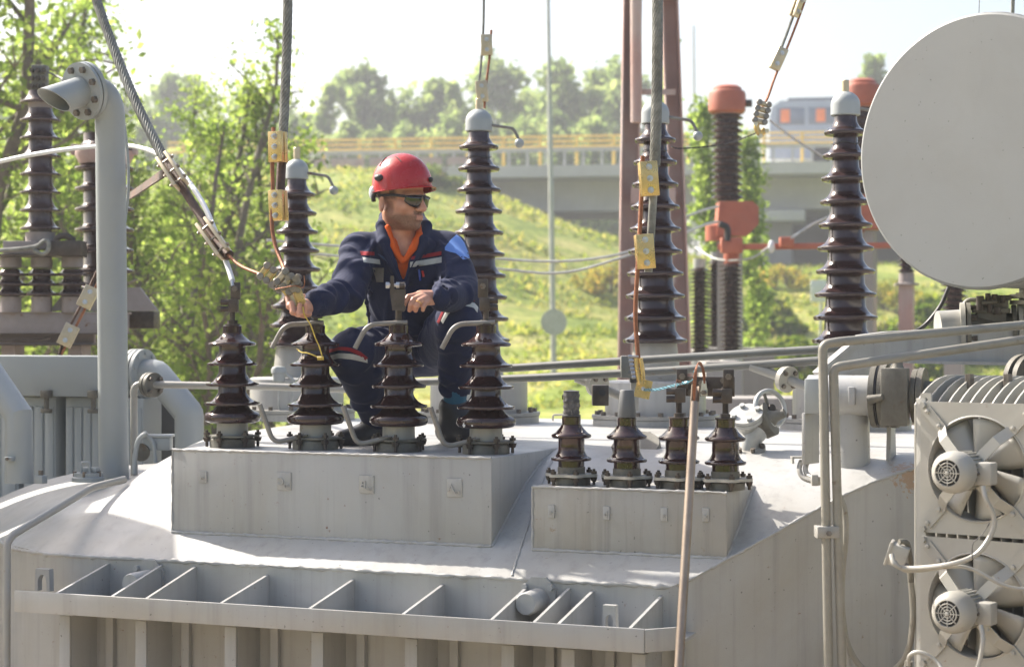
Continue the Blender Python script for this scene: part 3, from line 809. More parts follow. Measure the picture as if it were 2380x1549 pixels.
# concrete plinths around the red equipment
for px, y0, y1, x0, x1, d, l in ((1700, 808, 840, 1612, 1800, 21.0, 'long pale concrete plinth under the post insulators'), (1690, 840, 905, 1640, 1725, 18.5, 'square concrete block under the two grey pipes'), (1650, 925, 985, 1560, 1900, 17.0, 'low wide concrete kerb behind the handwheel valve')):
    a = P(x0, y0, d); c = P(x1, y1, d)
    MB().box(frame((a + c) / 2 + FW * 0.35 + UP * ((GROUND - c.z) / 2), UP, RT), (c - a).dot(RT), 0.7, a.z - GROUND, 0.01).build('concrete_plinth', M['concrete'], None, label=l, cat='plinth', group='concrete plinths')
# ------------------------------------------------------------------ transformer tank
YF = 5.54                         # front wall
ZS = -0.775                       # seam between wall and shoulder
XC = -1.70                        # where the right chamfer starts
XL = -4.15                        # where the left chamfer starts
BOX1 = dict(x0=-3.57, x1=-2.364, y0=5.675, z1=-0.404)
BOX2 = dict(x0=-2.22, x1=-1.575, y0=5.67, z1=-0.491)

def smin(a, b, k):
    h = max(k - abs(a - b), 0.0) / k
    return min(a, b) - h * h * k * 0.25
def smax(a, b, k): return -smin(-a, -b, k)
def sstep(a, b, x):
    t = min(1, max(0, (x - a) / (b - a))); return t * t * (3 - 2 * t)

def front_edge(X):
    y = smax(YF, YF + (X - XC), 0.05)
    return smax(y, YF + (XL - X) * 1.08, 0.28)

def tank_z(X, Y):
    e = (Y - YF) * 0.62
    if X < -3.6:
        dl = (Y - (YF + (XL - X) * 1.08)) / 1.47
        e = smin(e, dl * 0.62, 0.10)
    plate = -0.400 - 0.012 * max(0, Y - 6.6)
    shelf = -0.57
    w = sstep(-4.12 - 0.22 * (Y - 6.0), -3.72 - 0.25 * (Y - 6.0), X)
    top = shelf + (plate - shelf) * w
    return smin(ZS + e, top, 0.15)

def on_tank(x, y):
    """where the line of sight through (x, y) meets the tank's upper surface"""
    r = ray(x, y); d0 = 5.5
    for i in range(700):
        d = d0 + i * 0.006
        p = r * d
        if p.y > front_edge(p.x) and p.z <= tank_z(p.x, p.y): return p
    return r * d

tank = thing('transformer_tank', (-2.6, 7.0, GROUND), 'large pale grey transformer tank with sloping shoulders and a ribbed front wall', 'transformer')

mb = MB()
xs = [-6.6 + i * (6.6 - 0.55) / 150 for i in range(151)]
NJ = 70
def back_edge(X):
    return 6.72 + (8.9 - 6.72) * sstep(-4.75, -4.05, X)
vs = []; fs = []
for i, X in enumerate(xs):
    f = front_edge(X); BACK = max(back_edge(X), f + 0.02)
    vs.append((X, f, GROUND + 0.03)); vs.append((X, f, -1.6))
    for j in range(NJ):
        t = (j / (NJ - 1)) ** 1.5
        Y = f + (BACK - f) * t
        z = max(tank_z(X, Y), ZS)
        if X > XC + 0.02 and j == 0: z = tank_z(X, Y)
        vs.append((X, Y, z))
    vs.append((X, BACK, GROUND + 0.03))
W = NJ + 3
for i in range(len(xs) - 1):
    for j in range(W - 1):
        fs.append((i * W + j, (i + 1) * W + j, (i + 1) * W + j + 1, i * W + j + 1))
fs.append(tuple(range(W))); fs.append(tuple((len(xs) - 1) * W + j for j in range(W)))
mb.add(vs, fs)
pq = PX(2118, 1095, -1.0); pq = ray(2112, 1100) * 6.12
M['shell'] = surf('shell_paint', (0.355, 0.358, 0.353), 0.42, var=0.06, vscale=2.5, dirt=(0.27, 0.25, 0.20), dirt_amt=0.6, dirt_scale=1.5, streak=0.45, bump=0.12, bscale=260, speck=0.6, rust=0.03, rust_scale=30, peel=(tuple(pq), 0.15))
mb.build('shell', M['shell'], tank, smooth=28)

def weld(path, r=0.005, jit=0.35, parent=tank, mat=None, step=0.012):
    pts = []
    path = [Vector(p) for p in path]
    for a, b in zip(path[:-1], path[1:]):
        n = max(2, int((b - a).length / step))
        for k in range(n): pts.append(a.lerp(b, k / n))
    pts.append(path[-1])
    rnd = random.Random(len(pts))
    pts2 = [p + Vector((rnd.uniform(-1, 1), rnd.uniform(-1, 1), rnd.uniform(-1, 1))) * r * 0.25 for p in pts]
    MB().tube(pts2, [r * rnd.uniform(1 - jit, 1 + jit) for _ in pts2], 6).build('weld_bead', mat or M['paint'], parent, smooth=60)

# shoulder seam, from the left end round to the chamfer
sm = []
for i in range(120):
    X = -5.4 + i * (5.4 - 1.72) / 119
    sm.append((X, front_edge(X) + 0.002, ZS + 0.001))
weld(sm, 0.0075)
ch = []
for i in range(30):
    X = XC + i * (XC * -1 - 0.95) / 29
    Y = front_edge(X); ch.append((X, Y, max(ZS, tank_z(X, Y))))
weld(ch, 0.005)
# a seam in the shoulder plates between the two turrets
p0 = on_tank(1290, 1060); p1 = on_tank(1190, 1338)
weld([p0.lerp(p1, t / 8) * 1.0 for t in range(9)][:0] + [Vector((p0.lerp(p1, t / 12).x, p0.lerp(p1, t / 12).y, tank_z(p0.lerp(p1, t / 12).x, p0.lerp(p1, t / 12).y))) for t in range(13)], 0.004)

def turret(B, name):
    b = MB()
    zb = -0.80 if B is BOX1 else -0.72
    yb = YF + (B['z1'] - ZS) / 0.62 + 0.35
    w = B['x1'] - B['x0']; dpt = yb - B['y0']
    b.box(Matrix.Translation((0.5 * (B['x0'] + B['x1']), 0.5 * (B['y0'] + yb), 0.5 * (zb + B['z1']))), w, dpt, B['z1'] - zb, 0.006)
    o = b.build(name, M['paint'] if B is BOX1 else M['paint_streaky'], tank, smooth=40)
    y0 = B['y0'] - 0.001
    zf = tank_z(0.5 * (B['x0'] + B['x1']), B['y0'])
    weld([(B['x0'], y0, zf), (B['x1'], y0, zf)], 0.006)
    weld([(B['x1'] + 0.001, B['y0'] + t, tank_z(B['x1'], B['y0'] + t)) for t in [k * ((B['z1'] - ZS) / 0.62 + YF - B['y0']) / 6 for k in range(7)]], 0.005)
    weld([(B['x0'], y0 + 0.001, B['z1'] - 0.001), (B['x1'], y0 + 0.001, B['z1'] - 0.001)], 0.0045)
    weld([(B['x0'], y0 + 0.001, B['z1'] - 0.001), (B['x0'], y0 + 0.001, zf)], 0.004)
    return o
t1 = turret(BOX1, 'bushing_turret'); t2 = turret(BOX2, 'bushing_turret')

def text_mesh(s, size, depth_, mirror=True):
    cu = bpy.data.curves.new('t', 'FONT'); cu.body = s; cu.size = size; cu.extrude = depth_; cu.align_x = 'CENTER'; cu.align_y = 'CENTER'
    cu.resolution_u = 3; cu.offset = size * 0.02
    ob = bpy.data.objects.new('t', cu); C.objects.link(ob)
    dg = bpy.context.evaluated_depsgraph_get(); dg.update()
    me = bpy.data.meshes.new_from_object(ob.evaluated_get(dg))
    bpy.data.objects.remove(ob); bpy.data.curves.remove(cu)
    vs = [Vector(v.co) for v in me.vertices]; fs = [tuple(p.vertices) for p in me.polygons]
    bpy.data.meshes.remove(me)
    if mirror: vs = [Vector((-v.x, v.y, v.z)) for v in vs]
    return vs, fs

def plate_mark(px, py, B, w, h, big, small):
    c = PY(px, py, B['y0'])
    pl = MB().box(Matrix.Translation((c.x, B['y0'] - 0.002, c.z)), w, 0.006, h, 0.001).build('marking_plate', M['paint'], tank)
    weld([(c.x - w / 2, B['y0'] - 0.003, c.z + h / 2), (c.x + w / 2, B['y0'] - 0.003, c.z + h / 2)], 0.0022)
    T = Matrix.Translation((c.x, B['y0'] - 0.0052, c.z)) @ Matrix.Rotation(PI / 2, 4, 'X')
    def put(s, size, dx, dz):
        v, f = text_mesh(s, size, 0.0045)
        MB().add([T @ (p + Vector((dx, dz, 0))) for p in v], f).build('raised_letter', M['paint'], pl, smooth=0)
    if big and small:
        put(big, h * 0.62, -w * 0.2, -h * 0.02); put(small, h * 0.42, w * 0.23, -h * 0.2)
    elif big: put(big, h * 0.6, 0, -h * 0.05)
    else: put(small, h * 0.45, 0, -h * 0.05)
plate_mark(473, 1108, BOX1, 0.030, 0.038, '', 'm')
plate_mark(661, 1118, BOX1, 0.054, 0.058, 'C', 'm')
plate_mark(853, 1125, BOX1, 0.054, 0.058, 'B', 'm')
plate_mark(1057, 1133, BOX1, 0.054, 0.058, 'A', 'm')
plate_mark(1282, 1188, BOX2, 0.022, 0.040, 'c', '')
plate_mark(1410, 1192, BOX2, 0.022, 0.040, 'b', '')
plate_mark(1544, 1195, BOX2, 0.022, 0.040, 'a', '')
plate_mark(1641, 1196, BOX2, 0.022, 0.040, 'x', '')

# tray flange along the front wall
YT = 5.235; ZT = -0.856; ZTB = -0.926
xl, xr = PY(35, 1370, YT).x, -1.70
b = MB(); b.box(Matrix.Translation(((xl + xr) / 2, YT, (ZT + ZTB) / 2)), xr - xl, 0.010, ZT - ZTB, 0.002)
lip = b.build('flange_lip', M['paint'], tank)
b = MB(); pA = Vector((xr, YT, 0)); pB = Vector((-1.628, 5.315, 0)); mid = (pA + pB) / 2
b.box(Matrix.Translation((mid.x, mid.y, (ZT + ZTB) / 2)) @ Matrix.Rotation(math.atan2(pB.y - pA.y, pB.x - pA.x), 4, 'Z'), (pB - pA).length, 0.010, ZT - ZTB - 0.003, 0.002)
b.build('flange_lip_end', M['paint'], tank)
b = MB(); b.prism([(xl, YT + 0.006), (xr - 0.004, YT + 0.006), (-1.633, 5.32), (-1.64, YF + 0.02), (xl, YF + 0.02)], Matrix.Translation((0, 0, ZTB + 0.006)), 0.010)
b.build('flange_floor', M['paint'], tank)
for gx, top in ((130, .79), (258, .785), (338, .785), (512, .80), (718, .80), (935, .80), (1141, .79), (1240, .79), (1297, .795), (1463, .80)):
    y_line = 1370 + (gx - 35) * (1462 - 1370) / 1465.0
    X = PY(gx, y_line, YT).x
    T = Matrix(((0, 0, 1, X - 0.005), (1, 0, 0, 0), (0, 1, 0, 0), (0, 0, 0, 1)))
    MB().prism([(YT + 0.006, ZT + 0.0), (YF + 0.01, -top), (YF + 0.01, ZTB + 0.014), (YT + 0.006, ZTB + 0.014)], T, 0.010).build('gusset', M['paint'], tank, smooth=0)
# ribs below the tray
for i, rx in enumerate((150, 327, 535, 737, 955, 1180, 1320, 1484)):
    X = PY(rx, 1490, YF - 0.16).x
    rb = MB(); rb.box(Matrix.Translation((X, YF - 0.155, (ZTB + GROUND) / 2)), 0.042, 0.010, ZTB - GROUND - 0.06, 0.001)
    o = rb.build('wall_rib', M['paint'], tank)
    MB().box(Matrix.Translation((X + 0.016, YF - 0.070, (ZTB + GROUND) / 2)), 0.010, 0.158, ZTB - GROUND - 0.062).build('rib_web', M['paint'], o, smooth=0)
    MB().box(Matrix.Translation((X + 0.085, YF - 0.012, (ZTB + GROUND) / 2)), 0.030, 0.022, ZTB - GROUND - 0.062, 0.002).build('rib_backing', M['paint'], o, smooth=0)

# capped stubs on flange plates between gussets, and lifting lugs
def stub(px, py):
    c = PY(px + 12, py, YF)
    f = MB(); f.prism([(0.062 * math.cos(a), 0.062 * math.sin(a)) for a in [R(22.5 + 45 * k) for k in range(8)]], frame((c.x, YF, c.z), (0, -1, 0)), 0.014)
    o = f.build('stub_flange', M['paint'], tank)
    s = MB(); s.lathe([(0.036, 0), (0.036, 0.105), (0.032, 0.115), (0, 0.1155)], 28, frame((c.x, YF - 0.01, c.z - 0.012), (0, -1, 0)))
    s.build('stub_cap', M['paint'], o)
    for dx, dz in ((-0.043, 0.028), (0.043, 0.028), (-0.043, -0.045), (0.043, -0.045)):
        MB().hexa((c.x + dx, YF - 0.012, c.z + dz), (c.x + dx, YF - 0.030, c.z + dz), 0.010).build('bolt', M['paint'], o)
stub(338, 1338); stub(1243, 1382)
def lug(px, py, w, h, hole):
    c = PY(px, py, YF - 0.13)
    n = 20; outer = []; inner = []
    b = MB()
    pts = [(-w / 2, -h / 2), (w / 2, -h / 2), (w * 0.46, h / 2), (-w * 0.46, h / 2)]
    T = frame((c.x, c.y, c.z), (0, -1, 0), (1, 0, 0))
    # outline with a slot cut from below
    slot = [(hole * math.cos(a), hole * 1.5 * math.sin(a) - h * 0.12) for a in [PI * k / 12 for k in range(13)]]
    poly = [(w / 2, -h / 2), (w * 0.46, h / 2), (-w * 0.46, h / 2), (-w / 2, -h / 2), (-hole, -h / 2)] + list(reversed(slot)) + [(hole, -h / 2)]
    b.prism(poly, T, 0.025).build('lifting_lug', M['paint'], tank, smooth=0)
lug(108, 1345, 0.062, 0.075, 0.018); lug(1422, 1432, 0.044, 0.075, 0.012)
# ------------------------------------------------------------------ porcelain
def porcelain(sheds, core, z0, z1, rise=0.034, drip=0.004, tip=0.005, top_r=None, thick=None):
    """profile of a shedded insulator: sheds = [(z of the rim, rim radius)], core(z) -> radius"""
    prof = [(core(z0), z0)]
    for i, (zr, rr) in enumerate(sheds):
        c = core(zr); w = rr - c
        tk = tip
        if thick and i == 0: tk = thick
        prof += [(c, zr - tk * 0.6), (c + w * 0.25, zr - tk * 0.9), (c + w * 0.75, zr - tk * 1.05 - drip * 0.3), (rr - tk * 0.6, zr - tk - drip * 0.3),
                 (rr - tk * 0.15, zr - tk * 0.55), (rr, zr), (rr - tk * 0.25, zr + tk * 0.6)]
        for t in (0.15, 0.3, 0.45, 0.6, 0.75, 0.9, 1.0):
            zz = zr + tk * 0.8 + rise * t ** 1.75 * 1.0
            prof.append((c + (w - tk * 0.5) * (1 - t) ** 1.35 if t < 1 else core(zz), zz))
    prof.append((core(z1), z1))
    return prof

def hexring(b, n, r, z0, z1, rb, phase=0.0):
    for k in range(n):
        a = 2 * PI * k / n + phase
        b.hexa((r * math.cos(a), r * math.sin(a), z0), (r * math.cos(a), r * math.sin(a), z1), rb)
    return b

# ------------------------------------------------------------------ medium bushings on the front turret
def short_bushing():
    root = thing('porcelain_bushing', (0, 0, 0), '', 'bushing', 'brown bushings on the front turret', local=True)
    MB().lathe([(0.080, 0), (0.080, 0.028), (0.072, 0.034), (0.072, 0.036)], 40).build('base_ring', M['paint_dirty'], root)
    MB().lathe([(0.056, 0.034), (0.055, 0.088)], 40).build('collar', M['paint_b'], root)
    fl = MB(); n = 6
    pl = []
    for k in range(72):
        a = 2 * PI * k / 72
        pl.append(((0.088 + 0.010 * math.cos(6 * a)) * math.cos(a), (0.088 + 0.010 * math.cos(6 * a)) * math.sin(a)))
    fl.prism(pl, Matrix.Translation((0, 0, 0.036)), 0.006)
    f = fl.build('clamp_flange', M['paint_dirty'], root)
    for k in range(6):
        a = 2 * PI * k / 6 + 0.2
        x, y = 0.090 * math.cos(a), 0.090 * math.sin(a)
        bb = MB()
        bb.cyl((x, y, 0.001), (x, y, 0.060), 0.0055, n=8)
        bb.hexa((x, y, 0.043), (x, y, 0.052), 0.0115)
        bb.cyl((x, y, 0.020), (x, y, 0.0345), 0.010, 0.015, n=12)
        bb.build('bolt', M['steel_dark'], f)
    core = lambda z: 0.052 - 0.018 * max(0, z - 0.1) if z < 0.37 else 0.036
    sheds = [(0.105, 0.100), (0.155, 0.098), (0.223, 0.094), (0.295, 0.090), (0.366, 0.085)]
    prof = [(0.052, 0.084), (0.080, 0.086), (0.094, 0.090), (0.100, 0.100), (0.0995, 0.112), (0.094, 0.121), (0.080, 0.126), (0.066, 0.134), (0.056, 0.146), (0.052, 0.150)]
    prof += porcelain(sheds[1:-1], core, 0.1495, 0.355, rise=0.036)[1:]
    prof += [(0.050, 0.360), (0.075, 0.3585), (0.082, 0.360), (0.085, 0.366), (0.083, 0.370), (0.066, 0.376), (0.053, 0.384), (0.043, 0.393), (0.036, 0.400), (0.034, 0.404)]
    po = MB().lathe(prof, 56).build('porcelain', M['porc'], root, smooth=50)
    MB().lathe([(0.030, 0.402), (0.0335, 0.404), (0.034, 0.430), (0.030, 0.432)], 32).build('neck_ring', M['porc'], po)
    tp = MB()
    tp.lathe([(0.027, 0.431), (0.027, 0.437), (0.016, 0.438)], 24)
    tp.hexa((0, 0, 0.437), (0, 0, 0.450), 0.019); tp.cyl((0, 0, 0.45), (0, 0, 0.470), 0.009, n=12)
    tp.build('top_nut', M['steel_dark'], root)
    return root

def horn(root, pts, r=0.0085, mat='horn', name='arcing_horn'):
    b = MB(); b.tube(fillet(pts, 0.035), r, 12)
    return b.build(name, M[mat], root)

def block_terminal(root, z, yaw, plate=True, nutty=False):
    """clamp on the stud: body, two horizontal clamp bolts and an upright drilled plate"""
    T = Matrix.Translation((0, 0, z)) @ Matrix.Rotation(yaw, 4, 'Z')
    b = MB(); b.box(T @ Matrix.Translation((0.004, 0, 0.034)), 0.034, 0.030, 0.046, 0.003)
    b.cyl(T @ Vector((0, 0, -0.02)), T @ Vector((0, 0, 0.014)), 0.0095, n=12)
    o = b.build('terminal_clamp', M['steel_dark'], root)
    for dz in (0.022, 0.046):
        c = MB(); c.cyl(T @ Vector((-0.036, -0.004, dz)), T @ Vector((0.006, -0.004, dz)), 0.0105, n=14)
        c.hexa(T @ Vector((-0.040, -0.004, dz)), T @ Vector((-0.026, -0.004, dz)), 0.012)
        c.build('clamp_bolt', M['steel_dark'], o)
    if plate:
        p = MB(); p.box(T @ Matrix.Translation((0.010, 0.006, 0.086)), 0.034, 0.014, 0.062, 0.002)
        q = p.build('terminal_plate', M['steel_dark'], root)
        h = MB(); h.hexa(T @ Vector((0.010, -0.016, 0.094)), T @ Vector((0.010, 0.022, 0.094)), 0.0105)
        h.build('plate_bolt', M['bolt'], q)
    return o

SB = [(-3.450, 'leftmost'), (-3.117, 'second'), (-2.795, 'third'), (-2.470, 'fourth')]
ZB1 = BOX1['z1'] + 0.001
sb0 = short_bushing()
sb = [sb0] + [copy_tree(sb0) for _ in range(3)]
sb_labels = ['brown bushing with white cable lug on its stud, at the grey turret\'s far end',
             'brown bushing under the worker\'s outstretched hand, wrapped with yellow-green wire',
             'brown bushing whose dark terminal the worker\'s resting hand touches',
             'brown bushing with chipped white mark on its lowest shed, beside the worker\'s shoe']
for o, (x, _), l in zip(sb, SB, sb_labels):
    o.location = (x, 5.88, ZB1); o['label'] = l
    o.rotation_euler = (0, 0, random.uniform(0, 1))
# the parts that differ from bushing to bushing are given in world coordinates
def world_part(parent):
    PINV[parent.name] = (Matrix.Translation(parent.location) @ parent.rotation_euler.to_matrix().to_4x4()).inverted()
for o in sb: world_part(o)
def horns(i):
    c = sb[i].location
    d = depth(c); s = d / FPX
    top = c + Vector((0, 0, 0.440))
    horn(sb[i], [top + CV(0.03, 0, 0.012), top + CV(-0.105, -0.006, 0.03), top + CV(-0.148, -0.088, 0.03)])
    lo = c + Vector((0, 0, 0.046))
    q = lo + CV(-0.062, 0.0, 0.06)
    horn(sb[i], [q + CV(0.03, 0.004, 0), q + CV(-0.075, -0.022, 0.02), q + CV(-0.122, 0.112, 0.02)])
    MB().box(frame(q + CV(0.02, 0.004, 0), UP, RT), 0.045, 0.024, 0.005, 0.001).build('horn_lug', M['paint_dirty'], sb[i])
for i in (1, 2, 3): horns(i)
def term_world(i, dz, yaw, plate):
    tmp = thing('tmp', (0, 0, 0), '', 'x', local=True)
    block_terminal(tmp, 0, yaw, plate)
    mats = Matrix.Translation(sb[i].location + Vector((0, 0, dz)))
    for ch in list(tmp.children):
        ch.parent = sb[i]; ch.matrix_parent_inverse = PINV[sb[i].name] @ mats
    bpy.data.objects.remove(tmp)
term_world(0, 0.468, 0.35, True)
term_world(3, 0.468, 0.35 + PI, True)
# the third bushing's upright fork
c = sb[2].location + Vector((0, 0, 0.470))
b = MB(); b.prism([(-0.020, 0), (0.018, 0), (0.024, 0.055), (0.024, 0.072), (-0.014, 0.072), (-0.016, 0.118), (-0.026, 0.118), (-0.028, 0.060)], frame(c + CV(0, 0.012, 0.010), CV(0, 0, 1), RT), 0.022)
b.cyl(c + Vector((0, 0, -0.02)), c + Vector((0, 0, 0.02)), 0.011, n=12)
fk = b.build('terminal_fork', M['steel_dark'], sb[2])
b = MB(); b.hexa(c + CV(-0.043, 0.098, 0.02), c + CV(-0.031, 0.098, 0.02), 0.012); b.cyl(c + CV(-0.04, 0.098, 0.02), c + CV(0.024, 0.098, 0.02), 0.006, n=10)
b.hexa(c + CV(-0.008, 0.098, 0.02), c + CV(0.004, 0.098, 0.02), 0.012)
b.build('fork_bolt', M['zinc'], fk)
b = MB(); b.cyl(c + CV(0.004, 0.096, 0.02), c + CV(0.022, 0.096, 0.02), 0.0125, n=14); b.cyl(c + CV(0.012, 0.02, 0.03), c + CV(0.012, 0.02, 0.0), 0.013, n=16)
b.build('fork_nut', M['steel_dark'], fk)
# second bushing: the bare stud under the hand
c = sb[1].location + Vector((0, 0, 0.468))
b = MB(); b.cyl(c, c + Vector((0, 0, 0.035)), 0.010, n=12); b.hexa(c + Vector((0.005, 0, -0.012)), c + Vector((0.005, 0, 0.006)), 0.022)
b.box(Matrix.Translation(c + Vector((-0.01, 0.01, 0.055))), 0.016, 0.016, 0.07, 0.002)
b.build('stud', M['steel_dark'], sb[1])
# white paint chips on the fourth bushing
for a, s in ((-2.02, 0.020), (-1.66, 0.012)):
    cc = sb[3].location
    n = Vector((math.cos(a), math.sin(a), 0))
    b = MB(); b.sphere(cc + n * 0.0985 + Vector((0, 0, 0.100)), s * 0.5, 8, frame((0, 0, 0), n, UP), (1.0, 0.75, 0.14))
    b.build('chip', M['white_cable'], sb[3])

# ------------------------------------------------------------------ small bushings on the second turret
def small_bushing():
    root = thing('small_porcelain_bushing', (0, 0, 0), '', 'bushing', 'small bushings on the right turret', local=True)
    MB().lathe([(0.062, 0), (0.062, 0.022), (0.056, 0.026)], 36).build('base_ring', M['paint_dirty'], root)
    pl = [((0.079 + 0.009 * math.cos(6 * 2 * PI * k / 72)) * math.cos(2 * PI * k / 72), (0.079 + 0.009 * math.cos(6 * 2 * PI * k / 72)) * math.sin(2 * PI * k / 72)) for k in range(72)]
    f = MB().prism(pl, Matrix.Translation((0, 0, 0.027)), 0.009).build('clamp_flange', M['paint_w'], root)
    for k in range(6):
        a = 2 * PI * k / 6
        x, y = 0.077 * math.cos(a), 0.077 * math.sin(a)
        bb = MB(); bb.cyl((x, y, 0.001), (x, y, 0.053), 0.005, n=8); bb.hexa((x, y, 0.037), (x, y, 0.046), 0.010); bb.cyl((x, y, 0.012), (x, y, 0.026), 0.008, 0.012, n=10)
        bb.build('bolt', M['steel_dark'], f)
    MB().lathe([(0.045, 0.026), (0.045, 0.056), (0.043, 0.058)], 36).build('collar', M['paint_dirty'], root)
    core = lambda z: 0.0425
    prof = porcelain([(0.084, 0.066)], core, 0.055, 0.150, rise=0.026, tip=0.0045)
    prof += [(0.044, 0.153), (0.058, 0.151), (0.063, 0.153), (0.0655, 0.158), (0.064, 0.162), (0.054, 0.168), (0.044, 0.178), (0.036, 0.187), (0.0325, 0.194)]
    po = MB().lathe(prof, 48).build('porcelain', M['porc'], root, smooth=50)
    MB().lathe([(0.026, 0.193), (0.0305, 0.195), (0.031, 0.219), (0.027, 0.221)], 30).build('neck_ring', M['porc'], po)
    return root
SM = [(1328, 1128), (1457, 1133), (1578, 1137), (1686, 1141)]
YSM = 5.775; ZB2 = BOX2['z1'] + 0.001
m0 = small_bushing(); ms = [m0] + [copy_tree(m0) for _ in range(3)]
ml = ['small brown bushing whose stud is wrapped in torn black tape', 'small brown bushing with a tapered dark grey sleeve on top, rusty core',
      'small dusty bushing behind the leaning pole, under the busbar', 'small glossy bushing holding the free end of the busbar, nearest the handwheel valve']
for o, (px, py), l in zip(ms, SM, ml):
    p = PY(px, py, YSM)
    o.location = (p.x, YSM, ZB2); o['label'] = l; o.rotation_euler = (0, 0, random.uniform(-0.3, 0.3)); world_part(o)
c = ms[0].location
b = MB(); prof = [(0.0, 0.22), (0.030, 0.221), (0.030, 0.226), (0.026, 0.228)]
for k in range(13):
    prof.append((0.0265 + 0.0018 * math.sin(k * 2.1), 0.229 + k * 0.0062))
prof += [(0.010, 0.306), (0, 0.307)]
b.lathe(prof, 22, Matrix.Translation(c), cap=False); b.build('taped_stud', M['tape'], ms[0], smooth=50)
rt = random.Random(3)
for k in range(6):
    a = rt.uniform(-2.6, -0.5); z = rt.uniform(0.235, 0.30)
    q = c + Vector((0.027 * math.cos(a), 0.027 * math.sin(a), z)); n = Vector((math.cos(a), math.sin(a), 0))
    b = MB(); b.add([q, q + Vector((0, 0, -0.014)), q + n * 0.010 + Vector((0.006, 0, -0.012)), q + n * 0.008 + Vector((0.004, 0, 0.002))], [(0, 1, 2, 3)])
    b.build('tape_flap', M['tape'], ms[0], smooth=0)
c = ms[1].location
MB().lathe([(0.029, 0.221), (0.030, 0.226), (0.0225, 0.305), (0.020, 0.309), (0, 0.310)], 26, Matrix.Translation(c), cap=False).build('tapered_sleeve', M['dark_gap'], ms[1])
for i in (2, 3):
    mats = Matrix.Translation(ms[i].location + Vector((0, 0, 0.238)))
    tmp = thing('tmp', (0, 0, 0), '', 'x', local=True)
    b = MB(); b.lathe([(0.033, -0.018), (0.033, -0.013)], 24); b.hexa((0, 0, -0.013), (0, 0, -0.001), 0.016); b.cyl((0, 0, 0), (0, 0, 0.03), 0.0095, n=12); b.build('top_nut', M['steel_dark'], tmp)
    block_terminal(tmp, 0.022, 0.3, True)
    for ch in list(tmp.children):
        ch.parent = ms[i]; ch.matrix_parent_inverse = PINV[ms[i].name] @ mats
    bpy.data.objects.remove(tmp)
# busbar plate across the last two
a_ = PY(1592, 897, 5.80); b_ = PY(1705, 899, 5.80)
bus = thing('busbar', (a_ + b_) / 2, 'flat dark steel busbar plate bolted across two small bushings', 'busbar')
b = MB(); b.box(frame((a_ + b_) / 2 + Vector((0, 0.012, 0)), UP, (1, 0, 0)), (b_ - a_).length, 0.008, 0.062, 0.001); b.build('plate', M['steel_dark'], bus)
for px, py in ((1607, 884), (1607, 912), (1683, 884), (1683, 905), (1632, 890)):
    q = PY(px, py, 5.80); b = MB(); b.hexa(q + Vector((0, -0.012, 0)), q + Vector((0, 0.006, 0)), 0.0105); b.build('bolt', M['bolt'], bus)

# ------------------------------------------------------------------ tall bushings on the plateau
def tall_bushing(h_top=1.35, n=10, r0=0.147, r1=0.094, c0=0.096, c1=0.052, z_first=0.36, z_last=1.273, mat='porc_t', dome_r=0.064, turret_r=0.23):
    root = thing('tall_porcelain_bushing', (0, 0, 0), '', 'bushing', 'tall bushings at the back of the tank', local=True)
    t = MB(); t.lathe([(turret_r + 0.055, -0.03), (turret_r + 0.055, 0.0), (turret_r + 0.055, 0.004), (turret_r, 0.006), (turret_r, 0.17), (turret_r - 0.01, 0.176), (0.10, 0.178)], 48)
    to = t.build('turret', M['paint'], root)
    f = MB(); f.lathe([(turret_r + 0.06, 0.0065), (turret_r + 0.06, 0.022), (turret_r + 0.002, 0.024)], 48); fo = f.build('turret_flange', M['paint_b'], to)
    for k in range(16):
        a = 2 * PI * k / 16; x, y = (turret_r + 0.034) * math.cos(a), (turret_r + 0.034) * math.sin(a)
        MB().hexa((x, y, -0.045), (x, y, 0.040), 0.012).build('bolt', M['bolt'], to)
    MB().lathe([(0.118, 0.178), (0.116, 0.20), (0.104, 0.30), (0.098, 0.352)], 40).build('collar', M['paint_b'], root)
    core = lambda z: c0 + (c1 - c0) * (z - z_first) / (z_last - z_first)
    sheds = [(z_first + (z_last - z_first) * i / (n - 1), r0 + (r1 - r0) * i / (n - 1)) for i in range(n)]
    prof = porcelain(sheds, core, 0.345, h_top, rise=0.038, tip=0.011, drip=0.003)
    MB().lathe(prof, 56).build('porcelain', M[mat], root, smooth=50)
    d = MB(); d.lathe([(dome_r * 0.93, h_top - 0.004), (dome_r, h_top), (dome_r, h_top + 0.045)] + [(dome_r * math.cos(t), h_top + 0.045 + dome_r * 0.92 * math.sin(t)) for t in [R(9 * k) for k in range(1, 10)]] + [(0.001, h_top + 0.045 + dome_r * 0.92)], 40)
    do = d.build('dome_cap', M['paint_cool'], root)
    MB().lathe([(0.0165, h_top + 0.09), (0.0165, h_top + 0.15), (0.014, h_top + 0.153), (0.010, h_top + 0.153), (0.010, h_top + 0.14)], 20).build('stud', M['brass_pale'], do)
    return root
def ball_horn(o, d0, h_top, dome_r, s=1.0):
    q = o.location + Vector((0, 0, h_top + 0.028))
    b = MB(); b.tube(fillet([q + CV(dome_r * 0.8, 0, 0.01), q + CV(dome_r + 0.10 * s, -0.018 * s, 0.02), q + CV(dome_r + 0.125 * s, -0.07 * s, 0.02)], 0.02), 0.0072 * s, 10)
    h = b.build('arcing_horn', M['horn'], o)
    MB().sphere(q + CV(dome_r + 0.128 * s, -0.088 * s, 0.02), 0.0225 * s, 12).build('ball', M['paint_cool'], h)
YTB = 8.254; ZTB_ = -0.392
tb_lab = {1113: 'tall brown bushing standing directly behind the worker\'s shoulder', 1523: 'tall brown bushing behind the hanging copper braid with brass clamps', 1965: 'tall brown bushing partly hidden by the round end of the conservator'}
t0 = tall_bushing()
tbs = []
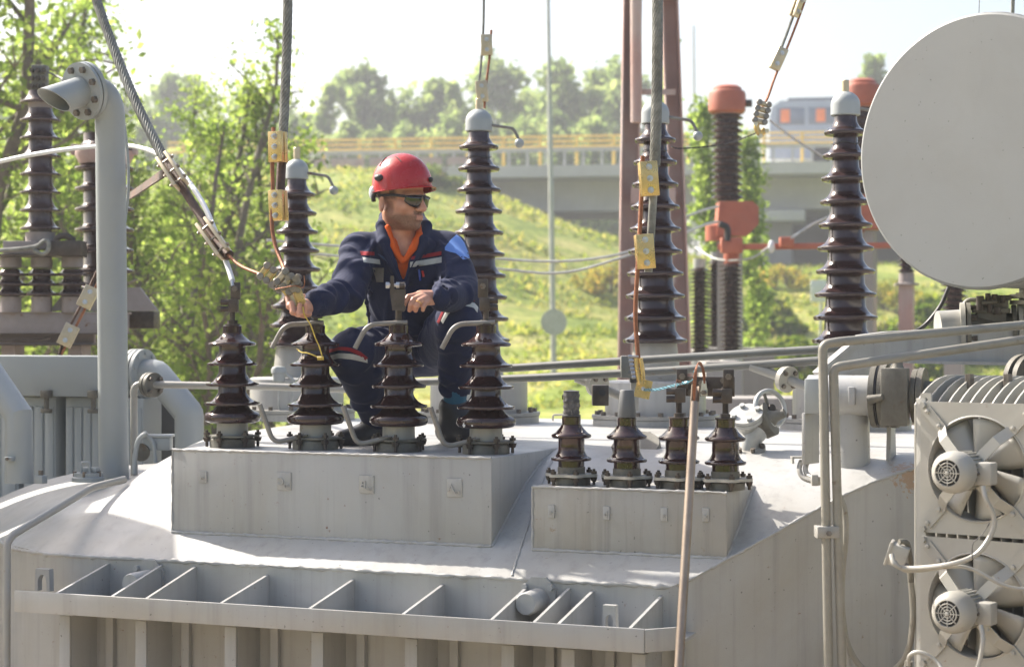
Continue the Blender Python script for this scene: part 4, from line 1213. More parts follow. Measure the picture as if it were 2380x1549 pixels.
tcop = [t0, copy_tree(t0), copy_tree(t0)]
for i, px in enumerate((1113, 1523, 1965)):
    o = tcop[i]
    p = PY(px, 900, YTB); o.location = (p.x, YTB, ZTB_); o['label'] = tb_lab[px]; o.rotation_euler = (0, 0, 0.4 * i); world_part(o); tbs.append(o)
    ball_horn(o, 0, 1.35, 0.064)
n0 = tall_bushing(h_top=1.155, n=9, r0=0.142, r1=0.092, c0=0.088, c1=0.050, z_first=0.34, z_last=1.075, dome_r=0.056)
n0['label'] = 'shorter bushing with grey dome cap behind the worker\'s outstretched hand'
p = PY(690, 900, YTB); n0.location = (p.x, YTB, ZTB_); world_part(n0); ball_horn(n0, 0, 1.155, 0.056, 1.0)
# thin wire rings tied round the tall bushings
for o in tbs:
    b = MB(); z = 1.225
    b.tube([o.location + Vector((0.060 * math.cos(a), 0.060 * math.sin(a), z + 0.004 * math.sin(3 * a))) for a in [2 * PI * k / 32 for k in range(33)]], 0.0018, 5)
    b.build('tie_wire', M['rubber'], o)
# ------------------------------------------------------------------ vent pipe at the left end
base = PZ(265, 1112, -0.572)
vd = depth(base)
vent = thing('vent_pipe', base, 'thick grey vertical vent pipe with flanged outlet bent towards the left', 'pipe')
s = vd / FPX
rp = 34.5 * s
t_top = P(256, 285, vd)
nrm = CV(-0.60, -0.20, 0.77).normalized()
fc = P(208, 213, vd) + CV(0, 0, 0.035)
path = [base + (t_top - base) * (k / 10) for k in range(11)]
pc = P(257, 205, vd - 0.02)
for k in range(1, 13):
    t = k / 12; path.append(t_top * (1 - t) ** 2 + pc * 2 * t * (1 - t) + fc * t * t)
MB().tube(path, rp, 36).build('stack', M['paint_cool'], vent, smooth=60)
MB().tube([t_top + (base - t_top).normalized() * 0.001 + UP * k for k in (-0.003, 0.003)], rp * 1.02, 36).build('weld_ring', M['paint_cool'], vent)
rf = 0.113
MB().lathe([(rp * 0.9, -0.004), (rf, -0.004), (rf, 0.014), (rp, 0.015)], 48, frame(fc, nrm), cap=False).build('rear_flange', M['paint_cool'], vent)
MB().lathe([(rf * 0.96, 0.0135), (rf * 0.96, 0.0205)], 48, frame(fc, nrm)).build('gasket', M['rubber'], vent)
fo = MB().lathe([(rp, 0.02), (rf, 0.02), (rf, 0.034), (rp * 0.9, 0.035)], 48, frame(fc, nrm), cap=False).build('front_flange', M['paint_cool'], vent)
T = frame(fc, nrm, UP)
for k in range(8):
    a = 2 * PI * k / 8 + 0.35
    q = T @ Vector((0.089 * math.cos(a), 0.089 * math.sin(a), 0.034))
    MB().hexa(q, q + nrm * 0.014, 0.014).build('bolt', M['bolt'], fo)
# outlet: a short pipe cut obliquely, with an inside
q0 = fc + nrm * 0.03
ax2 = CV(-0.62, -0.34, 0.70).normalized()
Tm = frame(q0, ax2, UP)
n = 40; vs = []; fs = []
cut = CV(-0.30, -0.85, 0.42).normalized()
Lc = 0.135
cc = q0 + ax2 * Lc
for (rad, inner) in ((rp * 1.0, 0), (rp * 0.90, 1)):
    for ring in range(2):
        for k in range(n):
            a = 2 * PI * k / n
            p0 = Tm @ Vector((rad * math.cos(a), rad * math.sin(a), 0))
            if ring == 1:
                t = (cc - p0).dot(cut) / ax2.dot(cut); p0 = p0 + ax2 * max(t, 0.02)
            vs.append(p0)
for k in range(n):
    k2 = (k + 1) % n
    fs += [(k, k2, n + k2, n + k), (2 * n + k, 3 * n + k, 3 * n + k2, 2 * n + k2), (n + k, n + k2, 3 * n + k2, 3 * n + k)]
MB().add(vs, fs).build('outlet', M['paint_cool'], vent, smooth=40)
MB().tube(smooth_path([P(232, 195, vd + 0.12), P(268, 215, vd + 0.12), P(290, 300, vd + 0.12), P(299, 420, vd + 0.12), P(290, 520, vd + 0.1), P(283, 600, vd + 0.05)]), 0.0062, 8).build('side_conduit', M['paint_cool'], vent)

# gear on the low shelf beside it
o = thing('inspection_cover', PZ(205, 1118, -0.568), 'low round bolted inspection cover beside the vent pipe\'s foot', 'cover')
q = o.location.copy()
MB().lathe([(0.062, 0), (0.062, 0.016), (0.055, 0.02), (0.055, 0.034), (0.0, 0.036)], 32, Matrix.Translation(q), cap=False).build('lid', M['paint_cool'], o)
MB().box(Matrix.Translation(q + Vector((0.01, 0, 0.045))), 0.07, 0.03, 0.02, 0.004).build('hinge_bar', M['paint_cool'], o)
b = MB(); b.tube(fillet([q + CV(-0.02, 0.03, 0.03), q + CV(-0.02, 0.075, 0.03), q + CV(0.012, 0.075, 0.03), q + CV(0.012, 0.03, 0.03)], 0.01), 0.006, 8); b.build('lift_eye', M['paint_cool'], o)
for k in range(5):
    a = 2 * PI * k / 5; w = q + Vector((0.05 * math.cos(a), 0.05 * math.sin(a), 0.02)); MB().hexa(w, w + UP * 0.02, 0.008).build('bolt', M['bolt'], o)
q = PZ(95, 1123, -0.571)
o = thing('bolted_block', q, 'small bolted steel block standing alone on the tank\'s left shelf', 'block')
MB().box(Matrix.Translation(q + UP * 0.016), 0.036, 0.036, 0.032, 0.003).build('block', M['paint_cool'], o); MB().hexa(q + UP * 0.03, q + UP * 0.05, 0.010).build('bolt', M['bolt'], o)

# bent rail pipe at the left
o = thing('bent_rail', P(14, 1549, 6.3), 'bent grey pipe rising from below and turning along the tank\'s left shoulder', 'pipe')
pts = [P(14, 1900, 6.35), P(16, 1262, 6.45), P(28, 1243, 6.47), P(214, 1132, 6.88), P(290, 1113, 7.0)]
MB().tube(fillet(pts, 0.03), 0.0135, 16).build('tube', M['paint_b'], o)

# ------------------------------------------------------------------ cooler bank behind the left end
rad = thing('cooler_bank', Vector((P(120, 900, 8.6).x, P(120, 900, 8.6).y, GROUND)), 'pale grey radiator bank with box header behind the tank\'s left end', 'radiator')
HY = 7.55
hx1 = PY(258, 870, HY).x; hx0 = -7.6
z1 = PY(150, 827, HY).z; z0 = PY(190, 922, HY).z
MB().box(Matrix.Translation(((hx0 + hx1) / 2, HY + 0.14, (z0 + z1) / 2)), hx1 - hx0, 0.28, z1 - z0, 0.006).build('header', M['paint_cool'], rad)
for k, (xa, xb, groove) in enumerate(((-140, -60, 2), (-40, 40, 2), (52, 126, 3), (150, 232, 4), (252, 330, 3))):
    A = PY(xa, 1000, HY + 0.05).x; B = PY(xb, 1000, HY + 0.05).x
    pn = MB(); pn.box(Matrix.Translation(((A + B) / 2, HY + 0.14, (z0 + GROUND) / 2)), B - A, 0.16, z0 - GROUND - 0.01, 0.003)
    po = pn.build('panel', M['paint_cool'], rad)
    for g in range(groove):
        xg = A + (B - A) * (g + 0.5) / groove
        MB().box(Matrix.Translation((xg, HY + 0.058, (z0 + GROUND) / 2)), (B - A) / groove * 0.78, 0.016, z0 - GROUND - 0.1, 0.006).build('fin', M['paint_cool'], po)
    MB().box(Matrix.Translation(((A + B) / 2, HY + 0.35, (z0 + GROUND) / 2)), (B - A) * 1.5, 0.02, z0 - GROUND - 0.02).build('gap_shade_sheet', M['dark_gap'], po)  # dark sheet added behind the panels, standing in for shade in their gaps
for px in (108, 217):
    q = PY(px, 925, HY - 0.02)
    b = MB(); b.box(Matrix.Translation(q + UP * 0.02), 0.045, 0.04, 0.035, 0.003); b.cyl(q + UP * 0.01, q - UP * 0.05, 0.012, n=10); b.box(Matrix.Translation(q - UP * 0.06), 0.05, 0.03, 0.02, 0.003)
    b.build('drain_valve', M['paint_dirty'], rad)
MB().cyl((hx1 - 0.01, HY + 0.14, PY(322, 868, HY + 0.14).z), (PY(322, 868, HY + 0.14).x - 0.02, HY + 0.14, PY(322, 868, HY + 0.14).z), 0.068, n=28).build('header_neck', M['paint_cool'], rad)
# flanged elbow at the header's right end
fq = PY(322, 868, HY + 0.14)
fx = Vector((1, 0, 0)); fo = None
for k, (off, rr, mt) in enumerate(((-0.03, 0.118, 'paint_cool'), (-0.012, 0.112, 'rubber'), (-0.006, 0.118, 'paint_cool'), (0.014, 0.112, 'rubber'), (0.02, 0.118, 'paint_cool'))):
    MB().lathe([(0.02, 0), (rr, 0), (rr, 0.017), (0.02, 0.017)], 44, frame(fq + fx * off, fx), cap=True).build('joint_flange', M[mt], rad)
T = frame(fq, fx, UP)
for k in range(10):
    a = 2 * PI * k / 10; w = T @ Vector((0.098 * math.cos(a), 0.098 * math.sin(a), 0.036)); MB().hexa(w, w + fx * 0.010, 0.010).build('bolt', M['paint_cool'], rad)
er = 0.068
pth = [fq + fx * 0.03, fq + fx * 0.10, P(440, 962, depth(fq) - 0.15), P(440, 1150, depth(fq) - 0.15)]
MB().tube(fillet(pth, 0.012, 2), er, 32).build('elbow_pipe', M['paint_cool'], rad, smooth=25)
MB().lathe([(0.15, -0.28), (0.15, 0.0), (0.13, 0.04), (0.08, 0.065), (0, 0.075)], 36, frame(P(355, 985, 9.6), Vector((1, 0, 0))), cap=False).build('lower_drum', M['paint_w'], rad)
# mitred elbow at the picture's left edge
q = PZ(45, 1121, -0.571); dq = depth(q)
o = thing('mitred_pipe', q, 'mitred grey elbow pipe at the left edge standing on the tank shelf', 'pipe')
MB().tube([q, P(44, 965, dq), P(-45, 835, dq + 0.15), P(-200, 690, dq + 0.35)], 0.0545, 32).build('elbow', M['paint_cool'], o, smooth=25)
MB().box(Matrix.Translation(P(22, 1066, dq - 0.06)), 0.035, 0.02, 0.016, 0.002).build('bracket', M['paint_cool'], o)
MB().hexa(P(16, 1066, dq - 0.07), P(16, 1066, dq - 0.085), 0.007).build('bolt', M['bolt'], o)

# unseen panel bank added left of the view to shade the tank's left shoulder
cb = thing('added_shade_bank', (-5.9, 6.1, GROUND), 'unseen upright panels added beyond the left edge to shade the tank shoulder', 'radiator')
MB().cyl((-5.9, 4.9, 0.95), (-5.9, 7.15, 0.95), 0.08, n=24).build('top_header', M['paint_cool'], cb)
for k, (y_, w_, h_) in enumerate(((5.10, 0.33, 1.22), (5.58, 0.30, 1.10), (6.02, 0.34, 1.30), (6.50, 0.36, 1.16), (6.95, 0.26, 1.0))):
    MB().box(Matrix.Translation((-5.9 - 0.06 * (k % 2), y_, (h_ + GROUND) / 2)), 0.30, w_, h_ - GROUND, 0.03).build('panel', M['paint_cool'], cb)

# flanged oil pipe running left to right behind the bushings
D1, D2 = 7.62, 7.30
o = thing('oil_pipe', P(310, 1085, D1), 'thin grey oil pipe with bolted flange running behind the brown bushings', 'pipe')
MB().tube(fillet([P(312, 1110, D1), P(311, 893, D1), P(352, 893, D1 - 0.01), P(600, 897, 7.5), P(830, 905, 7.42), P(960, 900, D2)], 0.05), 0.0145, 18).build('tube', M['paint_b'], o)
fq = P(352, 894, D1 - 0.01); fx = (P(600, 897, 7.5) - fq).normalized()
fn = (fx + CV(0, 0, 0.55)).normalized()
for off, rr, mt in ((-0.020, 0.050, 'paint_dirty'), (-0.003, 0.048, 'rubber'), (0.003, 0.050, 'paint_dirty')):
    fo = MB().lathe([(0.012, 0), (rr, 0), (rr, 0.015), (0.012, 0.015)], 32, frame(fq + fn * off, fn)).build('flange', M[mt], o)
T = frame(fq + fn * 0.018, fn, UP)
for k in range(4):
    a = PI / 4 + k * PI / 2; w = T @ Vector((0.035 * math.cos(a), 0.035 * math.sin(a), 0)); MB().hexa(w, w + fn * 0.014, 0.009).build('bolt', M['bolt'], fo)
# terminal box with conduit loops on the dome
q = P(367, 1030, 7.35)
o = thing('junction_box', q, 'grey round-edged junction box with conduit loop beside the vent pipe', 'box')
MB().box(frame(q, UP, RT), 0.105, 0.08, 0.05, 0.006).build('case', M['paint_cool'], o); MB().box(frame(q + UP * 0.03, UP, RT), 0.118, 0.09, 0.010, 0.003).build('lid', M['paint_cool'], o)
MB().tube(smooth_path([P(342, 1005, 7.28), P(322, 1022, 7.28), P(314, 1060, 7.28), P(312, 1100, 7.28)]), 0.010, 10).build('conduit', M['paint_cool'], o)
MB().tube(smooth_path([P(342, 1012, 7.32), P(356, 1030, 7.3), P(362, 1075, 7.3)]), 0.009, 10).build('conduit', M['paint_cool'], o)
MB().lathe([(0.035, 0), (0.035, 0.012), (0.0, 0.013)], 24, frame(P(330, 1050, 7.32), CV(-0.3, 0, 1)), cap=False).build('round_cover', M['paint_dirty'], o)
# thermometer well with dish head
q = PZ(648, 975, -0.415)
o = thing('thermometer_head', q, 'small grey dish-shaped thermometer head on a thin stem between bushings', 'gauge')
z_ = lambda y: P(648, y, depth(q)).z
MB().cyl(q, Vector((q.x, q.y, z_(905))), 0.006, n=10).build('stem', M['galv'], o)
MB().lathe([(0.012, z_(905) - q.z), (0.013, z_(893) - q.z), (0.030, z_(884) - q.z), (0.031, z_(868) - q.z), (0.037, z_(866) - q.z), (0.037, z_(858) - q.z), (0.030, z_(852) - q.z), (0, z_(850) - q.z)], 28, Matrix.Translation(q), cap=False).build('head', M['paint_cool'], o)
MB().tube(smooth_path([P(662, 868, depth(q)), P(680, 885, depth(q)), P(678, 930, depth(q)), P(660, 975, depth(q))]), 0.009, 10).build('conduit', M['galv'], o)
MB().box(Matrix.Translation(q + UP * 0.02), 0.05, 0.05, 0.04, 0.004).build('foot', M['paint_cool'], o)
for px, l in ((1005, 'small bent lifting hook on the tank top between the worker\'s feet'), (1285, 'small bent lifting hook on the tank top beside the taped bushing'), (1385, 'small bent lifting hook on the tank top behind the tapered sleeve')):
    q = PZ(px, 978, -0.425)
    MB().tube(fillet([q, q + UP * 0.03, q + UP * 0.034 + CV(0.09, 0, 0.03), q + CV(0.12, 0.012, 0.04)], 0.012), 0.005, 8).build('lifting_hook', M['paint_w'], None, label=l, cat='hook', group='small hooks on the tank top')

# ------------------------------------------------------------------ twin pipes across the back
tw = thing('twin_pipes', P(1460, 860, 7.2), 'pair of long dark grey pipes held by a saddle clamp behind the worker', 'pipe')
Pa = [P(880, 872, 7.65), P(1130, 858, 7.45), P(1460, 838, 7.2), P(1900, 812, 6.9), P(2040, 806, 6.85)]
Pb = [P(880, 890, 7.60), P(1130, 882, 7.40), P(1460, 866, 7.15), P(1900, 838, 6.85), P(2040, 828, 6.8)]
MB().tube(smooth_path(Pa, 4), 0.0155, 18).build('upper_pipe', M['pipe_shaded'], tw); MB().tube(smooth_path(Pb, 4), 0.0155, 18).build('lower_pipe', M['pipe_shaded'], tw)
q = (P(1456, 838, 7.17) + P(1456, 866, 7.15)) / 2
MB().box(frame(q, UP, RT), 0.045, 0.05, 0.085, 0.006).build('saddle_clamp', M['pipe_shaded'], tw); MB().box(frame(q + CV(0.028, -0.01, -0.02), UP, RT), 0.028, 0.04, 0.10, 0.003).build('rubber_pad', M['rubber'], tw)
MB().box(frame(P(1475, 905, 7.2), UP, RT), 0.03, 0.012, 0.16, 0.002).build('stay_plate', M['paint_b'], tw)
for (x0, y0, x1, y1, fx_, fy_, d, l) in ((1340, 878, 1480, 935, 1388, 893, 7.35, 'thin'), (1745, 850, 1895, 905, 1828, 880, 6.95, 'thick')):
    a, c = P(x0, y0, d), P(x1, y1, d - 0.1)
    fq = P(fx_, fy_, d - 0.06); n_ = (c - a).normalized(); fn = (n_ + CV(0, 0, 0.8)).normalized()
    MB().cyl(a, c, 0.017, n=18).build('stay_pipe', M['paint_b'], tw)
    fo = MB().lathe([(0.01, -0.012), (0.047, -0.012), (0.047, 0.0), (0.049, 0.0), (0.049, 0.012), (0.01, 0.012)], 30, frame(fq, fn)).build('stay_flange', M['paint_w'], tw)
    T = frame(fq + fn * 0.012, fn, UP)
    for k in range(4):
        aa = PI / 4 + k * PI / 2; w = T @ Vector((0.034 * math.cos(aa), 0.034 * math.sin(aa), 0)); MB().hexa(w, w + fn * 0.010, 0.0085).build('bolt', M['bolt'], fo)
    MB().cyl(a, c, 0.0175, n=18)
o = thing('black_terminal_box', P(1393, 920, 6.9), 'small dark terminal box behind the taped bushing', 'box')
MB().box(frame(P(1395, 918, 6.9), UP, RT), 0.06, 0.05, 0.075, 0.004).build('case', M['steel_dark'], o); MB().cyl(P(1400, 912, 6.87), P(1400, 912, 6.83), 0.012, n=12).build('gland', M['rubber'], o)

# handwheel valve
vq = on_tank(1742, 1048); vd_ = depth(vq)
hv = thing('handwheel_valve', vq, 'grey angled valve with bolted cover and spoked handwheel on the tank top', 'valve')
fl_n = Vector((0, -0.35, 0.93)).normalized()
MB().lathe([(0.03, -0.005), (0.056, -0.005), (0.056, 0.014), (0.03, 0.015)], 36, frame(vq, fl_n)).build('foot_flange', M['paint_b'], hv)
T = frame(vq, fl_n)
for k in range(6):
    a = 2 * PI * k / 6; w = T @ Vector((0.046 * math.cos(a), 0.046 * math.sin(a), 0.014)); MB().hexa(w, w + fl_n * 0.014, 0.0085).build('bolt', M['bolt'], hv)
top_ = P(1780, 975, vd_ + 0.02)
MB().tube([vq, P(1745, 1022, vd_), P(1768, 990, vd_), top_], [0.034, 0.036, 0.041, 0.043], 28).build('body', M['galv'], hv, smooth=60)
ax_ = CV(0.62, 0.45, -0.62).normalized()
MB().lathe([(0.03, -0.02), (0.060, -0.02), (0.060, -0.004), (0.058, -0.004), (0.058, 0.0), (0.060, 0.0), (0.060, 0.016), (0.03, 0.02), (0.020, 0.035), (0.015, 0.07)], 32, frame(P(1782, 976, vd_ + 0.01), CV(0.75, 0.35, 0.35)), cap=True).build('bonnet', M['paint_dirty'], hv)
cn = CV(-0.22, 0.82, 0.52).normalized(); cq = P(1735, 968, vd_ - 0.02)
co = MB().lathe([(0.035, -0.05), (0.045, -0.02), (0.058, -0.012), (0.058, 0.0), (0.056, 0.0), (0.056, 0.004), (0.058, 0.004), (0.058, 0.014), (0.0, 0.015)], 36, frame(cq, cn), cap=False).build('cover', M['galv'], hv)
T = frame(cq + cn * 0.013, cn)
for k in range(4):
    a = 2 * PI * k / 4 + 0.5; w = T @ Vector((0.042 * math.cos(a), 0.042 * math.sin(a), 0)); MB().hexa(w, w + cn * 0.012, 0.010).build('bolt', M['galv'], co)
wc = P(1790, 949, vd_ + 0.03); wn_ = CV(0.48, 0.22, 0.85).normalized()
T = frame(wc, wn_, UP)
MB().tube([T @ Vector((0.062 * math.cos(2 * PI * k / 40), 0.062 * math.sin(2 * PI * k / 40), 0)) for k in range(41)], 0.0085, 10, cap=False).build('wheel_rim', M['galv'], hv)
for k in range(3):
    a = 2 * PI * k / 3 + 0.3; MB().tube([T @ Vector((0, 0, -0.008)), T @ Vector((0.06 * math.cos(a), 0.06 * math.sin(a), 0))], 0.006, 8).build('spoke', M['paint_dirty'], hv)
MB().cyl(T @ Vector((0, 0, -0.035)), T @ Vector((0, 0, 0.014)), 0.014, n=14).build('hub', M['steel_dark'], hv)
# round plate on the shoulder behind the small bushings
q = on_tank(1478, 1040)
o = thing('manhole_plate', q, 'rusty-edged round plate welded to the shoulder behind the small bushings', 'plate')
sn = Vector((0, -0.527, 0.85))
MB().lathe([(0.0, 0.004), (0.085, 0.004), (0.088, 0.0), (0.088, -0.02)], 40, frame(q + sn * 0.008, sn), cap=False).build('disc', M['paint_dirty'], o)
for px, py in ((1510, 1022), (1432, 1052)):
    w = on_tank(px, py); MB().hexa(w, w + sn * 0.03, 0.012).build('bolt', M['bolt'], o)

# leaning pole
a, c = P(1617, 898, 5.62), P(1578, 1549, 5.30)
lo = a + (c - a) * 1.9
pole = thing('leaning_pole', lo, 'worn brownish tubular pole leaning against the turret with its end cut open', 'pole')
dv = (a - lo).normalized()
Tn = frame(a - dv * 0.05, dv, CV(0, 0, 1)); rr = 0.0132
MB().cyl(lo, a - dv * 0.05, rr * 1.02, rr, n=22).build('shaft', M['stick'], pole)
vs = []; fs = []
for ring, z in enumerate((0, 0.055)):
    for k in range(13):
        an = R(60 + 240 * k / 12)
        for r_ in (rr, rr * 0.82): vs.append(Tn @ Vector((r_ * math.cos(an), r_ * math.sin(an), z)))
for k in range(12):
    i = 2 * k; j = 26 + 2 * k
    fs += [(i, i + 2, j + 2, j), (i + 1, j + 1, j + 3, i + 3), (j, j + 2, j + 3, j + 1)]
MB().add(vs, fs).build('split_end', M['stick'], pole, smooth=40)
b = MB()
for k in range(3):
    j = 0.0035 * (k - 1)
    b.tube(smooth_path([P(1613, 930, 5.60) + CV(j * 0.5, 0, 0.002), P(1615, 880, 5.6) + CV(j, 0, 0), P(1620, 848, 5.62) + CV(j * 0.4, j * 0.6, 0), P(1629, 846, 5.65) + CV(j * 0.3, j, 0), P(1636, 868, 5.70) + CV(j * 0.8, 0, 0), P(1637, 890, 5.74) + CV(j * 0.3, 0, 0)]), 0.0018, 6)
b.build('copper_loop', M['copper'], pole)
lg = PY(1637, 906, 5.785)
b = MB(); b.prism([(-0.006, 0.03), (0.006, 0.03), (0.011, 0.0), (0.011, -0.018), (-0.011, -0.018), (-0.011, 0.0)], frame(lg, (0, -1, 0), (1, 0, 0)), 0.004); b.build('cable_lug', M['zinc'], pole, smooth=0)
MB().hexa(lg + Vector((0, -0.004, -0.008)), lg + Vector((0, -0.014, -0.008)), 0.0085).build('lug_bolt', M['bolt'], pole)

# ------------------------------------------------------------------ right end
# pair of bent pipes in front of the tank's chamfered end
pr = thing('riser_pipes', P(1925, 1549, 5.55), 'two parallel grey riser pipes strapped together, bending right towards the conservator', 'pipe')
DA = 5.55
MB().tube(fillet([P(1930, 2300, DA), P(1926, 1549, DA), P(1912, 800, DA), P(1948, 794, DA), P(2410, 752, DA + 0.25), P(2700, 725, DA + 0.4)], 0.045), 0.0138, 20).build('outer_riser', M['riser'], pr)
MB().tube(fillet([P(1962, 2300, DA), P(1957, 1549, DA), P(1937, 853, DA), P(1980, 847, DA), P(2410, 784, DA + 0.1), P(2700, 740, DA + 0.2)], 0.045), 0.0138, 20).build('inner_riser', M['riser'], pr)
for px, py, vert in ((1921, 1235, 1),):
    MB().box(frame(P(px + 2, py, DA - 0.002), UP, RT), 0.064, 0.036, 0.034, 0.003).build('strap', M['paint_b'], pr)
    MB().hexa(P(px + 6, py + 4, DA - 0.018), P(px + 6, py + 4, DA - 0.034), 0.0085).build('bolt', M['bolt'], pr)
    MB().box(frame(P(px - 18, py, DA + 0.02), UP, RT), 0.02, 0.06, 0.034, 0.002).build('strap_foot', M['paint_b'], pr)
for k, (x_, y_) in enumerate(((1941, 794), (1979, 848))):
    pass
# conduits beside the risers
o = thing('hanging_conduit', P(1960, 1130, 5.7), 'grey flexible conduit hanging in a long loop behind the riser pipes', 'conduit')
MB().tube(smooth_path([P(1945, 1140, 5.66), P(1962, 1180, 5.66), P(1966, 1240, 5.66), P(1958, 1330, 5.66), P(1958, 1420, 5.66), P(1972, 1500, 5.66), P(2010, 1555, 5.66), P(2060, 1562, 5.6), P(2105, 1525, 5.55), P(2122, 1440, 5.52), P(2115, 1330, 5.5), P(2105, 1290, 5.5)]), 0.0092, 10).build('loop', M['riser'], o)
MB().tube(smooth_path([P(1956, 1400, 5.69), P(1962, 1470, 5.69), P(1975, 1560, 5.69), P(1985, 1700, 5.69)]), 0.008, 10).build('second_conduit', M['paint_b'], o)
o = thing('conduit_bracket', P(1870, 1090, 5.9), 'angle bracket holding two short flexible conduits above the chamfered edge', 'bracket')
for dx in (0, 14):
    MB().tube(smooth_path([P(1862 + dx, 1072, 5.95), P(1858 + dx, 1090, 5.92), P(1868 + dx * 0.8, 1110 - dx * 0.4, 5.9), P(1905, 1122 - dx * 0.6, 5.86)]), 0.0082, 10).build('conduit', M['paint_b'], o)
MB().box(frame(P(1862, 1062, 5.95), UP, RT), 0.065, 0.03, 0.006, 0.001).build('angle_plate', M['paint_b'], o); MB().box(frame(P(1842, 1068, 5.94), UP, RT), 0.006, 0.03, 0.022).build('angle_lip', M['paint_b'], o)
MB().box(frame(P(1893, 1115, 5.86), UP, RT), 0.02, 0.024, 0.034, 0.002).build('conduit_clip', M['paint_b'], o)

# header stub, butterfly valve, supports
hd = thing('radiator_header', P(2000, 920, 5.9), 'short thick grey header pipe with stacked dirty flanges at the tank\'s right end', 'pipe')
HX = Vector((1, 0, 0))
hc = P(1950, 918, 6.22)
def along(px, py):
    """the header's axis runs along world X"""
    r = ray(px, py); t = hc.y / r.y; q = r * t; return Vector((q.x, hc.y, hc.z))
h0, h1 = along(1950, 918), along(2050, 918)
MB().cyl(h0 - HX * 0.10, h1, 0.066, n=36).build('header_pipe', M['paint'], hd)
MB().box(Matrix.Translation(along(1990, 918) + Vector((0, -0.068, 0.0))), 0.022, 0.014, 0.06, 0.003).build('lug', M['paint'], hd)
for px, rr, th, mt in ((2030, 0.104, 0.018, 'paint_dirty'), (2043, 0.100, 0.006, 'rubber'), (2050, 0.104, 0.020, 'paint_dirty'), (2074, 0.104, 0.020, 'paint_dirty'), (2124, 0.088, 0.016, 'paint_dirty'), (2138, 0.092, 0.018, 'paint_dirty')):
    q = along(px, 918); MB().lathe([(0.03, 0), (rr, 0), (rr, th), (0.03, th)], 44, frame(q, HX)).build('flange', M[mt], hd)
q = along(2085, 918); T = frame(q, HX, UP)
for k in range(8):
    a = 2 * PI * k / 8; w = T @ Vector((0.084 * math.cos(a), 0.084 * math.sin(a), 0)); MB().hexa(w - HX * 0.03, w + HX * 0.016, 0.010).build('bolt', M['bolt'], hd)
MB().cyl(along(2060, 918), along(2180, 918), 0.05, n=24).build('spool', M['paint_dirty'], hd)
MB().box(Matrix.Translation(along(2092, 918) + Vector((0.0, -0.085, 0.0))), 0.085, 0.05, 0.185, 0.004).build('valve_box', M['paint_dirty'], hd)
q = along(2098, 918) + Vector((0, -0.085, 0.09)); MB().lathe([(0.022, 0), (0.016, 0.012), (0.016, 0.03), (0, 0.032)], 14, Matrix.Translation(q), cap=False).build('grease_nipple', M['paint_dirty'], hd)
MB().tube([along(2042, 918) + Vector((-0.01, -0.11, -0.01)), along(2046, 918) + Vector((0.03, -0.12, 0.0))], [0.016, 0.010], 12).build('lever', M['paint_dirty'], hd)
sp = along(1975, 918) + Vector((0, 0.03, -0.05)); gz = tank_z(sp.x, sp.y) - 0.03
MB().cyl(Vector((sp.x, sp.y, gz)), sp, 0.062, 0.056, n=32).build('support_leg', M['paint'], hd)
q = along(2052, 918) + Vector((0, 0.10, -0.08)); gz = tank_z(q.x, q.y) - 0.03
b = MB(); b.prism([(-0.05, gz), (0.06, gz), (0.04, q.z), (-0.03, q.z)], Matrix(((0, 0, 1, q.x), (1, 0, 0, q.y), (0, 1, 0, 0), (0, 0, 0, 1))), 0.014); b.build('support_plate', M['paint'], hd, smooth=0)
q = P(1897, 905, 5.75); gz = tank_z(q.x, q.y)
MB().box(Matrix.Translation(P(1892, 920, 5.9)), 0.05, 0.05, 0.11, 0.005).build('side_box', M['paint_cool'], hd)
b = MB(); w0 = P(1888, 960, 5.92); w1 = P(1880, 1075, 5.95); b.box(frame((w0 + w1) / 2, UP, (0.3, 1, 0)), 0.09, 0.012, (w0 - w1).length, 0.002); b.build('side_plate', M['paint'], hd)

# radiator with finned top behind the fans
FY = 5.46
rd2 = thing('fan_radiator', Vector((PY(2134, 1240, FY).x, FY, GROUND)), 'finned radiator with ridged top behind the two cooling fans', 'radiator')
fx0 = PY(2122, 930, FY + 0.10).x
zt = PY(2250, 872, FY + 0.14).z
nf = 34; pitch = 0.0335
finm = MB()
pr_ = []
for k in range(13):
    t = k / 12; pr_.append((0.17 * (t - 0.5) * 2, -0.085 * abs((t - 0.5) * 2) ** 2.2))
poly = [(-0.17, GROUND - zt + 0.3)] + pr_ + [(0.17, GROUND - zt + 0.3)]
finm.prism(poly, Matrix(((0, 0, 1, -0.0025), (1, 0, 0, 0), (0, 1, 0, 0), (0, 0, 0, 1))), 0.005)
fm = finm.mesh('fin', M['paint_w'], 30)
for k in range(nf):
    o = link('fin', fm, rd2); o.matrix_basis = Matrix.Translation((fx0 + 0.02 + k * pitch, FY + 0.25, zt)) @ Matrix.Rotation(R(-14), 4, 'Z')
pp = [((FY + 0.25) + 0.115 * math.cos(a), zt - 0.075 + 0.058 * math.sin(a)) for a in [2 * PI * k / 20 for k in range(20)]]
MB().cyl((fx0 - 0.03, FY + 0.25, zt - 0.06), (fx0 + nf * pitch, FY + 0.25, zt - 0.06), 0.05, n=24).build('top_header', M['paint_dirty'], rd2)
MB().box(Matrix.Translation((fx0 + nf * pitch / 2, FY + 0.30, (zt - 0.15 + GROUND) / 2)), nf * pitch, 0.05, zt - GROUND - 0.4).build('core', M['dark_gap'], rd2)  # dark box among the fins, standing in for the shade between them
for px in (2217, 2313):
    q = PY(px, 885, FY + 0.18); MB().hexa(q - UP * 0.02, q + UP * 0.022, 0.014).build('air_vent', M['bolt'], rd2)
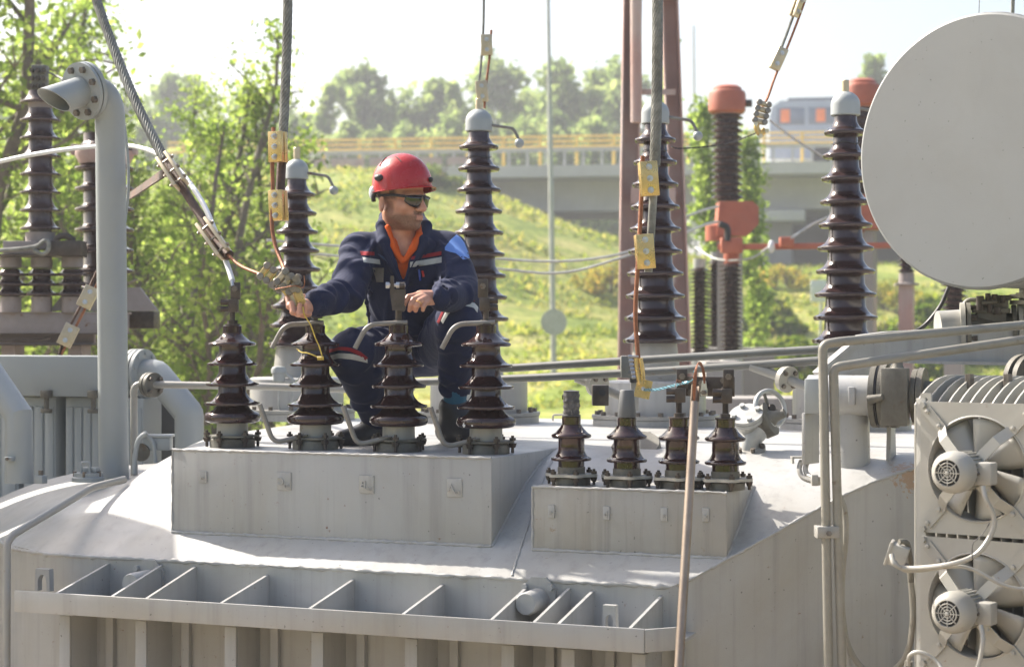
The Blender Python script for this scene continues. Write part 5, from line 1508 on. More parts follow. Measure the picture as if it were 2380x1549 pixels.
for px in (2255, 2345):
    q = PY(px, 868, FY + 0.55)
    for off in (0, 0.028): MB().lathe([(0.02, 0), (0.082, 0), (0.082, 0.018), (0.02, 0.018)], 36, frame(q + Vector((off, 0, -0.02)), Vector((1, -0.3, 0)))).build('rear_flange', M['paint_dirty'], rd2)

# two cooling fans, on panels turned a little towards the left
FANG = R(-17)
FO = PY(2134, 1240, FY); FNRM = Vector((-math.sin(R(17)), -math.cos(R(17)), 0))
rd2.rotation_euler = (0, 0, FANG)
PW, PH = 0.345, 0.372
def fan(px, py):
    root = thing('cooling_fan', (0, 0, 0), '', 'fan', 'cooling fans on the radiator', local=True)
    MB().plate_hole(Matrix(), PW, PH, 0.146, 0.010, 64).build('panel', M['paint_w'], root, smooth=30)
    sh = MB(); n = 64; vs = []; fs = []
    prof = [(0.1515, -0.0004), (0.150, -0.0025), (0.1475, -0.0028), (0.146, 0.0), (0.145, 0.08)]
    for (r_, y_) in prof:
        for k in range(n): a = 2 * PI * k / n; vs.append((r_ * math.cos(a), y_, r_ * math.sin(a)))
    for i in range(len(prof) - 1):
        for k in range(n): k2 = (k + 1) % n; fs.append((i * n + k, i * n + k2, (i + 1) * n + k2, (i + 1) * n + k))
    sh.add(vs, fs).build('shroud', M['paint_w'], root, smooth=50)
    for sx in (-1, 1):
        for sz in (-1, 1):
            cr = Vector((sx * PW * 0.44, -0.006, sz * PH * 0.44)); mid = Vector((sx * 0.105, -0.006, sz * 0.112)); q1 = Vector((sx * 0.080, -0.045, sz * 0.085)); q2 = Vector((sx * 0.022, -0.060, sz * 0.022))
            st = MB(); w = Vector((sx, 0, -sz)).normalized() * 0.0155
            for a_, b_ in ((cr, mid), (mid, q1), (q1, q2)):
                th = Vector((0, 0.005, 0))
                st.add([a_ - w, a_ + w, b_ + w, b_ - w, a_ - w + th, a_ + w + th, b_ + w + th, b_ - w + th], [(0, 1, 2, 3), (7, 6, 5, 4), (0, 4, 5, 1), (2, 6, 7, 3), (1, 5, 6, 2), (0, 3, 7, 4)])
            so = st.build('strap', M['paint_w'], root, smooth=20)
            for p_ in (cr * 0.97 + Vector((0, -0.001, 0)), mid * 1.06):
                MB().lathe([(0.0065, 0), (0.0065, 0.006), (0, 0.008)], 10, frame((p_.x, -0.007, p_.z), (0, -1, 0)), cap=False).build('rivet', M['paint_w'], so)
            MB().hexa((sx * PW * 0.47, 0, sz * PH * 0.475), (sx * PW * 0.47, -0.012, sz * PH * 0.475), 0.0095).build('panel_bolt', M['paint_w'], root)
    bl = MB(); prof = []
    # one twisted blade
    vs = []; fs = []
    for i in range(7):
        t = i / 6; r_ = 0.03 + 0.112 * t; half = 0.024 + 0.036 * t; tw_ = R(48 - 20 * t)
        for j in range(5):
            s_ = (j / 4 - 0.5) * 2
            ang = s_ * half / r_ * 0.8
            vs.append((r_ * math.sin(ang), 0.016 + s_ * half * math.sin(tw_) * 0.55 + 0.006 * s_ * s_, r_ * math.cos(ang)))
    for i in range(6):
        for j in range(4): a_ = i * 5 + j; fs.append((a_, a_ + 1, a_ + 6, a_ + 5))
    bme = MB().add(vs, fs).mesh('blade', M['paint_w'], 180)
    for k in range(7):
        o = link('blade', bme, root); o.matrix_basis = Matrix.Rotation(2 * PI * k / 7 + 0.25, 4, 'Y')
        md = o.modifiers.new('thickness', 'SOLIDIFY'); md.thickness = 0.003
    MB().lathe([(0.035, 0.0), (0.042, 0.01), (0.042, 0.05), (0, 0.051)], 32, frame((0, 0.005, 0), (0, 1, 0)), cap=True).build('hub', M['paint_w'], root)
    # motor
    mo = MB(); mo.lathe([(0.046, -0.01), (0.050, 0.105)], 40, frame((0, -0.02, 0), (0, -1, 0)))
    m_ = mo.build('motor', M['paint_w'], root)
    for k in range(26):
        a = 2 * PI * k / 26; d_ = Vector((math.cos(a), 0, math.sin(a)))
        MB().box(frame(Vector((0, -0.080, 0)) + d_ * 0.0515, d_, (0, 1, 0)), 0.075, 0.0028, 0.007).build('cooling_rib', M['paint_w'], m_, smooth=0)
    cp = MB(); cp.lathe([(0.057, 0.0), (0.0585, 0.012), (0.0585, 0.030), (0.056, 0.046), (0.049, 0.058), (0.041, 0.064), (0.0365, 0.0655), (0.0355, 0.063), (0.035, 0.058), (0, 0.058)], 48, frame((0, -0.118, 0), (0, -1, 0)), cap=True)
    c_ = cp.build('fan_cowl', M['paint_w'], m_, smooth=40)
    MB().lathe([(0, 0), (0.035, 0)], 32, frame((0, -0.1765, 0), (0, -1, 0)), cap=False).build('grille_shade_disc', M['rubber'], c_)  # black disc stands in for the shaded inside of the cowl
    g = MB(); ty = -0.1828
    for rr in (0.011, 0.019, 0.027):
        g.tube([Vector((rr * math.cos(2 * PI * k / 28), ty, rr * math.sin(2 * PI * k / 28))) for k in range(29)], 0.0016, 5, cap=False)
    g.build('grille_rings', M['paint_w'], c_, kind='stuff')
    for k in range(8):
        a = 2 * PI * k / 8; MB().box(frame((0.021 * math.cos(a), ty + 0.0005, 0.021 * math.sin(a)), (0, 1, 0), (math.cos(a), 0, math.sin(a))), 0.029, 0.0026, 0.003).build('grille_spoke', M['paint_w'], c_, smooth=0)
    MB().lathe([(0.006, 0), (0.006, 0.004), (0, 0.005)], 14, frame((0, ty, 0), (0, -1, 0)), cap=False).build('grille_hub', M['paint_w'], c_)
    tbx = MB(); tbx.box(Matrix.Translation((0.064, -0.080, -0.004)), 0.052, 0.045, 0.062, 0.005); tb_ = tbx.build('terminal_box', M['paint_w'], root)
    MB().hexa((0.052, -0.103, -0.004), (0.052, -0.109, -0.004), 0.006).build('box_screw', M['bolt'], tb_)
    MB().lathe([(0.012, 0), (0.012, 0.006), (0.009, 0.007), (0.009, 0.018)], 14, frame((0.066, -0.080, -0.034), (0, 0, -1))).build('cable_gland', M['paint_w'], tb_)
    return root
f0 = fan(0, 0); f1 = copy_tree(f0)
for o, (px, py), l in ((f0, (2270, 1090), 'upper grey cooling fan with motor, grille and wiring box on a square panel'), (f1, (2270, 1408), 'lower grey cooling fan with motor, grille and wiring box on a square panel')):
    o['label'] = l
    r_ = ray(px, py); q = r_ * (FO.dot(FNRM) / r_.dot(FNRM)); o.location = q; o.rotation_euler = (0, 0, FANG)
fp = thing('fan_mounting_strip', Vector((PY(2134, 1240, FY).x, FY, GROUND)), 'upright strip of angle steel carrying the two fan panels', 'frame')
q0 = PY(2134, 925, FY + 0.012); MB().box(Matrix.Translation((q0.x + 0.005, FY + 0.016, (q0.z + GROUND) / 2)), 0.030, 0.010, q0.z - GROUND, 0.001).build('strip', M['paint_w'], fp)
lgp = MB(); lgp.plate_hole(Matrix.Translation((q0.x + 0.02, FY + 0.012, q0.z - 0.005)), 0.034, 0.040, 0.007, 0.008, 24); lgp.build('lug', M['paint_w'], fp); fp.rotation_euler = (0, 0, FANG)

# wiring of the fans
jq = P(2088, 1290, 5.30)
jb = thing('fan_junction_box', jq, 'small tilted metal junction box with cables looping to both fans', 'box')
TJ = frame(jq, CV(0.25, 0.9, 0.2), CV(1, -0.35, 0.3))
MB().box(TJ, 0.050, 0.035, 0.062, 0.004).build('case', M['paint_w'], jb); MB().box(TJ @ Matrix.Translation((-0.026, 0, 0)), 0.010, 0.042, 0.070, 0.003).build('lid', M['paint_w'], jb)
MB().cyl(TJ @ Vector((0.026, -0.012, -0.015)), TJ @ Vector((0.036, -0.012, -0.015)), 0.006, n=10).build('screw', M['bolt'], jb)
ca = smooth_path([P(2072, 1288, 5.23), P(2080, 1310, 5.21), P(2110, 1320, 5.21), P(2200, 1312, 5.13), P(2268, 1288, 5.11), P(2305, 1238, 5.11), P(2310, 1200, 5.11), P(2292, 1160, 5.11), P(2285, 1130, 5.13)])
MB().tube(ca, 0.0072, 10).build('upper_fan_cable', M['paint_w'], jb)
MB().tube(smooth_path([P(2078, 1302, 5.22), P(2110, 1326, 5.22), P(2210, 1316, 5.14), P(2260, 1322, 5.13), P(2330, 1358, 5.11), P(2390, 1368, 5.11), P(2480, 1360, 5.11)]), 0.0052, 10).build('side_cable', M['paint_w'], jb)
MB().tube(smooth_path([P(2280, 1452, 5.13), P(2284, 1490, 5.11), P(2270, 1560, 5.11), P(2230, 1650, 5.11)]), 0.0066, 10).build('lower_fan_cable', M['paint_w'], jb)
MB().tube(smooth_path([P(2300, 1215, 5.10), P(2284, 1240, 5.10), P(2262, 1262, 5.10), P(2260, 1300, 5.10)]), 0.0014, 5).build('thin_wire', M['rubber'], jb)
MB().tube(smooth_path([P(2090, 1258, 5.29), P(2108, 1262, 5.30), P(2116, 1300, 5.34), P(2118, 1350, 5.38)]), 0.008, 10).build('rear_conduit', M['paint_dirty'], jb)
MB().tube(smooth_path([P(2112, 1545, 5.28), P(2115, 1522, 5.26), P(2140, 1515, 5.24), P(2180, 1540, 5.22), P(2210, 1600, 5.16)]), 0.0062, 10).build('bottom_cable', M['paint_w'], jb)
MB().cyl(P(2108, 1575, 5.30), P(2112, 1535, 5.29), 0.011, n=12).build('bottom_gland', M['paint_dirty'], jb)

# beam, relay, conservator
bm1 = thing('support_beam', P(2200, 815, 6.3), 'deep grey steel beam with tapered end under the relay', 'beam')
A = P(1902, 868, 6.55); 
poly_px = [(1902, 868), (2000, 783), (2060, 775), (2520, 752), (2520, 850), (2100, 842), (1970, 862), (1908, 885)]
bd = 6.45; pl3 = [P(x, y, bd) for x, y in poly_px]
Tb = frame(pl3[0], CV(0, 0, 1), RT); inv = Tb.inverted()
MB().prism([tuple((inv @ p)[:2]) for p in pl3], Tb, 0.016).build('web', M['paint'], bm1, smooth=0)
for (x0, y0, x1, y1) in ((1900, 868, 2002, 782), (2000, 782, 2064, 774), (2064, 774, 2520, 751)):
    a, c = P(x0, y0, bd), P(x1, y1, bd); MB().box(frame((a + c) / 2 + CV(0, 0, -0.03), UP if False else (c - a).cross(CV(0, 0, 1)), c - a), (c - a).length, 0.12, 0.012).build('flange_plate', M['paint'], bm1, smooth=0)
a, c = P(2105, 840, bd), P(2520, 848, bd); MB().box(frame((a + c) / 2 + CV(0, 0, 0.02), (c - a).cross(CV(0, 0, 1)), c - a), (c - a).length, 0.06, 0.010).build('lower_flange', M['paint'], bm1, smooth=0)

rl = thing('gas_relay', P(2300, 740, 6.5), 'dirty bolted gas relay with round flanges sitting on the beam', 'relay')
RD_ = 6.5
rc = P(2305, 758, RD_); rx = CV(0.98, 0.02, 0.2).normalized()
for px, rr, th, mt in ((2232, 0.088, 0.016, 'paint_w'), (2246, 0.088, 0.014, 'paint_dirty'), (2352, 0.080, 0.014, 'paint_dirty'), (2366, 0.084, 0.014, 'paint_w')):
    q = P(px, 762, RD_); MB().lathe([(0.03, 0), (rr, 0), (rr, th), (0.03, th)], 44, frame(q, rx)).build('flange', M[mt], rl)
for k in range(6):
    T = frame(P(2256, 762, RD_), rx, UP); a = 2 * PI * k / 6; w = T @ Vector((0.07 * math.cos(a), 0.07 * math.sin(a), 0)); MB().hexa(w, w + rx * 0.02, 0.010).build('bolt', M['bolt'], rl)
MB().cyl(P(2180, 766, RD_), P(2235, 763, RD_), 0.065, n=32).build('inlet_pipe', M['paint'], rl)
MB().cyl(P(2250, 764, RD_), P(2360, 762, RD_), 0.052, n=24).build('body', M['paint_dirty'], rl)
MB().box(frame(P(2303, 738, RD_), UP, rx), 0.10, 0.09, 0.10, 0.006).build('housing', M['paint_dirty'], rl)
MB().box(frame(P(2303, 722, RD_), UP, rx), 0.125, 0.11, 0.014, 0.002).build('housing_rim', M['paint_dirty'], rl)
MB().box(frame(P(2306, 706, RD_), UP, rx), 0.105, 0.095, 0.032, 0.006).build('lid', M['paint_dirty'], rl)
MB().box(frame(P(2322, 692, RD_ - 0.0), UP, rx), 0.08, 0.08, 0.018, 0.006).build('lid_top', M['paint_dirty'], rl)
for px, py, r_, h_ in ((2278, 690, 0.013, 0.045), (2296, 684, 0.009, 0.03), (2312, 686, 0.010, 0.03), (2330, 690, 0.009, 0.02), (2300, 706, 0.010, 0.03), (2318, 716, 0.014, 0.022)):
    q = P(px, py, RD_ - 0.05); MB().cyl(q - UP * h_, q + UP * 0.004, r_, n=12).build('fitting', M['steel_dark'], rl)
MB().tube([P(2282, 704, RD_ - 0.06), P(2318, 700, RD_ - 0.07)], 0.006, 8).build('test_lever', M['paint_dirty'], rl)
MB().tube(smooth_path([P(2278, 698, RD_), P(2252, 697, RD_), P(2238, 712, RD_), P(2236, 735, RD_)]), 0.0075, 10).build('copper_tube', M['paint_w'], rl)
q = P(2382, 700, RD_ - 0.1)
for yy, rr in ((693, 0.07), (707, 0.07)): MB().lathe([(0.02, 0), (rr, 0), (rr, 0.014), (0.02, 0.014)], 32, frame(P(2395, yy, RD_), UP)).build('upright_flange', M['paint_w'], rl)
MB().cyl(P(2395, 640, RD_), P(2395, 770, RD_), 0.038, n=24).build('riser', M['paint_w'], rl)
for px in (2368, 2378): MB().hexa(P(px, 692, RD_ - 0.05), P(px, 680, RD_ - 0.05), 0.011).build('bolt', M['paint_w'], rl)
MB().tube(smooth_path([P(2205, 668, 7.2), P(2185, 712, 7.2), P(2150, 755, 7.2), P(2115, 774, 7.2), P(2060, 790, 7.2)]), 0.0085, 10).build('black_hose', M['rubber'], None, label='black hose drooping from under the conservator to the beam', cat='hose')

cz = 6.2
cc = P(2278, 351, cz); Rr = 320 * cz / FPX
cons = thing('conservator', cc - UP * Rr, 'huge grey conservator drum whose flat round end fills the upper right', 'tank')
cn = CV(-0.67, 0.0, 0.742).normalized()
T = frame(cc, cn, UP)
MB().lathe([(0, 0.004), (Rr * 0.985, 0.004), (Rr, 0.0), (Rr * 1.0, -0.012), (Rr * 0.985, -0.012)], 128, T, cap=False).build('end_plate', M['disc'], cons, smooth=15)
MB().lathe([(Rr * 0.986, -0.010), (Rr * 0.986, -2.6)], 128, T, cap=True).build('drum', M['disc'], cons, smooth=40)
weldpts = [T @ Vector((Rr * 1.0 * math.cos(2 * PI * k / 200), Rr * 1.0 * math.sin(2 * PI * k / 200), -0.012)) for k in range(201)]
MB().tube(weldpts, [0.004 * random.uniform(0.7, 1.3) for _ in weldpts], 6, cap=False).build('weld_bead', M['disc'], cons)
w0 = cc + cn * -1.6; MB().box(Matrix.Translation((w0.x, w0.y, (w0.z - Rr + GROUND) / 2)), 0.12, 0.5, w0.z - Rr - GROUND + 0.1, 0.01).build('stand', M['paint'], cons)

# ------------------------------------------------------------------ switchgear at the far left
DL = 10.5; sL = DL / FPX
gl = thing('terminal_insulator', P(97, 560, DL), 'dark insulator with tarnished bolted terminal on top, far left', 'insulator')
def zz(y): return (774.5 - y) * sL
b0 = P(93, 548, DL)
core = lambda z: 0.078
sh = [(0.03 + k * 0.107, 0.128) for k in range(7)]
prof = porcelain([(zr, 0.112) for zr in [0.028 + k * 0.1 for k in range(8)]], lambda z: 0.064, 0.0, 0.79, rise=0.055, tip=0.006)
MB().lathe(prof, 44, Matrix.Translation(P(94, 543, DL))).build('porcelain', M['porc_far'], gl, smooth=50)
MB().cyl(P(94, 252, DL), P(94, 222, DL), 0.066, n=30).build('cap', M['pink_steel'], gl)
MB().cyl(P(94, 580, DL), P(94, 540, DL), 0.082, n=30).build('foot', M['pink_steel'], gl)
MB().box(frame(P(93, 185, DL), UP, RT), 0.085, 0.07, 0.155, 0.006).build('terminal', M['paint_dirty'], gl)
for dx in (-0.034, 0.0, 0.034):
    for yy in (166, 184, 202): MB().hexa(P(93, yy, DL) + CV(dx, 0, 0.034), P(93, yy, DL) + CV(dx, 0, 0.06), 0.013).build('bolt', M['steel_dark'], gl)
MB().tube(smooth_path([P(112, 168, DL), P(130, 176, DL), P(150, 186, DL - 0.1)]), 0.006, 8).build('jumper', M['rope'], gl)
g2 = thing('capped_insulator', P(247, 720, 10.8), 'wide dark insulator with red cap, mostly hidden behind the vent pipe', 'insulator')
prof = porcelain([(0.03 + k * 0.117, 0.168) for k in range(8)], lambda z: 0.118, 0.0, 0.93, rise=0.028, tip=0.012)
MB().lathe(prof, 44, Matrix.Translation(P(243, 690, 10.8))).build('porcelain', M['porc_far'], g2, smooth=50)
MB().lathe([(0.14, 0), (0.165, 0.05), (0.165, 0.075)], 36, Matrix.Translation(P(243, 382, 10.8))).build('red_cap', M['red_oxide'], g2)
for px in (176, 309): MB().box(frame(P(px, 348, 10.8), UP, RT), 0.05, 0.05, 0.06, 0.005).build('cap_lug', M['red_oxide'], g2)
MB().prism([(-0.30, 0), (0.30, 0), (0.20, 0.13), (-0.20, 0.13)], frame(P(245, 722, 10.62), CV(0, 0, 1), RT), 0.05).build('base_plate', M['pink_steel'], g2, smooth=0)
fr = thing('steel_support_frame', P(120, 800, 10.6), 'weathered pinkish steel beam frame carrying the far-left insulators', 'frame')
def beam(x0, y0, x1, y1, d, h, dep, mat='pink_steel', name='beam'):
    a, c = P(x0, y0, d), P(x1, y1, d); MB().box(frame((a + c) / 2 - FW * 0.0, UP, c - a), (c - a).length, dep, h, 0.004).build(name, M[mat], fr)
beam(-200, 752, 300, 752, 10.55, 0.115, 0.012); beam(-200, 727, 300, 727, 10.62, 0.012, 0.16); beam(290, 742, 365, 744, 10.9, 0.10, 0.2, 'steel_dark')
beam(-200, 788, 222, 788, 10.7, 0.06, 0.05); beam(-200, 800, 222, 800, 10.62, 0.012, 0.18, 'steel_dark')
beam(-20, 594, 190, 594, 10.5, 0.012, 0.26, 'steel_dark'); beam(10, 576, 90, 576, 10.42, 0.075, 0.06, 'pink_steel'); beam(118, 578, 195, 578, 10.45, 0.085, 0.16, 'steel_dark')
beam(0, 775, 300, 775, 10.52, 0.006, 0.02, 'steel_dark')
for px in (30, 185): 
    a = P(px, 800, 10.65); MB().box(Matrix.Translation(Vector((a.x, a.y, (a.z + GROUND) / 2))), 0.09, 0.09, a.z - GROUND).build('leg', M['pink_steel'], fr)
MB().tube(smooth_path([P(-20, 583, 10.35), P(50, 578, 10.33), P(85, 572, 10.33), P(102, 560, 10.33), P(112, 562, 10.33), P(112, 580, 10.33), P(98, 590, 10.33), P(78, 580, 10.33)]), 0.012, 10).build('cable_loop', M['rope'], fr)
MB().tube(smooth_path([P(128, 570, 10.4), P(135, 552, 10.4), P(155, 548, 10.4), P(172, 560, 10.4)]), 0.018, 10).build('dark_strap', M['steel_dark'], fr)
MB().tube(smooth_path([P(0, 792, 10.5), P(80, 790, 10.5), P(118, 785, 10.5)]), 0.006, 6).build('thin_lead', M['steel_dark'], fr)
for px, l in ((25, 'stubby weathered post insulator at the left edge, red-topped'), (97, 'stubby weathered post insulator under the tarnished terminal, white and red cap'), (168, 'stubby weathered post insulator half in shadow beside the vent pipe')):
    q = P(px, 725, 10.55)
    o = thing('stub_insulator', q, l, 'insulator', 'stubby insulators on the steel frame')
    MB().cyl(q, q + UP * 0.085, 0.058, n=26).build('foot', M['pink_steel'], o)
    MB().lathe(porcelain([(0.10, 0.094), (0.155, 0.092), (0.21, 0.090)], lambda z: 0.050, 0.083, 0.235, rise=0.024, tip=0.008), 32, Matrix.Translation(q)).build('porcelain', M['porc_far'], o, smooth=50)
    MB().lathe([(0.052, 0.245), (0.060, 0.25), (0.060, 0.29), (0.056, 0.305)], 26, Matrix.Translation(q)).build('cap', M['pink_steel'], o)
a, c = P(303, 455, 9.4), P(381, 402, 7.2)
MB().box(frame((a + c) / 2, (c - a).cross(CV(0, 0, 1)), c - a), (c - a).length, 0.008, 0.036).build('connector_bar', M['rope_brown'], None, label='dark brown flat connector bar slanting up to the diagonal cable\'s clamp', cat='bar')
# ------------------------------------------------------------------ distance-field modelling for the worker
class Field:
    def __init__(self, lo, hi, h):
        self.lo = np.array(lo[:], dtype=np.float64); self.h = h
        self.n = np.ceil((np.array(hi[:]) - self.lo) / h).astype(int) + 1
        self.f = np.full(self.n, 0.2, dtype=np.float32)
    def win(self, lo, hi, pad):
        a = np.clip(np.floor((lo - pad - self.lo) / self.h).astype(int), 0, self.n - 1)
        b = np.clip(np.ceil((hi + pad - self.lo) / self.h).astype(int) + 1, 1, self.n)
        sl = tuple(slice(a[i], b[i]) for i in range(3))
        ax = [self.lo[i] + self.h * np.arange(a[i], b[i]) for i in range(3)]
        return sl, np.stack(np.meshgrid(*ax, indexing='ij'), -1)
    def join(self, sl, d, k):
        o = self.f[sl]
        if k > 0:
            h = np.maximum(k - np.abs(o - d), 0) / k
            self.f[sl] = np.minimum(o, d) - h * h * k * 0.25
        else: self.f[sl] = np.minimum(o, d)
    def cone(self, a, b, ra, rb, k=0.02, flat=None):
        a = np.array(a[:]); b = np.array(b[:]); r = max(ra, rb)
        sl, p = self.win(np.minimum(a, b) - r, np.maximum(a, b) + r, 0.03 + k)
        ba = b - a; pa = p - a
        t = np.clip((pa @ ba) / max(1e-9, ba @ ba), 0, 1)
        q = pa - t[..., None] * ba
        if flat is not None:
            n, s = np.array(flat[0][:]), flat[1]
            c = q @ n; q = q + (c * (1 / s - 1))[..., None] * n
        self.join(sl, np.linalg.norm(q, axis=-1) - (ra + (rb - ra) * t), k)
    def chain(self, pts, rs, k=0.02, k2=None, flat=None):
        for i in range(len(pts) - 1): self.cone(pts[i], pts[i + 1], rs[i], rs[i + 1], k if i == 0 or k2 is None else k2, flat)
    def ell(self, c, ax, rad, k=0.02, sub=False):
        c = np.array(c[:]); R_ = max(rad)
        sl, p = self.win(c - R_, c + R_, 0.03 + k)
        A = np.array([v.normalized()[:] for v in ax]); q = (p - c) @ A.T
        rad = np.array(rad)
        k0 = np.linalg.norm(q / rad, axis=-1); k1 = np.linalg.norm(q / rad ** 2, axis=-1) + 1e-9
        d = k0 * (k0 - 1) / k1
        if sub:
            o = self.f[sl]; h = np.maximum(k - np.abs(o + d), 0) / max(k, 1e-6)
            self.f[sl] = np.maximum(o, -d) + h * h * k * 0.25
        else: self.join(sl, d, k)
    def cut(self, planes, pad=0.0):
        """remove the convex region where every plane (point, outward normal) is negative"""
        ax = [self.lo[i] + self.h * np.arange(self.n[i]) for i in range(3)]
        p = np.stack(np.meshgrid(*ax, indexing='ij'), -1).astype(np.float32)
        d = None
        for q, n_ in planes:
            e = (p - np.array(q[:], dtype=np.float32)) @ np.array(n_[:], dtype=np.float32)
            d = e if d is None else np.maximum(d, e)
        self.f = np.maximum(self.f, -d)
    def ripple(self, amp, freq, seed, ridge=False):
        rg = np.random.default_rng(seed)
        ax = [self.lo[i] + self.h * np.arange(self.n[i]) for i in range(3)]
        X, Y, Z = np.meshgrid(*[a.astype(np.float32) for a in ax], indexing='ij')
        m = np.abs(self.f) < 0.05
        x, y, z = X[m], Y[m], Z[m]; acc = np.zeros_like(x)
        for i in range(7):
            w = rg.normal(size=3); w /= np.linalg.norm(w); fr = freq * (0.6 + rg.random() * 1.2); ph = rg.random() * 6.28
            s_ = np.sin((x * w[0] + y * w[1] + z * w[2]) * fr + ph + 1.3 * np.sin((x * w[1] - z * w[0] + y) * fr * 0.6))
            acc += (1 - 2 * np.abs(s_)) if ridge else s_
        self.f[m] += (amp * acc / 4).astype(np.float32)
    def sample(self, p):
        g = (np.array(p) - self.lo) / self.h
        i = np.clip(np.floor(g).astype(int), 0, self.n - 2); t = g - i
        v = 0
        for dx in (0, 1):
            for dy in (0, 1):
                for dz in (0, 1):
                    w = (t[0] if dx else 1 - t[0]) * (t[1] if dy else 1 - t[1]) * (t[2] if dz else 1 - t[2])
                    v += w * self.f[i[0] + dx, i[1] + dy, i[2] + dz]
        return v
    def hit(self, px, py, d0, d1, step=0.004):
        r = ray(px, py); d = d0; pv = None
        while d < d1:
            q = r * d
            if np.all(np.array(q[:]) > self.lo) and np.all(np.array(q[:]) < self.lo + self.h * (self.n - 1)):
                v = self.sample(q)
                if v < 0:
                    return r * (d - step * (v / (v - pv) if pv is not None and pv > v else 0.5))
                pv = v
            d += step
        return None
    def surface(self, name, mat):
        F = self.f; S = F < 0
        c = np.zeros(np.array(F.shape) - 1, dtype=np.int8)
        sh = [(x, y, z) for x in (0, 1) for y in (0, 1) for z in (0, 1)]
        N = c.shape
        for s_ in sh: c += S[s_[0]:s_[0] + N[0], s_[1]:s_[1] + N[1], s_[2]:s_[2] + N[2]]
        act = (c > 0) & (c < 8)
        idx = np.full(N, -1, dtype=np.int64); cells = np.argwhere(act); idx[act] = np.arange(len(cells))
        vals = np.stack([F[cells[:, 0] + s_[0], cells[:, 1] + s_[1], cells[:, 2] + s_[2]] for s_ in sh], 1)
        pos = np.zeros((len(cells), 3)); cnt = np.zeros(len(cells))
        for a in range(8):
            for b_ in range(a + 1, 8):
                da = np.array(sh[b_]) - np.array(sh[a])
                if np.abs(da).sum() != 1: continue
                m = (vals[:, a] < 0) != (vals[:, b_] < 0)
                t = vals[m, a] / (vals[m, a] - vals[m, b_])
                pos[m] += np.array(sh[a]) + t[:, None] * da; cnt[m] += 1
        V = self.lo + self.h * (cells + pos / cnt[:, None])
        faces = []
        for ax in range(3):
            sl0 = [slice(None)] * 3; sl1 = [slice(None)] * 3
            sl0[ax] = slice(0, -1); sl1[ax] = slice(1, None)
            d_ = S[tuple(sl0)] != S[tuple(sl1)]
            e = np.argwhere(d_)
            o1, o2 = (ax + 1) % 3, (ax + 2) % 3
            ok = (e[:, o1] > 0) & (e[:, o2] > 0) & (e[:, o1] < N[o1]) & (e[:, o2] < N[o2]) & (e[:, ax] < N[ax])
            e = e[ok]
            u1 = np.zeros(3, int); u1[o1] = 1; u2 = np.zeros(3, int); u2[o2] = 1
            q = np.stack([idx[tuple((e - u1 - u2).T)], idx[tuple((e - u2).T)], idx[tuple(e.T)], idx[tuple((e - u1).T)]], 1)
            fl = S[e[:, 0], e[:, 1], e[:, 2]]
            q[~fl] = q[~fl][:, ::-1]
            faces.append(q)
        Fc = np.concatenate(faces); Fc = Fc[(Fc >= 0).all(1)]
        return V, np_mesh(name, V, Fc, mat, smooth=True)

def folds(F, a, b_, ra, rb, n, seed, r=0.007, k=0.02, side=None):
    """soft rolls of cloth lying obliquely round a sleeve or trouser leg"""
    rn = random.Random(seed); ax = (b_ - a).normalized()
    T = frame(a, ax, CV(0, 0.3, 1)); L = (b_ - a).length
    for i in range(n):
        t = (i + rn.uniform(0.1, 0.9)) / n; c0 = rn.uniform(-1.3, 1.3); span = rn.uniform(0.9, 1.7); tilt = rn.uniform(-0.5, 0.5)
        pts = []; rs = []
        for j in range(9):
            u = j / 8 - 0.5; an = c0 + span * u; tt = min(1.02, max(-0.02, t + tilt * u * 0.6))
            rad = ra + (rb - ra) * tt
            pts.append(T @ Vector(((rad - 0.001) * math.cos(an), (rad - 0.001) * math.sin(an), L * tt))); rs.append(r * (0.25 + 0.75 * math.cos(PI * u)) * rn.uniform(0.85, 1.15))
        F.chain(pts, rs, k)
def drape(F, pxs, d0, d1, r=0.006, k=0.016):
    """a soft crease running over the cloth along points of sight"""
    pts = [F.hit(x, y, d0, d1) for x, y in pxs]
    pts = [p for p in pts if p is not None]
    if len(pts) < 2: return
    q = smooth_path(pts, 5); n = len(q)
    F.chain(q, [r * (0.3 + 0.7 * math.sin(PI * i / (n - 1))) for i in range(n)], k)

def patch(field, tops, bots, d0, d1, n=14, m=5, off=0.004, th=0.004, bulge=0.0):
    """a strip of cloth laid on the field between two outlines"""
    def along(pts, t):
        x = t * (len(pts) - 1); i = min(len(pts) - 2, int(x)); u = x - i
        return (pts[i][0] * (1 - u) + pts[i + 1][0] * u, pts[i][1] * (1 - u) + pts[i + 1][1] * u)
    vs = []; last = None
    for j in range(m):
        for i in range(n):
            a = along(tops, i / (n - 1)); b_ = along(bots, i / (n - 1)); v_ = j / (m - 1)
            x, y = a[0] * (1 - v_) + b_[0] * v_, a[1] * (1 - v_) + b_[1] * v_
            h = field.hit(x, y, d0, d1)
            if h is None: h = ray(x, y) * (depth(last) if last is not None else (d0 + d1) / 2)
            last = h
            edge = math.sin(PI * v_) * bulge
            vs.append(h - ray(x, y).normalized() * (off + edge))
    k = len(vs)
    vs += [p + ray(1190, 774).normalized() * (th + off) for p in vs]
    fs = []
    for j in range(m - 1):
        for i in range(n - 1):
            a = j * n + i; fs.append((a, a + 1, a + n + 1, a + n)); fs.append((k + a, k + a + n, k + a + n + 1, k + a + 1))
    rim = [i for i in range(n)] + [j * n + n - 1 for j in range(1, m)] + [(m - 1) * n + i for i in range(n - 2, -1, -1)] + [j * n for j in range(m - 2, 0, -1)]
    for a, b_ in zip(rim, rim[1:] + rim[:1]): fs.append((a, b_, k + b_, k + a))
    return MB().add(vs, fs)

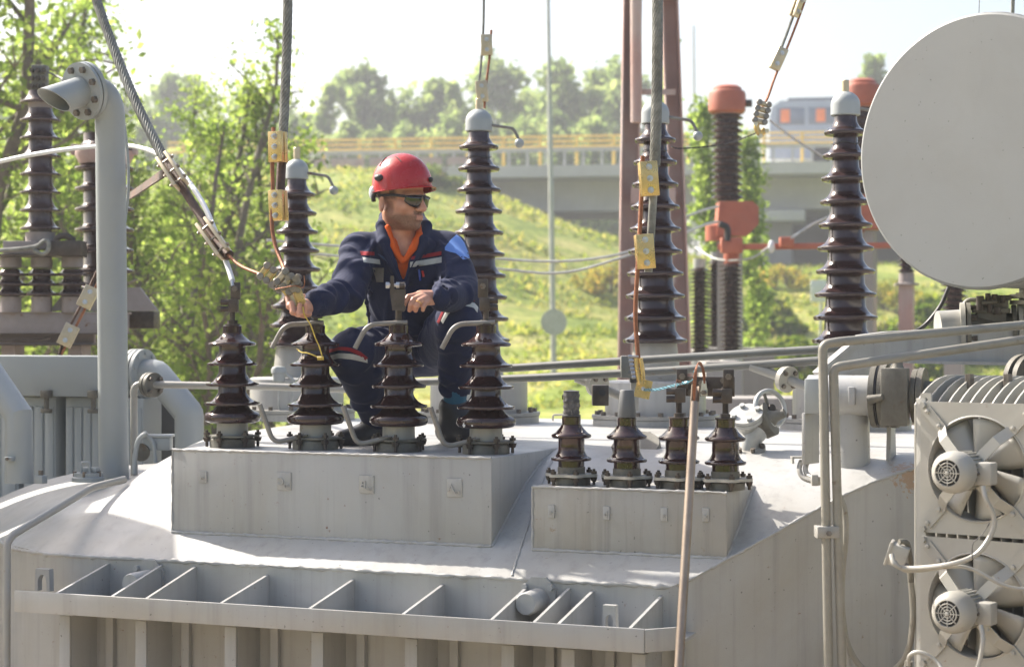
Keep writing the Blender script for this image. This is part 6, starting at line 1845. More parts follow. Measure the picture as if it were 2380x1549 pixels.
# ------------------------------------------------------------------ materials
def cloth(name, base, rough=0.85, weave=900, var=0.12, sheen=0.06, wr=0.3):
    m, nt, b, out = new_mat(name)
    v = pos_vec(nt)
    col = ramp(nt, noise_tex(nt, v, 5, 5, 0.6), [(0.3, tuple(c * (1 - var) for c in base)), (0.7, tuple(c * (1 + var) for c in base))])
    nt.links.new(col, b.inputs['Base Color']); b.inputs['Roughness'].default_value = rough
    b.inputs['Sheen Weight'].default_value = sheen; b.inputs['Sheen Roughness'].default_value = 0.4
    b.inputs['Specular IOR Level'].default_value = 0.25
    bp = nt.nodes.new('ShaderNodeBump'); bp.inputs['Strength'].default_value = wr; bp.inputs['Distance'].default_value = 0.02
    nt.links.new(noise_tex(nt, v, 16, 4, 0.55, stretch=(1, 1, 0.6), dist=0.8), bp.inputs['Height'])
    b2 = nt.nodes.new('ShaderNodeBump'); b2.inputs['Strength'].default_value = 0.15; b2.inputs['Distance'].default_value = 0.001
    nt.links.new(noise_tex(nt, v, weave, 2, 0.5), b2.inputs['Height']); nt.links.new(bp.outputs[0], b2.inputs['Normal'])
    nt.links.new(b2.outputs[0], b.inputs['Normal'])
    return m
M['navy'] = cloth('navy_workwear', (0.012, 0.018, 0.054))
M['navy2'] = cloth('navy_trim', (0.011, 0.016, 0.047))
M['orange'] = cloth('orange_shirt', (0.62, 0.10, 0.012), var=0.08)
M['red_tape'] = cloth('red_tape', (0.26, 0.018, 0.028), wr=0.1)
M['reflect'] = surf('reflective_tape', (0.46, 0.47, 0.45), 0.55, var=0.12, vscale=25, dirt=(0.3, 0.29, 0.26), dirt_amt=0.5, dirt_scale=18)
M['blue_patch'] = cloth('light_blue_patch', (0.13, 0.26, 0.62), wr=0.15)
M['sock'] = cloth('teal_sock', (0.03, 0.12, 0.20), wr=0.15)
M['shoe'] = surf('black_shoe', (0.012, 0.014, 0.020), 0.45, var=0.3, vscale=20)
M['helmet'] = surf('red_helmet', (0.36, 0.008, 0.010), 0.26, var=0.06, vscale=7, dirt=(0.26, 0.03, 0.026), dirt_amt=0.3, dirt_scale=9, coat=0.1)
M['lens'] = surf('dark_lens', (0.008, 0.008, 0.010), 0.04, var=0.1, rvar=0.01, spec=0.8)
M['gold'] = surf('gold', (0.75, 0.5, 0.2), 0.25, metal=1.0)
def skin_mat():
    m, nt, b, out = new_mat('skin')
    v = pos_vec(nt)
    at = nt.nodes.new('ShaderNodeVertexColor'); at.layer_name = 'tint'
    col = ramp(nt, noise_tex(nt, v, 26, 4, 0.6), [(0.3, (0.46, 0.225, 0.15)), (0.7, (0.56, 0.30, 0.205))])
    sp = nt.nodes.new('ShaderNodeSeparateColor'); nt.links.new(at.outputs[0], sp.inputs[0])
    st = ramp(nt, noise_tex(nt, v, 420, 2, 0.6), [(0.35, (0.55,) * 3), (0.6, (1, 1, 1))])
    mul = nt.nodes.new('ShaderNodeMath'); mul.operation = 'MULTIPLY'; nt.links.new(sp.outputs[0], mul.inputs[0]); nt.links.new(st, mul.inputs[1])
    col = mix(nt, mul.outputs[0], col, (0.055, 0.032, 0.022))
    col = mix(nt, sp.outputs[1], col, (0.40, 0.13, 0.11))
    nt.links.new(col, b.inputs['Base Color'])
    b.inputs['Roughness'].default_value = 0.48; b.inputs['Specular IOR Level'].default_value = 0.4
    b.inputs['Subsurface Weight'].default_value = 0.15; b.inputs['Subsurface Radius'].default_value = (0.012, 0.005, 0.003); b.inputs['Subsurface Scale'].default_value = 0.6
    return m
M['skin'] = skin_mat()

# ------------------------------------------------------------------ pose
pel = P(968, 806, 7.24)
chest = P(946, 640, 7.08); waist = P(955, 745, 7.16)
nb = P(934, 572, 7.06)
shR, shL = P(838, 588, 7.00), P(1040, 586, 7.08)
elR, elL = P(806, 686, 6.78), P(1082, 690, 6.84)
wrR, wrL = P(732, 706, 6.56), P(1024, 691, 6.58)
hipR, hipL = P(928, 815, 7.18), P(1012, 812, 7.18)
knR, knL = P(815, 822, 6.74), P(1066, 748, 6.76)
anR, anL = P(888, 990, 6.92), P(1056, 948, 6.92)
Hc = P(931, 453, 6.99)
hf = CV(0.76, -0.05, 0.645).normalized(); hs = CV(-0.645, 0.0, 0.76).normalized(); hu = hs.cross(hf).normalized()
if hu.z < 0: hu = -hu
def HL(f, s, u): return Hc + hf * f + hs * s + hu * u
HX = (hf, hs, hu)

man = thing('person', P(960, 1030, 7.0), 'person in red helmet, dark glasses and navy workwear, seated and holding brass clamps', 'person')

# body: head, neck, trunk, limbs, hands, one continuous surface
lo = Vector((min(P(660, 700, 6.4).x, P(760, 700, 7.4).x) - 0.1, 5.9, -0.45)); hi = Vector((P(1130, 700, 6.6).x + 0.1, 7.2, 0.70))
pts_all = [pel, chest, shR, shL, elR, elL, wrR, wrL, knR, knL, anR, anL, Hc, P(660, 720, 6.5), P(1100, 1020, 6.9), P(850, 1020, 6.9)]
lo = Vector((min(p.x for p in pts_all) - 0.13, min(p.y for p in pts_all) - 0.14, min(p.z for p in pts_all) - 0.07)); hi = Vector((max(p.x for p in pts_all) + 0.13, max(p.y for p in pts_all) + 0.2, max(p.z for p in pts_all) + 0.15))
B_ = Field(lo, hi, 0.0034)
B_.ell(HL(-0.008, 0, 0.030), HX, (0.098, 0.077, 0.090), 0.0)
B_.ell(HL(0.024, 0, -0.052), HX, (0.066, 0.053, 0.072), 0.03)
for s in (-1, 1):
    B_.cone(HL(-0.012, s * 0.048, -0.066), HL(0.066, s * 0.012, -0.110), 0.017, 0.017, 0.02)
    B_.ell(HL(0.060, s * 0.034, -0.042), HX, (0.030, 0.026, 0.024), 0.02)
    B_.cone(HL(0.090, s * 0.012, 0.000), HL(0.072, s * 0.046, -0.004), 0.013, 0.012, 0.014)
    B_.ell(HL(0.106, s * 0.0125, -0.053), HX, (0.011, 0.0080, 0.008), 0.006)
    B_.ell(HL(-0.018, s * 0.080, -0.036), (hf * 0.9 + hs * s * 0.45, hs * 0.9 * s - hf * 0.4, hu), (0.020, 0.0080, 0.032), 0.008)
    B_.ell(HL(-0.008, s * 0.090, -0.032), HX, (0.010, 0.006, 0.017), 0.004, sub=True)
B_.ell(HL(0.076, 0, -0.111), HX, (0.019, 0.023, 0.017), 0.014)
B_.ell(HL(0.074, 0, -0.078), HX, (0.025, 0.033, 0.028), 0.016)
B_.cone(HL(0.095, 0, -0.006), HL(0.118, 0, -0.049), 0.0090, 0.0125, 0.010)
B_.cone(HL(0.0965, -0.015, -0.0780), HL(0.0965, 0.015, -0.0780), 0.0056, 0.0056, 0.006)
B_.cone(HL(0.0955, -0.013, -0.0880), HL(0.0955, 0.013, -0.0880), 0.0066, 0.0066, 0.006)
B_.cone(HL(-0.024, 0, -0.06), nb - UP * 0.03, 0.050, 0.058, 0.02)
B_.cone(HL(0.035, 0, -0.105), nb + CV(0.01, 0.02, 0.06), 0.020, 0.016, 0.03)
TX = (RT, FW, UP)
B_.ell(chest, TX, (0.165, 0.105, 0.19), 0.04); B_.ell(waist, TX, (0.14, 0.10, 0.16), 0.06); B_.ell(pel, TX, (0.15, 0.115, 0.11), 0.06)
B_.cone(shR, shL, 0.055, 0.055, 0.05)
B_.chain([shR, elR, wrR], [0.05, 0.038, 0.024], 0.03); B_.chain([shL, elL, wrL], [0.05, 0.038, 0.025], 0.03)
B_.chain([hipR, knR, P(850, 905, 6.84), anR], [0.07, 0.05, 0.040, 0.033], 0.03); B_.chain([hipL, knL, P(1064, 835, 6.84), anL], [0.07, 0.05, 0.040, 0.033], 0.03)
# right hand closing on the clamps
B_.cone(wrR, P(706, 714, 6.52), 0.026, 0.026, 0.015, flat=(CV(0.2, 0.3, 0.9), 0.75))
B_.cone(P(706, 714, 6.52), P(694, 724, 6.49), 0.026, 0.020, 0.012)
for q, r_ in (([(692, 724, 6.485), (672, 712, 6.46), (667, 690, 6.485)], 0.0105), ([(700, 730, 6.475), (681, 725, 6.445), (678, 704, 6.455)], 0.0108),
              ([(709, 732, 6.475), (696, 730, 6.44), (697, 709, 6.445)], 0.0102), ([(719, 729, 6.485), (709, 727, 6.45), (713, 706, 6.45)], 0.0090),
              ([(722, 702, 6.545), (704, 690, 6.56), (686, 686, 6.56)], 0.0118)):
    B_.chain([P(*p) for p in q], [r_ * 1.1, r_, r_ * 0.86], 0.007, 0.004)
# left hand hanging over the terminal
B_.cone(wrL, P(980, 692, 6.535), 0.028, 0.030, 0.012, flat=(CV(0.0, 0.5, 0.86), 0.66))
for q, r_ in (([(976, 684, 6.53), (950, 690, 6.50), (940, 703, 6.49), (936, 717, 6.50)], 0.0104), ([(982, 688, 6.52), (962, 696, 6.485), (955, 708, 6.475), (952, 720, 6.485)], 0.0108),
              ([(990, 692, 6.515), (975, 700, 6.48), (968, 711, 6.47), (966, 721, 6.48)], 0.0102), ([(998, 697, 6.52), (989, 705, 6.49), (984, 713, 6.48), (983, 720, 6.49)], 0.0088),
              ([(1000, 694, 6.56), (975, 706, 6.57), (958, 716, 6.56)], 0.0112)):
    B_.chain([P(*p) for p in q], [r_ * 1.12, r_] + [r_ * 0.92] * (len(q) - 3) + [r_ * 0.80], 0.007, 0.003)
V, me = B_.surface('body', M['skin'])
ca_ = me.color_attributes.new('tint', 'FLOAT_COLOR', 'POINT')
rel = V - np.array(Hc[:]); lf = rel @ np.array(hf[:]); ls = rel @ np.array(hs[:]); lu = rel @ np.array(hu[:])
def sst(a, b_, x):
    t = np.clip((x - a) / (b_ - a), 0, 1); return t * t * (3 - 2 * t)
jawl = sst(-0.072, -0.090, lu + 0.30 * np.clip(lf - 0.0, -0.03, 0.03) * -1) * sst(-0.035, -0.015, lf) * sst(-0.136, -0.126, lu)
beard = 0.8 * jawl
must = sst(0.012, 0.006, np.abs(lu + 0.067)) * sst(0.084, 0.092, lf) * sst(0.028, 0.020, np.abs(ls)); beard = np.maximum(beard, must * 0.9)
gote = sst(0.030, 0.020, np.abs(ls)) * sst(0.07, 0.08, lf) * sst(-0.094, -0.098, lu); beard = np.maximum(beard, gote * 0.8)
side_b = sst(0.030, 0.012, lf) * sst(-0.02, -0.005, lf) * sst(-0.015, -0.03, lu) * sst(-0.13, -0.12, lu); beard = np.maximum(beard, 0.6 * side_b)
lips = (np.abs(lu + 0.083) < 0.0085) & (lf > 0.094) & (np.abs(ls) < 0.017)
beard[lips] = 0.0; beard[(lf > 0.102) & (lu > -0.062)] = 0
hair = sst(0.045, 0.03, lf) * sst(-0.030, -0.012, lu) * (np.abs(rel).max(1) < 0.16) * (1 - ((np.abs(ls) > 0.070) & (lf < 0.01) & (lf > -0.035)))
hair = np.maximum(hair, (lf < -0.05) * sst(-0.07, -0.05, lu) * (np.abs(rel).max(1) < 0.16))
beard = np.where((np.abs(rel).max(1) < 0.17), beard, 0)
tint = np.zeros((len(V), 4), dtype=np.float32); tint[:, 0] = np.maximum(beard, hair * 0.9); tint[:, 1] = lips * 0.3; tint[:, 3] = 1
ca_.data.foreach_set('color', tint.ravel())
body = link('body', me, man)

# shirt, jacket, trousers
def torso_field(h, grow, lo, hi):
    F = Field(lo, hi, h)
    F.ell(chest, TX, (0.172 + grow, 0.112 + grow, 0.185 + grow), 0.0); F.ell(waist, TX, (0.155 + grow, 0.115 + grow, 0.17 + grow), 0.06)
    F.cone(shR + UP * 0.002, shL + UP * 0.002, 0.060 + grow, 0.060 + grow, 0.05)
    F.cone(nb - UP * 0.05, nb + UP * 0.0, 0.085 + grow, 0.066 + grow * 0.5, 0.05)
    return F
tl = chest - Vector((0.40, 0.30, 0.42)); th_ = chest + Vector((0.40, 0.30, 0.36))
S_ = torso_field(0.006, 0.004, tl, th_)
def vcut(F, pts, dmax):
    a, b_, c = [P(x, y, 7.0) for x, y in pts]
    cen = (a + b_ + c) / 3; pl = []
    for p, q in ((a, b_), (b_, c), (c, a)):
        n_ = (q - p).cross(ray(1190, 774)); n_.normalize()
        if n_.dot(cen - p) > 0: n_ = -n_
        pl.append((p, n_))
    pl.append((FW * dmax, FW.copy()))
    F.cut(pl)
vcut(S_, [(905, 495), (978, 515), (938, 606)], 7.03)
S_.chain([P(934, 606, 6.94), P(913, 572, 6.945), P(901, 530, 6.98), P(912, 506, 7.06), P(945, 500, 7.10), P(975, 516, 7.06), P(975, 546, 6.98), P(960, 576, 6.94), P(942, 604, 6.94)], [0.011, 0.014, 0.012, 0.010, 0.010, 0.011, 0.013, 0.014, 0.010], 0.006)
V, me = S_.surface('shirt', M['orange']); shirt = link('shirt', me, man)
MB().lathe([(0.0055, 0), (0.0055, 0.003), (0, 0.0035)], 14, frame((S_.hit(945, 640, 6.7, 7.2) or P(945, 640, 6.93)) , CV(0, 0.2, 1)), cap=False).build('shirt_button', M['orange'], shirt)

jl = Vector((min(elR.x, wrR.x, shR.x) - 0.14, wrR.y - 0.14, pel.z - 0.10)); jh = Vector((elL.x + 0.14, chest.y + 0.26, nb.z + 0.20))
J = Field(jl, jh, 0.0055)
J.ell(chest, TX, (0.180, 0.122, 0.195), 0.0); J.ell(waist, TX, (0.160, 0.125, 0.185), 0.06); J.ell(pel + UP * 0.05, TX, (0.175, 0.135, 0.09), 0.05)
J.cone(shR, shL, 0.071, 0.071, 0.05)
J.cone(nb - UP * 0.06, nb - UP * 0.005, 0.10, 0.078, 0.05)
J.chain([shR, elR, wrR - (wrR - elR).normalized() * 0.01], [0.074, 0.062, 0.047], 0.03); J.chain([shL, elL, wrL - (wrL - elL).normalized() * 0.005], [0.074, 0.062, 0.047], 0.03)
J.ripple(0.0055, 15, 3)
folds(J, shR, elR, 0.072, 0.060, 5, 21); folds(J, elR, wrR, 0.060, 0.047, 6, 22, 0.0075); folds(J, shL, elL, 0.072, 0.060, 5, 23); folds(J, elL, wrL, 0.060, 0.047, 6, 24, 0.0075)
for q in ([(850, 640), (862, 690), (880, 740)], [(846, 660), (850, 720), (862, 770)], [(905, 690), (900, 740), (905, 790)], [(1000, 640), (985, 690), (980, 730)], [(1040, 640), (1020, 670), (1010, 700)], [(930, 720), (960, 760), (1000, 775)], [(870, 560), (850, 600), (842, 640)], [(1020, 560), (1040, 600), (1044, 640)], [(880, 760), (930, 775), (985, 770)]):
    drape(J, q, 6.5, 7.3)
vcut(J, [(891, 470), (992, 500), (937, 680)], 7.06)
J.chain([P(937, 672, 6.935), P(911, 612, 6.93), P(893, 562, 6.945), P(887, 525, 7.0), P(893, 503, 7.08), P(935, 492, 7.14), P(975, 503, 7.11), P(990, 525, 7.04), P(981, 562, 6.97), P(963, 610, 6.94), P(939, 672, 6.935)], [0.010, 0.017, 0.021, 0.021, 0.018, 0.016, 0.018, 0.021, 0.022, 0.018, 0.010], 0.012, flat=(CV(0.0, 0.0, 1.0), 0.75))
# hollow cuffs
for w, e in ((wrR, elR), (wrL, elL)):
    n_ = (w - e).normalized(); J.ell(w + n_ * 0.004, (n_, UP, n_.cross(UP)), (0.020, 0.042, 0.042), 0.004, sub=True)
V, me = J.surface('jacket', M['navy']); jacket = link('jacket', me, man)
D0_, D1_ = 6.4, 7.3
def on_jacket(name, tops, bots, mat, **kw): patch(J, tops, bots, D0_, D1_, **kw).build(name, M[mat], jacket, smooth=60)
on_jacket('red_stripe', [(837, 583.5), (870, 585)], [(839.5, 592.5), (870.5, 593.6)], 'red_tape'); on_jacket('reflective_stripe', [(842.5, 597), (882, 603)], [(845, 609), (884, 614)], 'reflect')
on_jacket('red_stripe', [(945, 598), (985, 591), (1026, 583.5)], [(941, 604.5), (985, 599), (1025.6, 592.5)], 'red_tape'); on_jacket('reflective_stripe', [(940, 610.4), (985, 604), (1026.3, 596.6)], [(939, 622.8), (985, 617), (1026.3, 609.7)], 'reflect')
on_jacket('sleeve_patch', [(1034, 574), (1048, 556), (1061, 545), (1070, 551), (1079, 563), (1088, 585)], [(1034, 581), (1046, 585), (1059, 588), (1067, 594), (1076, 603), (1092, 599)], 'blue_patch', n=16, m=7)
on_jacket('chest_pocket', [(841, 620), (893, 621.6)], [(842, 650), (892, 656)], 'navy2', off=0.006); on_jacket('pocket_panel', [(866, 622), (892, 622.5)], [(875, 655), (891, 655.5)], 'pocket_grey' if 'pocket_grey' in M else 'reflect', off=0.009)
on_jacket('chest_pocket', [(950, 628), (1026, 618)], [(952, 664), (1024, 660)], 'navy2', off=0.005)
on_jacket('lapel', [(870, 575), (880, 562), (888, 556)], [(878, 590), (908, 632), (934, 664)], 'navy2', off=0.006, n=12, m=9, bulge=0.003)
on_jacket('lapel', [(984, 548), (1000, 552), (1014, 566)], [(942, 655), (962, 610), (1008, 580)], 'navy2', off=0.006, n=12, m=9, bulge=0.003)
on_jacket('name_tab', [(876, 588), (892, 596)], [(886, 598), (902, 612)], 'blue_dark' if 'blue_dark' in M else 'navy', off=0.011, n=4, m=4)
M['pen_blue'] = surf('blue_pen', (0.03, 0.08, 0.35), 0.3); M['pen_red'] = surf('red_pen', (0.5, 0.03, 0.03), 0.3)
for (x, y), l, mt in (((974, 626), 26, 'pen_blue'), ((982, 629), 14, 'pen_red')):
    h = J.hit(x, y, D0_, D1_); h2 = J.hit(x + 3, y + l, D0_, D1_)
    if h and h2: MB().cyl(h + CV(0, 0, 0.010), h2 + CV(0, 0, 0.010), 0.0042, n=8).build('pen', M[mt], jacket)

K_lo = Vector((knR.x - 0.16, min(knR.y, knL.y) - 0.14, min(anR.z, anL.z) - 0.02)); K_hi = Vector((knL.x + 0.22, pel.y + 0.26, knL.z + 0.16))
K_lo.x = min(K_lo.x, pel.x - 0.3); K_hi.x = max(K_hi.x, pel.x + 0.3)
K = Field(K_lo, K_hi, 0.0055)
K.ell(pel, TX, (0.175, 0.135, 0.115), 0.0)
cuR, cuL = P(880, 974, 6.90), P(1062, 902, 6.90)
K.chain([hipR, knR, P(846, 895, 6.83), cuR], [0.098, 0.082, 0.066, 0.057], 0.04, 0.02); K.chain([hipL, knL, P(1064, 835, 6.84), cuL], [0.098, 0.080, 0.062, 0.057], 0.04, 0.02)
K.ripple(0.005, 14, 13)
folds(K, hipR, knR, 0.094, 0.080, 5, 31, 0.008); folds(K, knR, P(846, 895, 6.83), 0.080, 0.064, 3, 32, 0.007); folds(K, P(846, 895, 6.83), cuR, 0.064, 0.056, 4, 33, 0.006); folds(K, hipL, knL, 0.094, 0.078, 5, 34, 0.008); folds(K, knL, P(1064, 835, 6.84), 0.078, 0.061, 3, 35, 0.007); folds(K, P(1064, 835, 6.84), cuL, 0.061, 0.056, 4, 36, 0.006)
for c_, e in ((cuL, P(1064, 835, 6.84)), (cuR, P(846, 895, 6.83))):
    n_ = (c_ - e).normalized(); K.ell(c_ + n_ * 0.055, (n_, RT, FW), (0.042, 0.08, 0.08), 0.004, sub=True); K.ell(c_ + n_ * 0.012, (n_, RT, FW), (0.03, 0.046, 0.046), 0.002, sub=True)
V, me = K.surface('trousers', M['navy']); trs = link('trousers', me, man)
def on_trs(name, tops, bots, mat, **kw): patch(K, tops, bots, 6.4, 7.2, **kw).build(name, M[mat], trs, smooth=60)
on_trs('red_stripe', [(766, 811.5), (788, 805.5), (811, 806.6), (837, 816), (855, 831)], [(765, 819), (788, 813), (811, 815), (833, 824.6), (851, 838)], 'red_tape')
on_trs('reflective_stripe', [(763, 827), (788, 820), (818, 822), (840, 828), (854, 835)], [(763, 838), (788, 832), (818, 835), (837, 839), (854, 843)], 'reflect')
zq = lambda x, y: (579 + x * .3737, 304 + y * .3737)
on_trs('reflective_stripe', [zq(1192, 1180), zq(1225, 1115), zq(1270, 1070), zq(1330, 1060), zq(1400, 1067), zq(1425, 1095)], [zq(1205, 1200), zq(1240, 1138), zq(1290, 1097), zq(1340, 1087), zq(1395, 1097), zq(1420, 1130)], 'reflect', n=18)
on_trs('red_stripe', [zq(1166, 1188), zq(1198, 1118), zq(1236, 1072), zq(1262, 1052)], [zq(1180, 1200), zq(1208, 1130), zq(1244, 1084), zq(1270, 1062)], 'red_tape')
on_trs('red_stripe', [zq(1320, 1042), zq(1360, 1038), zq(1405, 1052)], [zq(1320, 1052), zq(1360, 1048), zq(1400, 1062)], 'red_tape')

# socks and shoes
for kn, an, toe_v, nm in ((P(1064, 835, 6.84), anL, CV(0.62, 0, 0.55), 'L'), (P(846, 895, 6.83), anR, CV(-0.75, 0, 0.55), 'R')):
    zsole = tank_z(an.x, an.y) + 0.003
    so = MB(); so.tube([an + (kn - an).normalized() * 0.09, an + (kn - an).normalized() * 0.03, an - UP * 0.02], [0.044, 0.042, 0.044], 22); so.build('sock', M['sock'], man, smooth=80)
    t = toe_v.normalized(); sd = t.cross(UP)
    Sf = Field(Vector((an.x - 0.3, an.y - 0.3, zsole - 0.01)), Vector((an.x + 0.3, an.y + 0.3, an.z + 0.06)), 0.0045)
    hz = zsole + 0.040
    heel = Vector((an.x, an.y, hz)) - t * 0.045; ball = Vector((an.x, an.y, hz - 0.004)) + t * 0.095; toe = Vector((an.x, an.y, hz - 0.010)) + t * 0.165
    Sf.chain([heel, ball, toe], [0.038, 0.044, 0.034], 0.0); Sf.cone(an + UP * 0.0 - t * 0.01, heel + t * 0.03, 0.050, 0.042, 0.03); Sf.cone(an + t * 0.01, ball - t * 0.02 + UP * 0.01, 0.046, 0.034, 0.03)
    Sf.ell(an + UP * 0.05, TX, (0.046, 0.046, 0.045), 0.004, sub=True)
    ax = [Sf.lo[2] + Sf.h * np.arange(Sf.n[2])]; Sf.f = np.maximum(Sf.f, (zsole - ax[0])[None, None, :].astype(np.float32))
    V, me = Sf.surface('shoe', M['shoe']); sh = link('shoe', me, man)
    for k in range(5):
        c_ = (an + t * 0.03).lerp(ball, k / 4.5); 
        hh = None
        for zz_ in range(60):
            q = c_ + UP * (0.07 - zz_ * 0.002)
            if np.all(np.array(q[:]) < Sf.lo + Sf.h * (Sf.n - 2)) and Sf.sample(q) < 0: hh = q; break
        if hh: MB().tube([hh - sd * 0.024 - UP * 0.010, hh + UP * 0.004, hh + sd * 0.024 - UP * 0.010], 0.003, 6).build('lace', M['rubber'], sh)
# ring
rp0, rp1 = P(975, 700, 6.48), P(968, 711, 6.47)
MB().tube([frame(rp0.lerp(rp1, 0.35), rp1 - rp0) @ Vector((0.0112 * math.cos(2 * PI * k / 20), 0.0112 * math.sin(2 * PI * k / 20), 0)) for k in range(21)], 0.0018, 6, cap=False).build('ring', M['gold'], body)

# helmet
hc_l = (0.004, 0.0, 0.038)
def hpt(f, s, u): return HL(hc_l[0] + f, s, hc_l[2] + u)
n = 64; vs = []; fs = []; rows = []
for i in range(15):
    t = i / 14; th_i = t * PI / 2
    rows.append((math.sin(th_i) ** 0.92, math.cos(th_i) ** 0.95, 0))
rows += [(1.015, -0.06, 1), (1.02, -0.13, 1), (1.06, -0.145, 2), (1.055, -0.165, 2), (0.98, -0.155, 2)]
for (rho, hh, kind_) in rows:
    for k in range(n):
        a = 2 * PI * k / n; ca, sa = math.cos(a), math.sin(a)
        front = max(0.0, ca) ** 3
        rf_ = 0.119 if ca > 0 else 0.118
        u = 0.112 * hh
        f_ = rf_ * rho * ca; s_ = 0.101 * rho * sa
        # crown ridge
        if kind_ == 0: u += 0.004 * math.exp(-(s_ / 0.028) ** 2) * (1 if f_ < 0.09 else 0.4)
        if kind_ == 2: f_ += 0.026 * front; u -= 0.012 * front * 0.3
        if kind_ == 1: f_ += 0.006 * front
        u += (0.014 * max(0, ca) - 0.012 * abs(sa)) * (0 if kind_ == 0 else 1)
        vs.append(hpt(f_, s_, u - 0.012 * (kind_ > 0) * max(0, -ca)))
for i in range(len(rows) - 1):
    for k in range(n):
        k2 = (k + 1) % n; fs.append((i * n + k, i * n + k2, (i + 1) * n + k2, (i + 1) * n + k))
hm = MB().add(vs, fs).build('helmet', M['helmet'], man, smooth=50)
md = hm.modifiers.new('thickness', 'SOLIDIFY'); md.thickness = 0.003; md.offset = -1
def dome(fa, el_):
    ca, sa = math.cos(fa), math.sin(fa); r_ = math.sin(el_) ** 0.92
    return hpt(0.119 * r_ * ca, 0.101 * r_ * sa, 0.112 * math.cos(el_) ** 0.95 + 0.001)
for sgn in (1, -1):
    for seq in ([(2.3, 0.55), (2.05, 0.75), (1.95, 1.0)], [(1.35, 0.50), (1.15, 0.62), (0.95, 0.80)]):
        MB().tube(smooth_path([dome(a * sgn, e) for a, e in seq], 6), 0.0028, 6).build('vent_slot', M['red_dark'] if 'red_dark' in M else M['helmet'], hm)
    MB().sphere(dome(1.75 * sgn, 1.42), 0.017, 10, frame((0, 0, 0), hf, hu), (1.25, 1.0, 0.55) if False else (0.8, 0.9, 1.25)).build('side_clip', M['rubber'], hm)
MB().sphere(hpt(0.116, -0.030, 0.02), 0.010, 8).build('badge', M['rubber'], hm)
hn = MB(); hn.tube(smooth_path([HL(-0.02, 0.086, 0.012), HL(-0.065, 0.078, 0.005), HL(-0.105, 0.045, -0.004), HL(-0.115, 0.0, -0.006)], 6), 0.010, 8, flat=0.5); hn.build('harness_band', M['rubber'], hm)
MB().sphere(HL(-0.062, 0.086, 0.004), 0.020, 8, frame((0, 0, 0), hs, hu), (1.2, 0.8, 0.4)).build('harness_clip', M['white_cable'], hm)
MB().tube(smooth_path([HL(-0.035, 0.084, 0.022), HL(-0.05, 0.090, -0.006), HL(-0.055, 0.084, -0.028)], 6), 0.0085, 8).build('strap_buckle', M['rubber'], hm)

# sunglasses
def face_f(s): return 0.1135 - 7.0 * s * s - 60 * s ** 4
gs = None; glasses = MB()
top = [HL(face_f(s), s, -0.004 - 1.2 * abs(s) ** 2) for s in [(-0.066 + 0.132 * k / 30) for k in range(31)]]
g_ = MB().tube(top, 0.0038, 8).build('sunglasses', M['rubber'], man)
for sg in (-1, 1):
    vs = []; fs = []; nn = 12
    for i in range(nn + 1):
        t = i / nn; s = sg * (0.007 + 0.058 * t)
        yt = -0.0045; yb = -0.022 - 0.024 * math.sin(PI * min(1, 0.12 + t * 0.86)) ** 0.8
        for j in range(5):
            u = yt + (yb - yt) * j / 4
            vs.append(HL(face_f(s) + 0.002 - 0.004 * (j / 4) ** 2, s, u))
    for i in range(nn):
        for j in range(4): a = i * 5 + j; fs.append((a, a + 1, a + 6, a + 5))
    ln = MB().add(vs, fs).build('lens', M['lens'], g_, smooth=180); md = ln.modifiers.new('t', 'SOLIDIFY'); md.thickness = 0.002
    MB().tube(smooth_path([HL(face_f(0.063), sg * 0.064, -0.008), HL(0.060, sg * 0.078, -0.006), HL(0.02, sg * 0.083, -0.004), HL(-0.03, sg * 0.084, -0.008)], 6), 0.0052, 8, flat=1.0).build('temple', M['rubber'], g_)
# ------------------------------------------------------------------ hanging cables, brass clamps, wires
def clamp_plate(parent, c, ax, nrm, L, w, th, nb, mat, two=None, bolt_out=0.016):
    """a pair of brass plates along ax facing nrm, with a row of bolts"""
    T = frame(c, nrm, ax)
    cl = MB().box(T, L, w, th, 0.002).build('clamp_plate', M[mat], parent)
    MB().box(T @ Matrix.Translation((0, 0, -th - 0.008)), L * 0.98, w * 0.96, th * 0.8, 0.002).build('rear_plate', M[mat], cl)
    for k in range(nb):
        x = (k - (nb - 1) / 2) * L / nb
        b = MB(); p0 = T @ Vector((x, 0, -th)); n_ = Vector(nrm).normalized()
        b.lathe([(0.0105, 0), (0.0105, th * 1.5 + 0.003)], 18, frame(p0, n_)); b.hexa(T @ Vector((x, 0, th / 2 + 0.002)), T @ Vector((x, 0, th / 2 + 0.009)), 0.0088); b.cyl(T @ Vector((x, 0, th / 2)), T @ Vector((x, 0, th / 2 + bolt_out)), 0.005, n=8)
        b.build('bolt', M['zinc'], cl)
    return cl
def rope(parent, pts, r, mat, name='cable', strands=9, pitch=0.16):
    path = smooth_path(pts, 26)
    L = sum((a - b).length for a, b in zip(path[:-1], path[1:]))
    b = MB(); b.tube(path, r * 0.86, 12); b.strands(path, r * 0.78, strands, L / pitch, r * 0.30)
    return b.build(name, M[mat], parent, smooth=80)

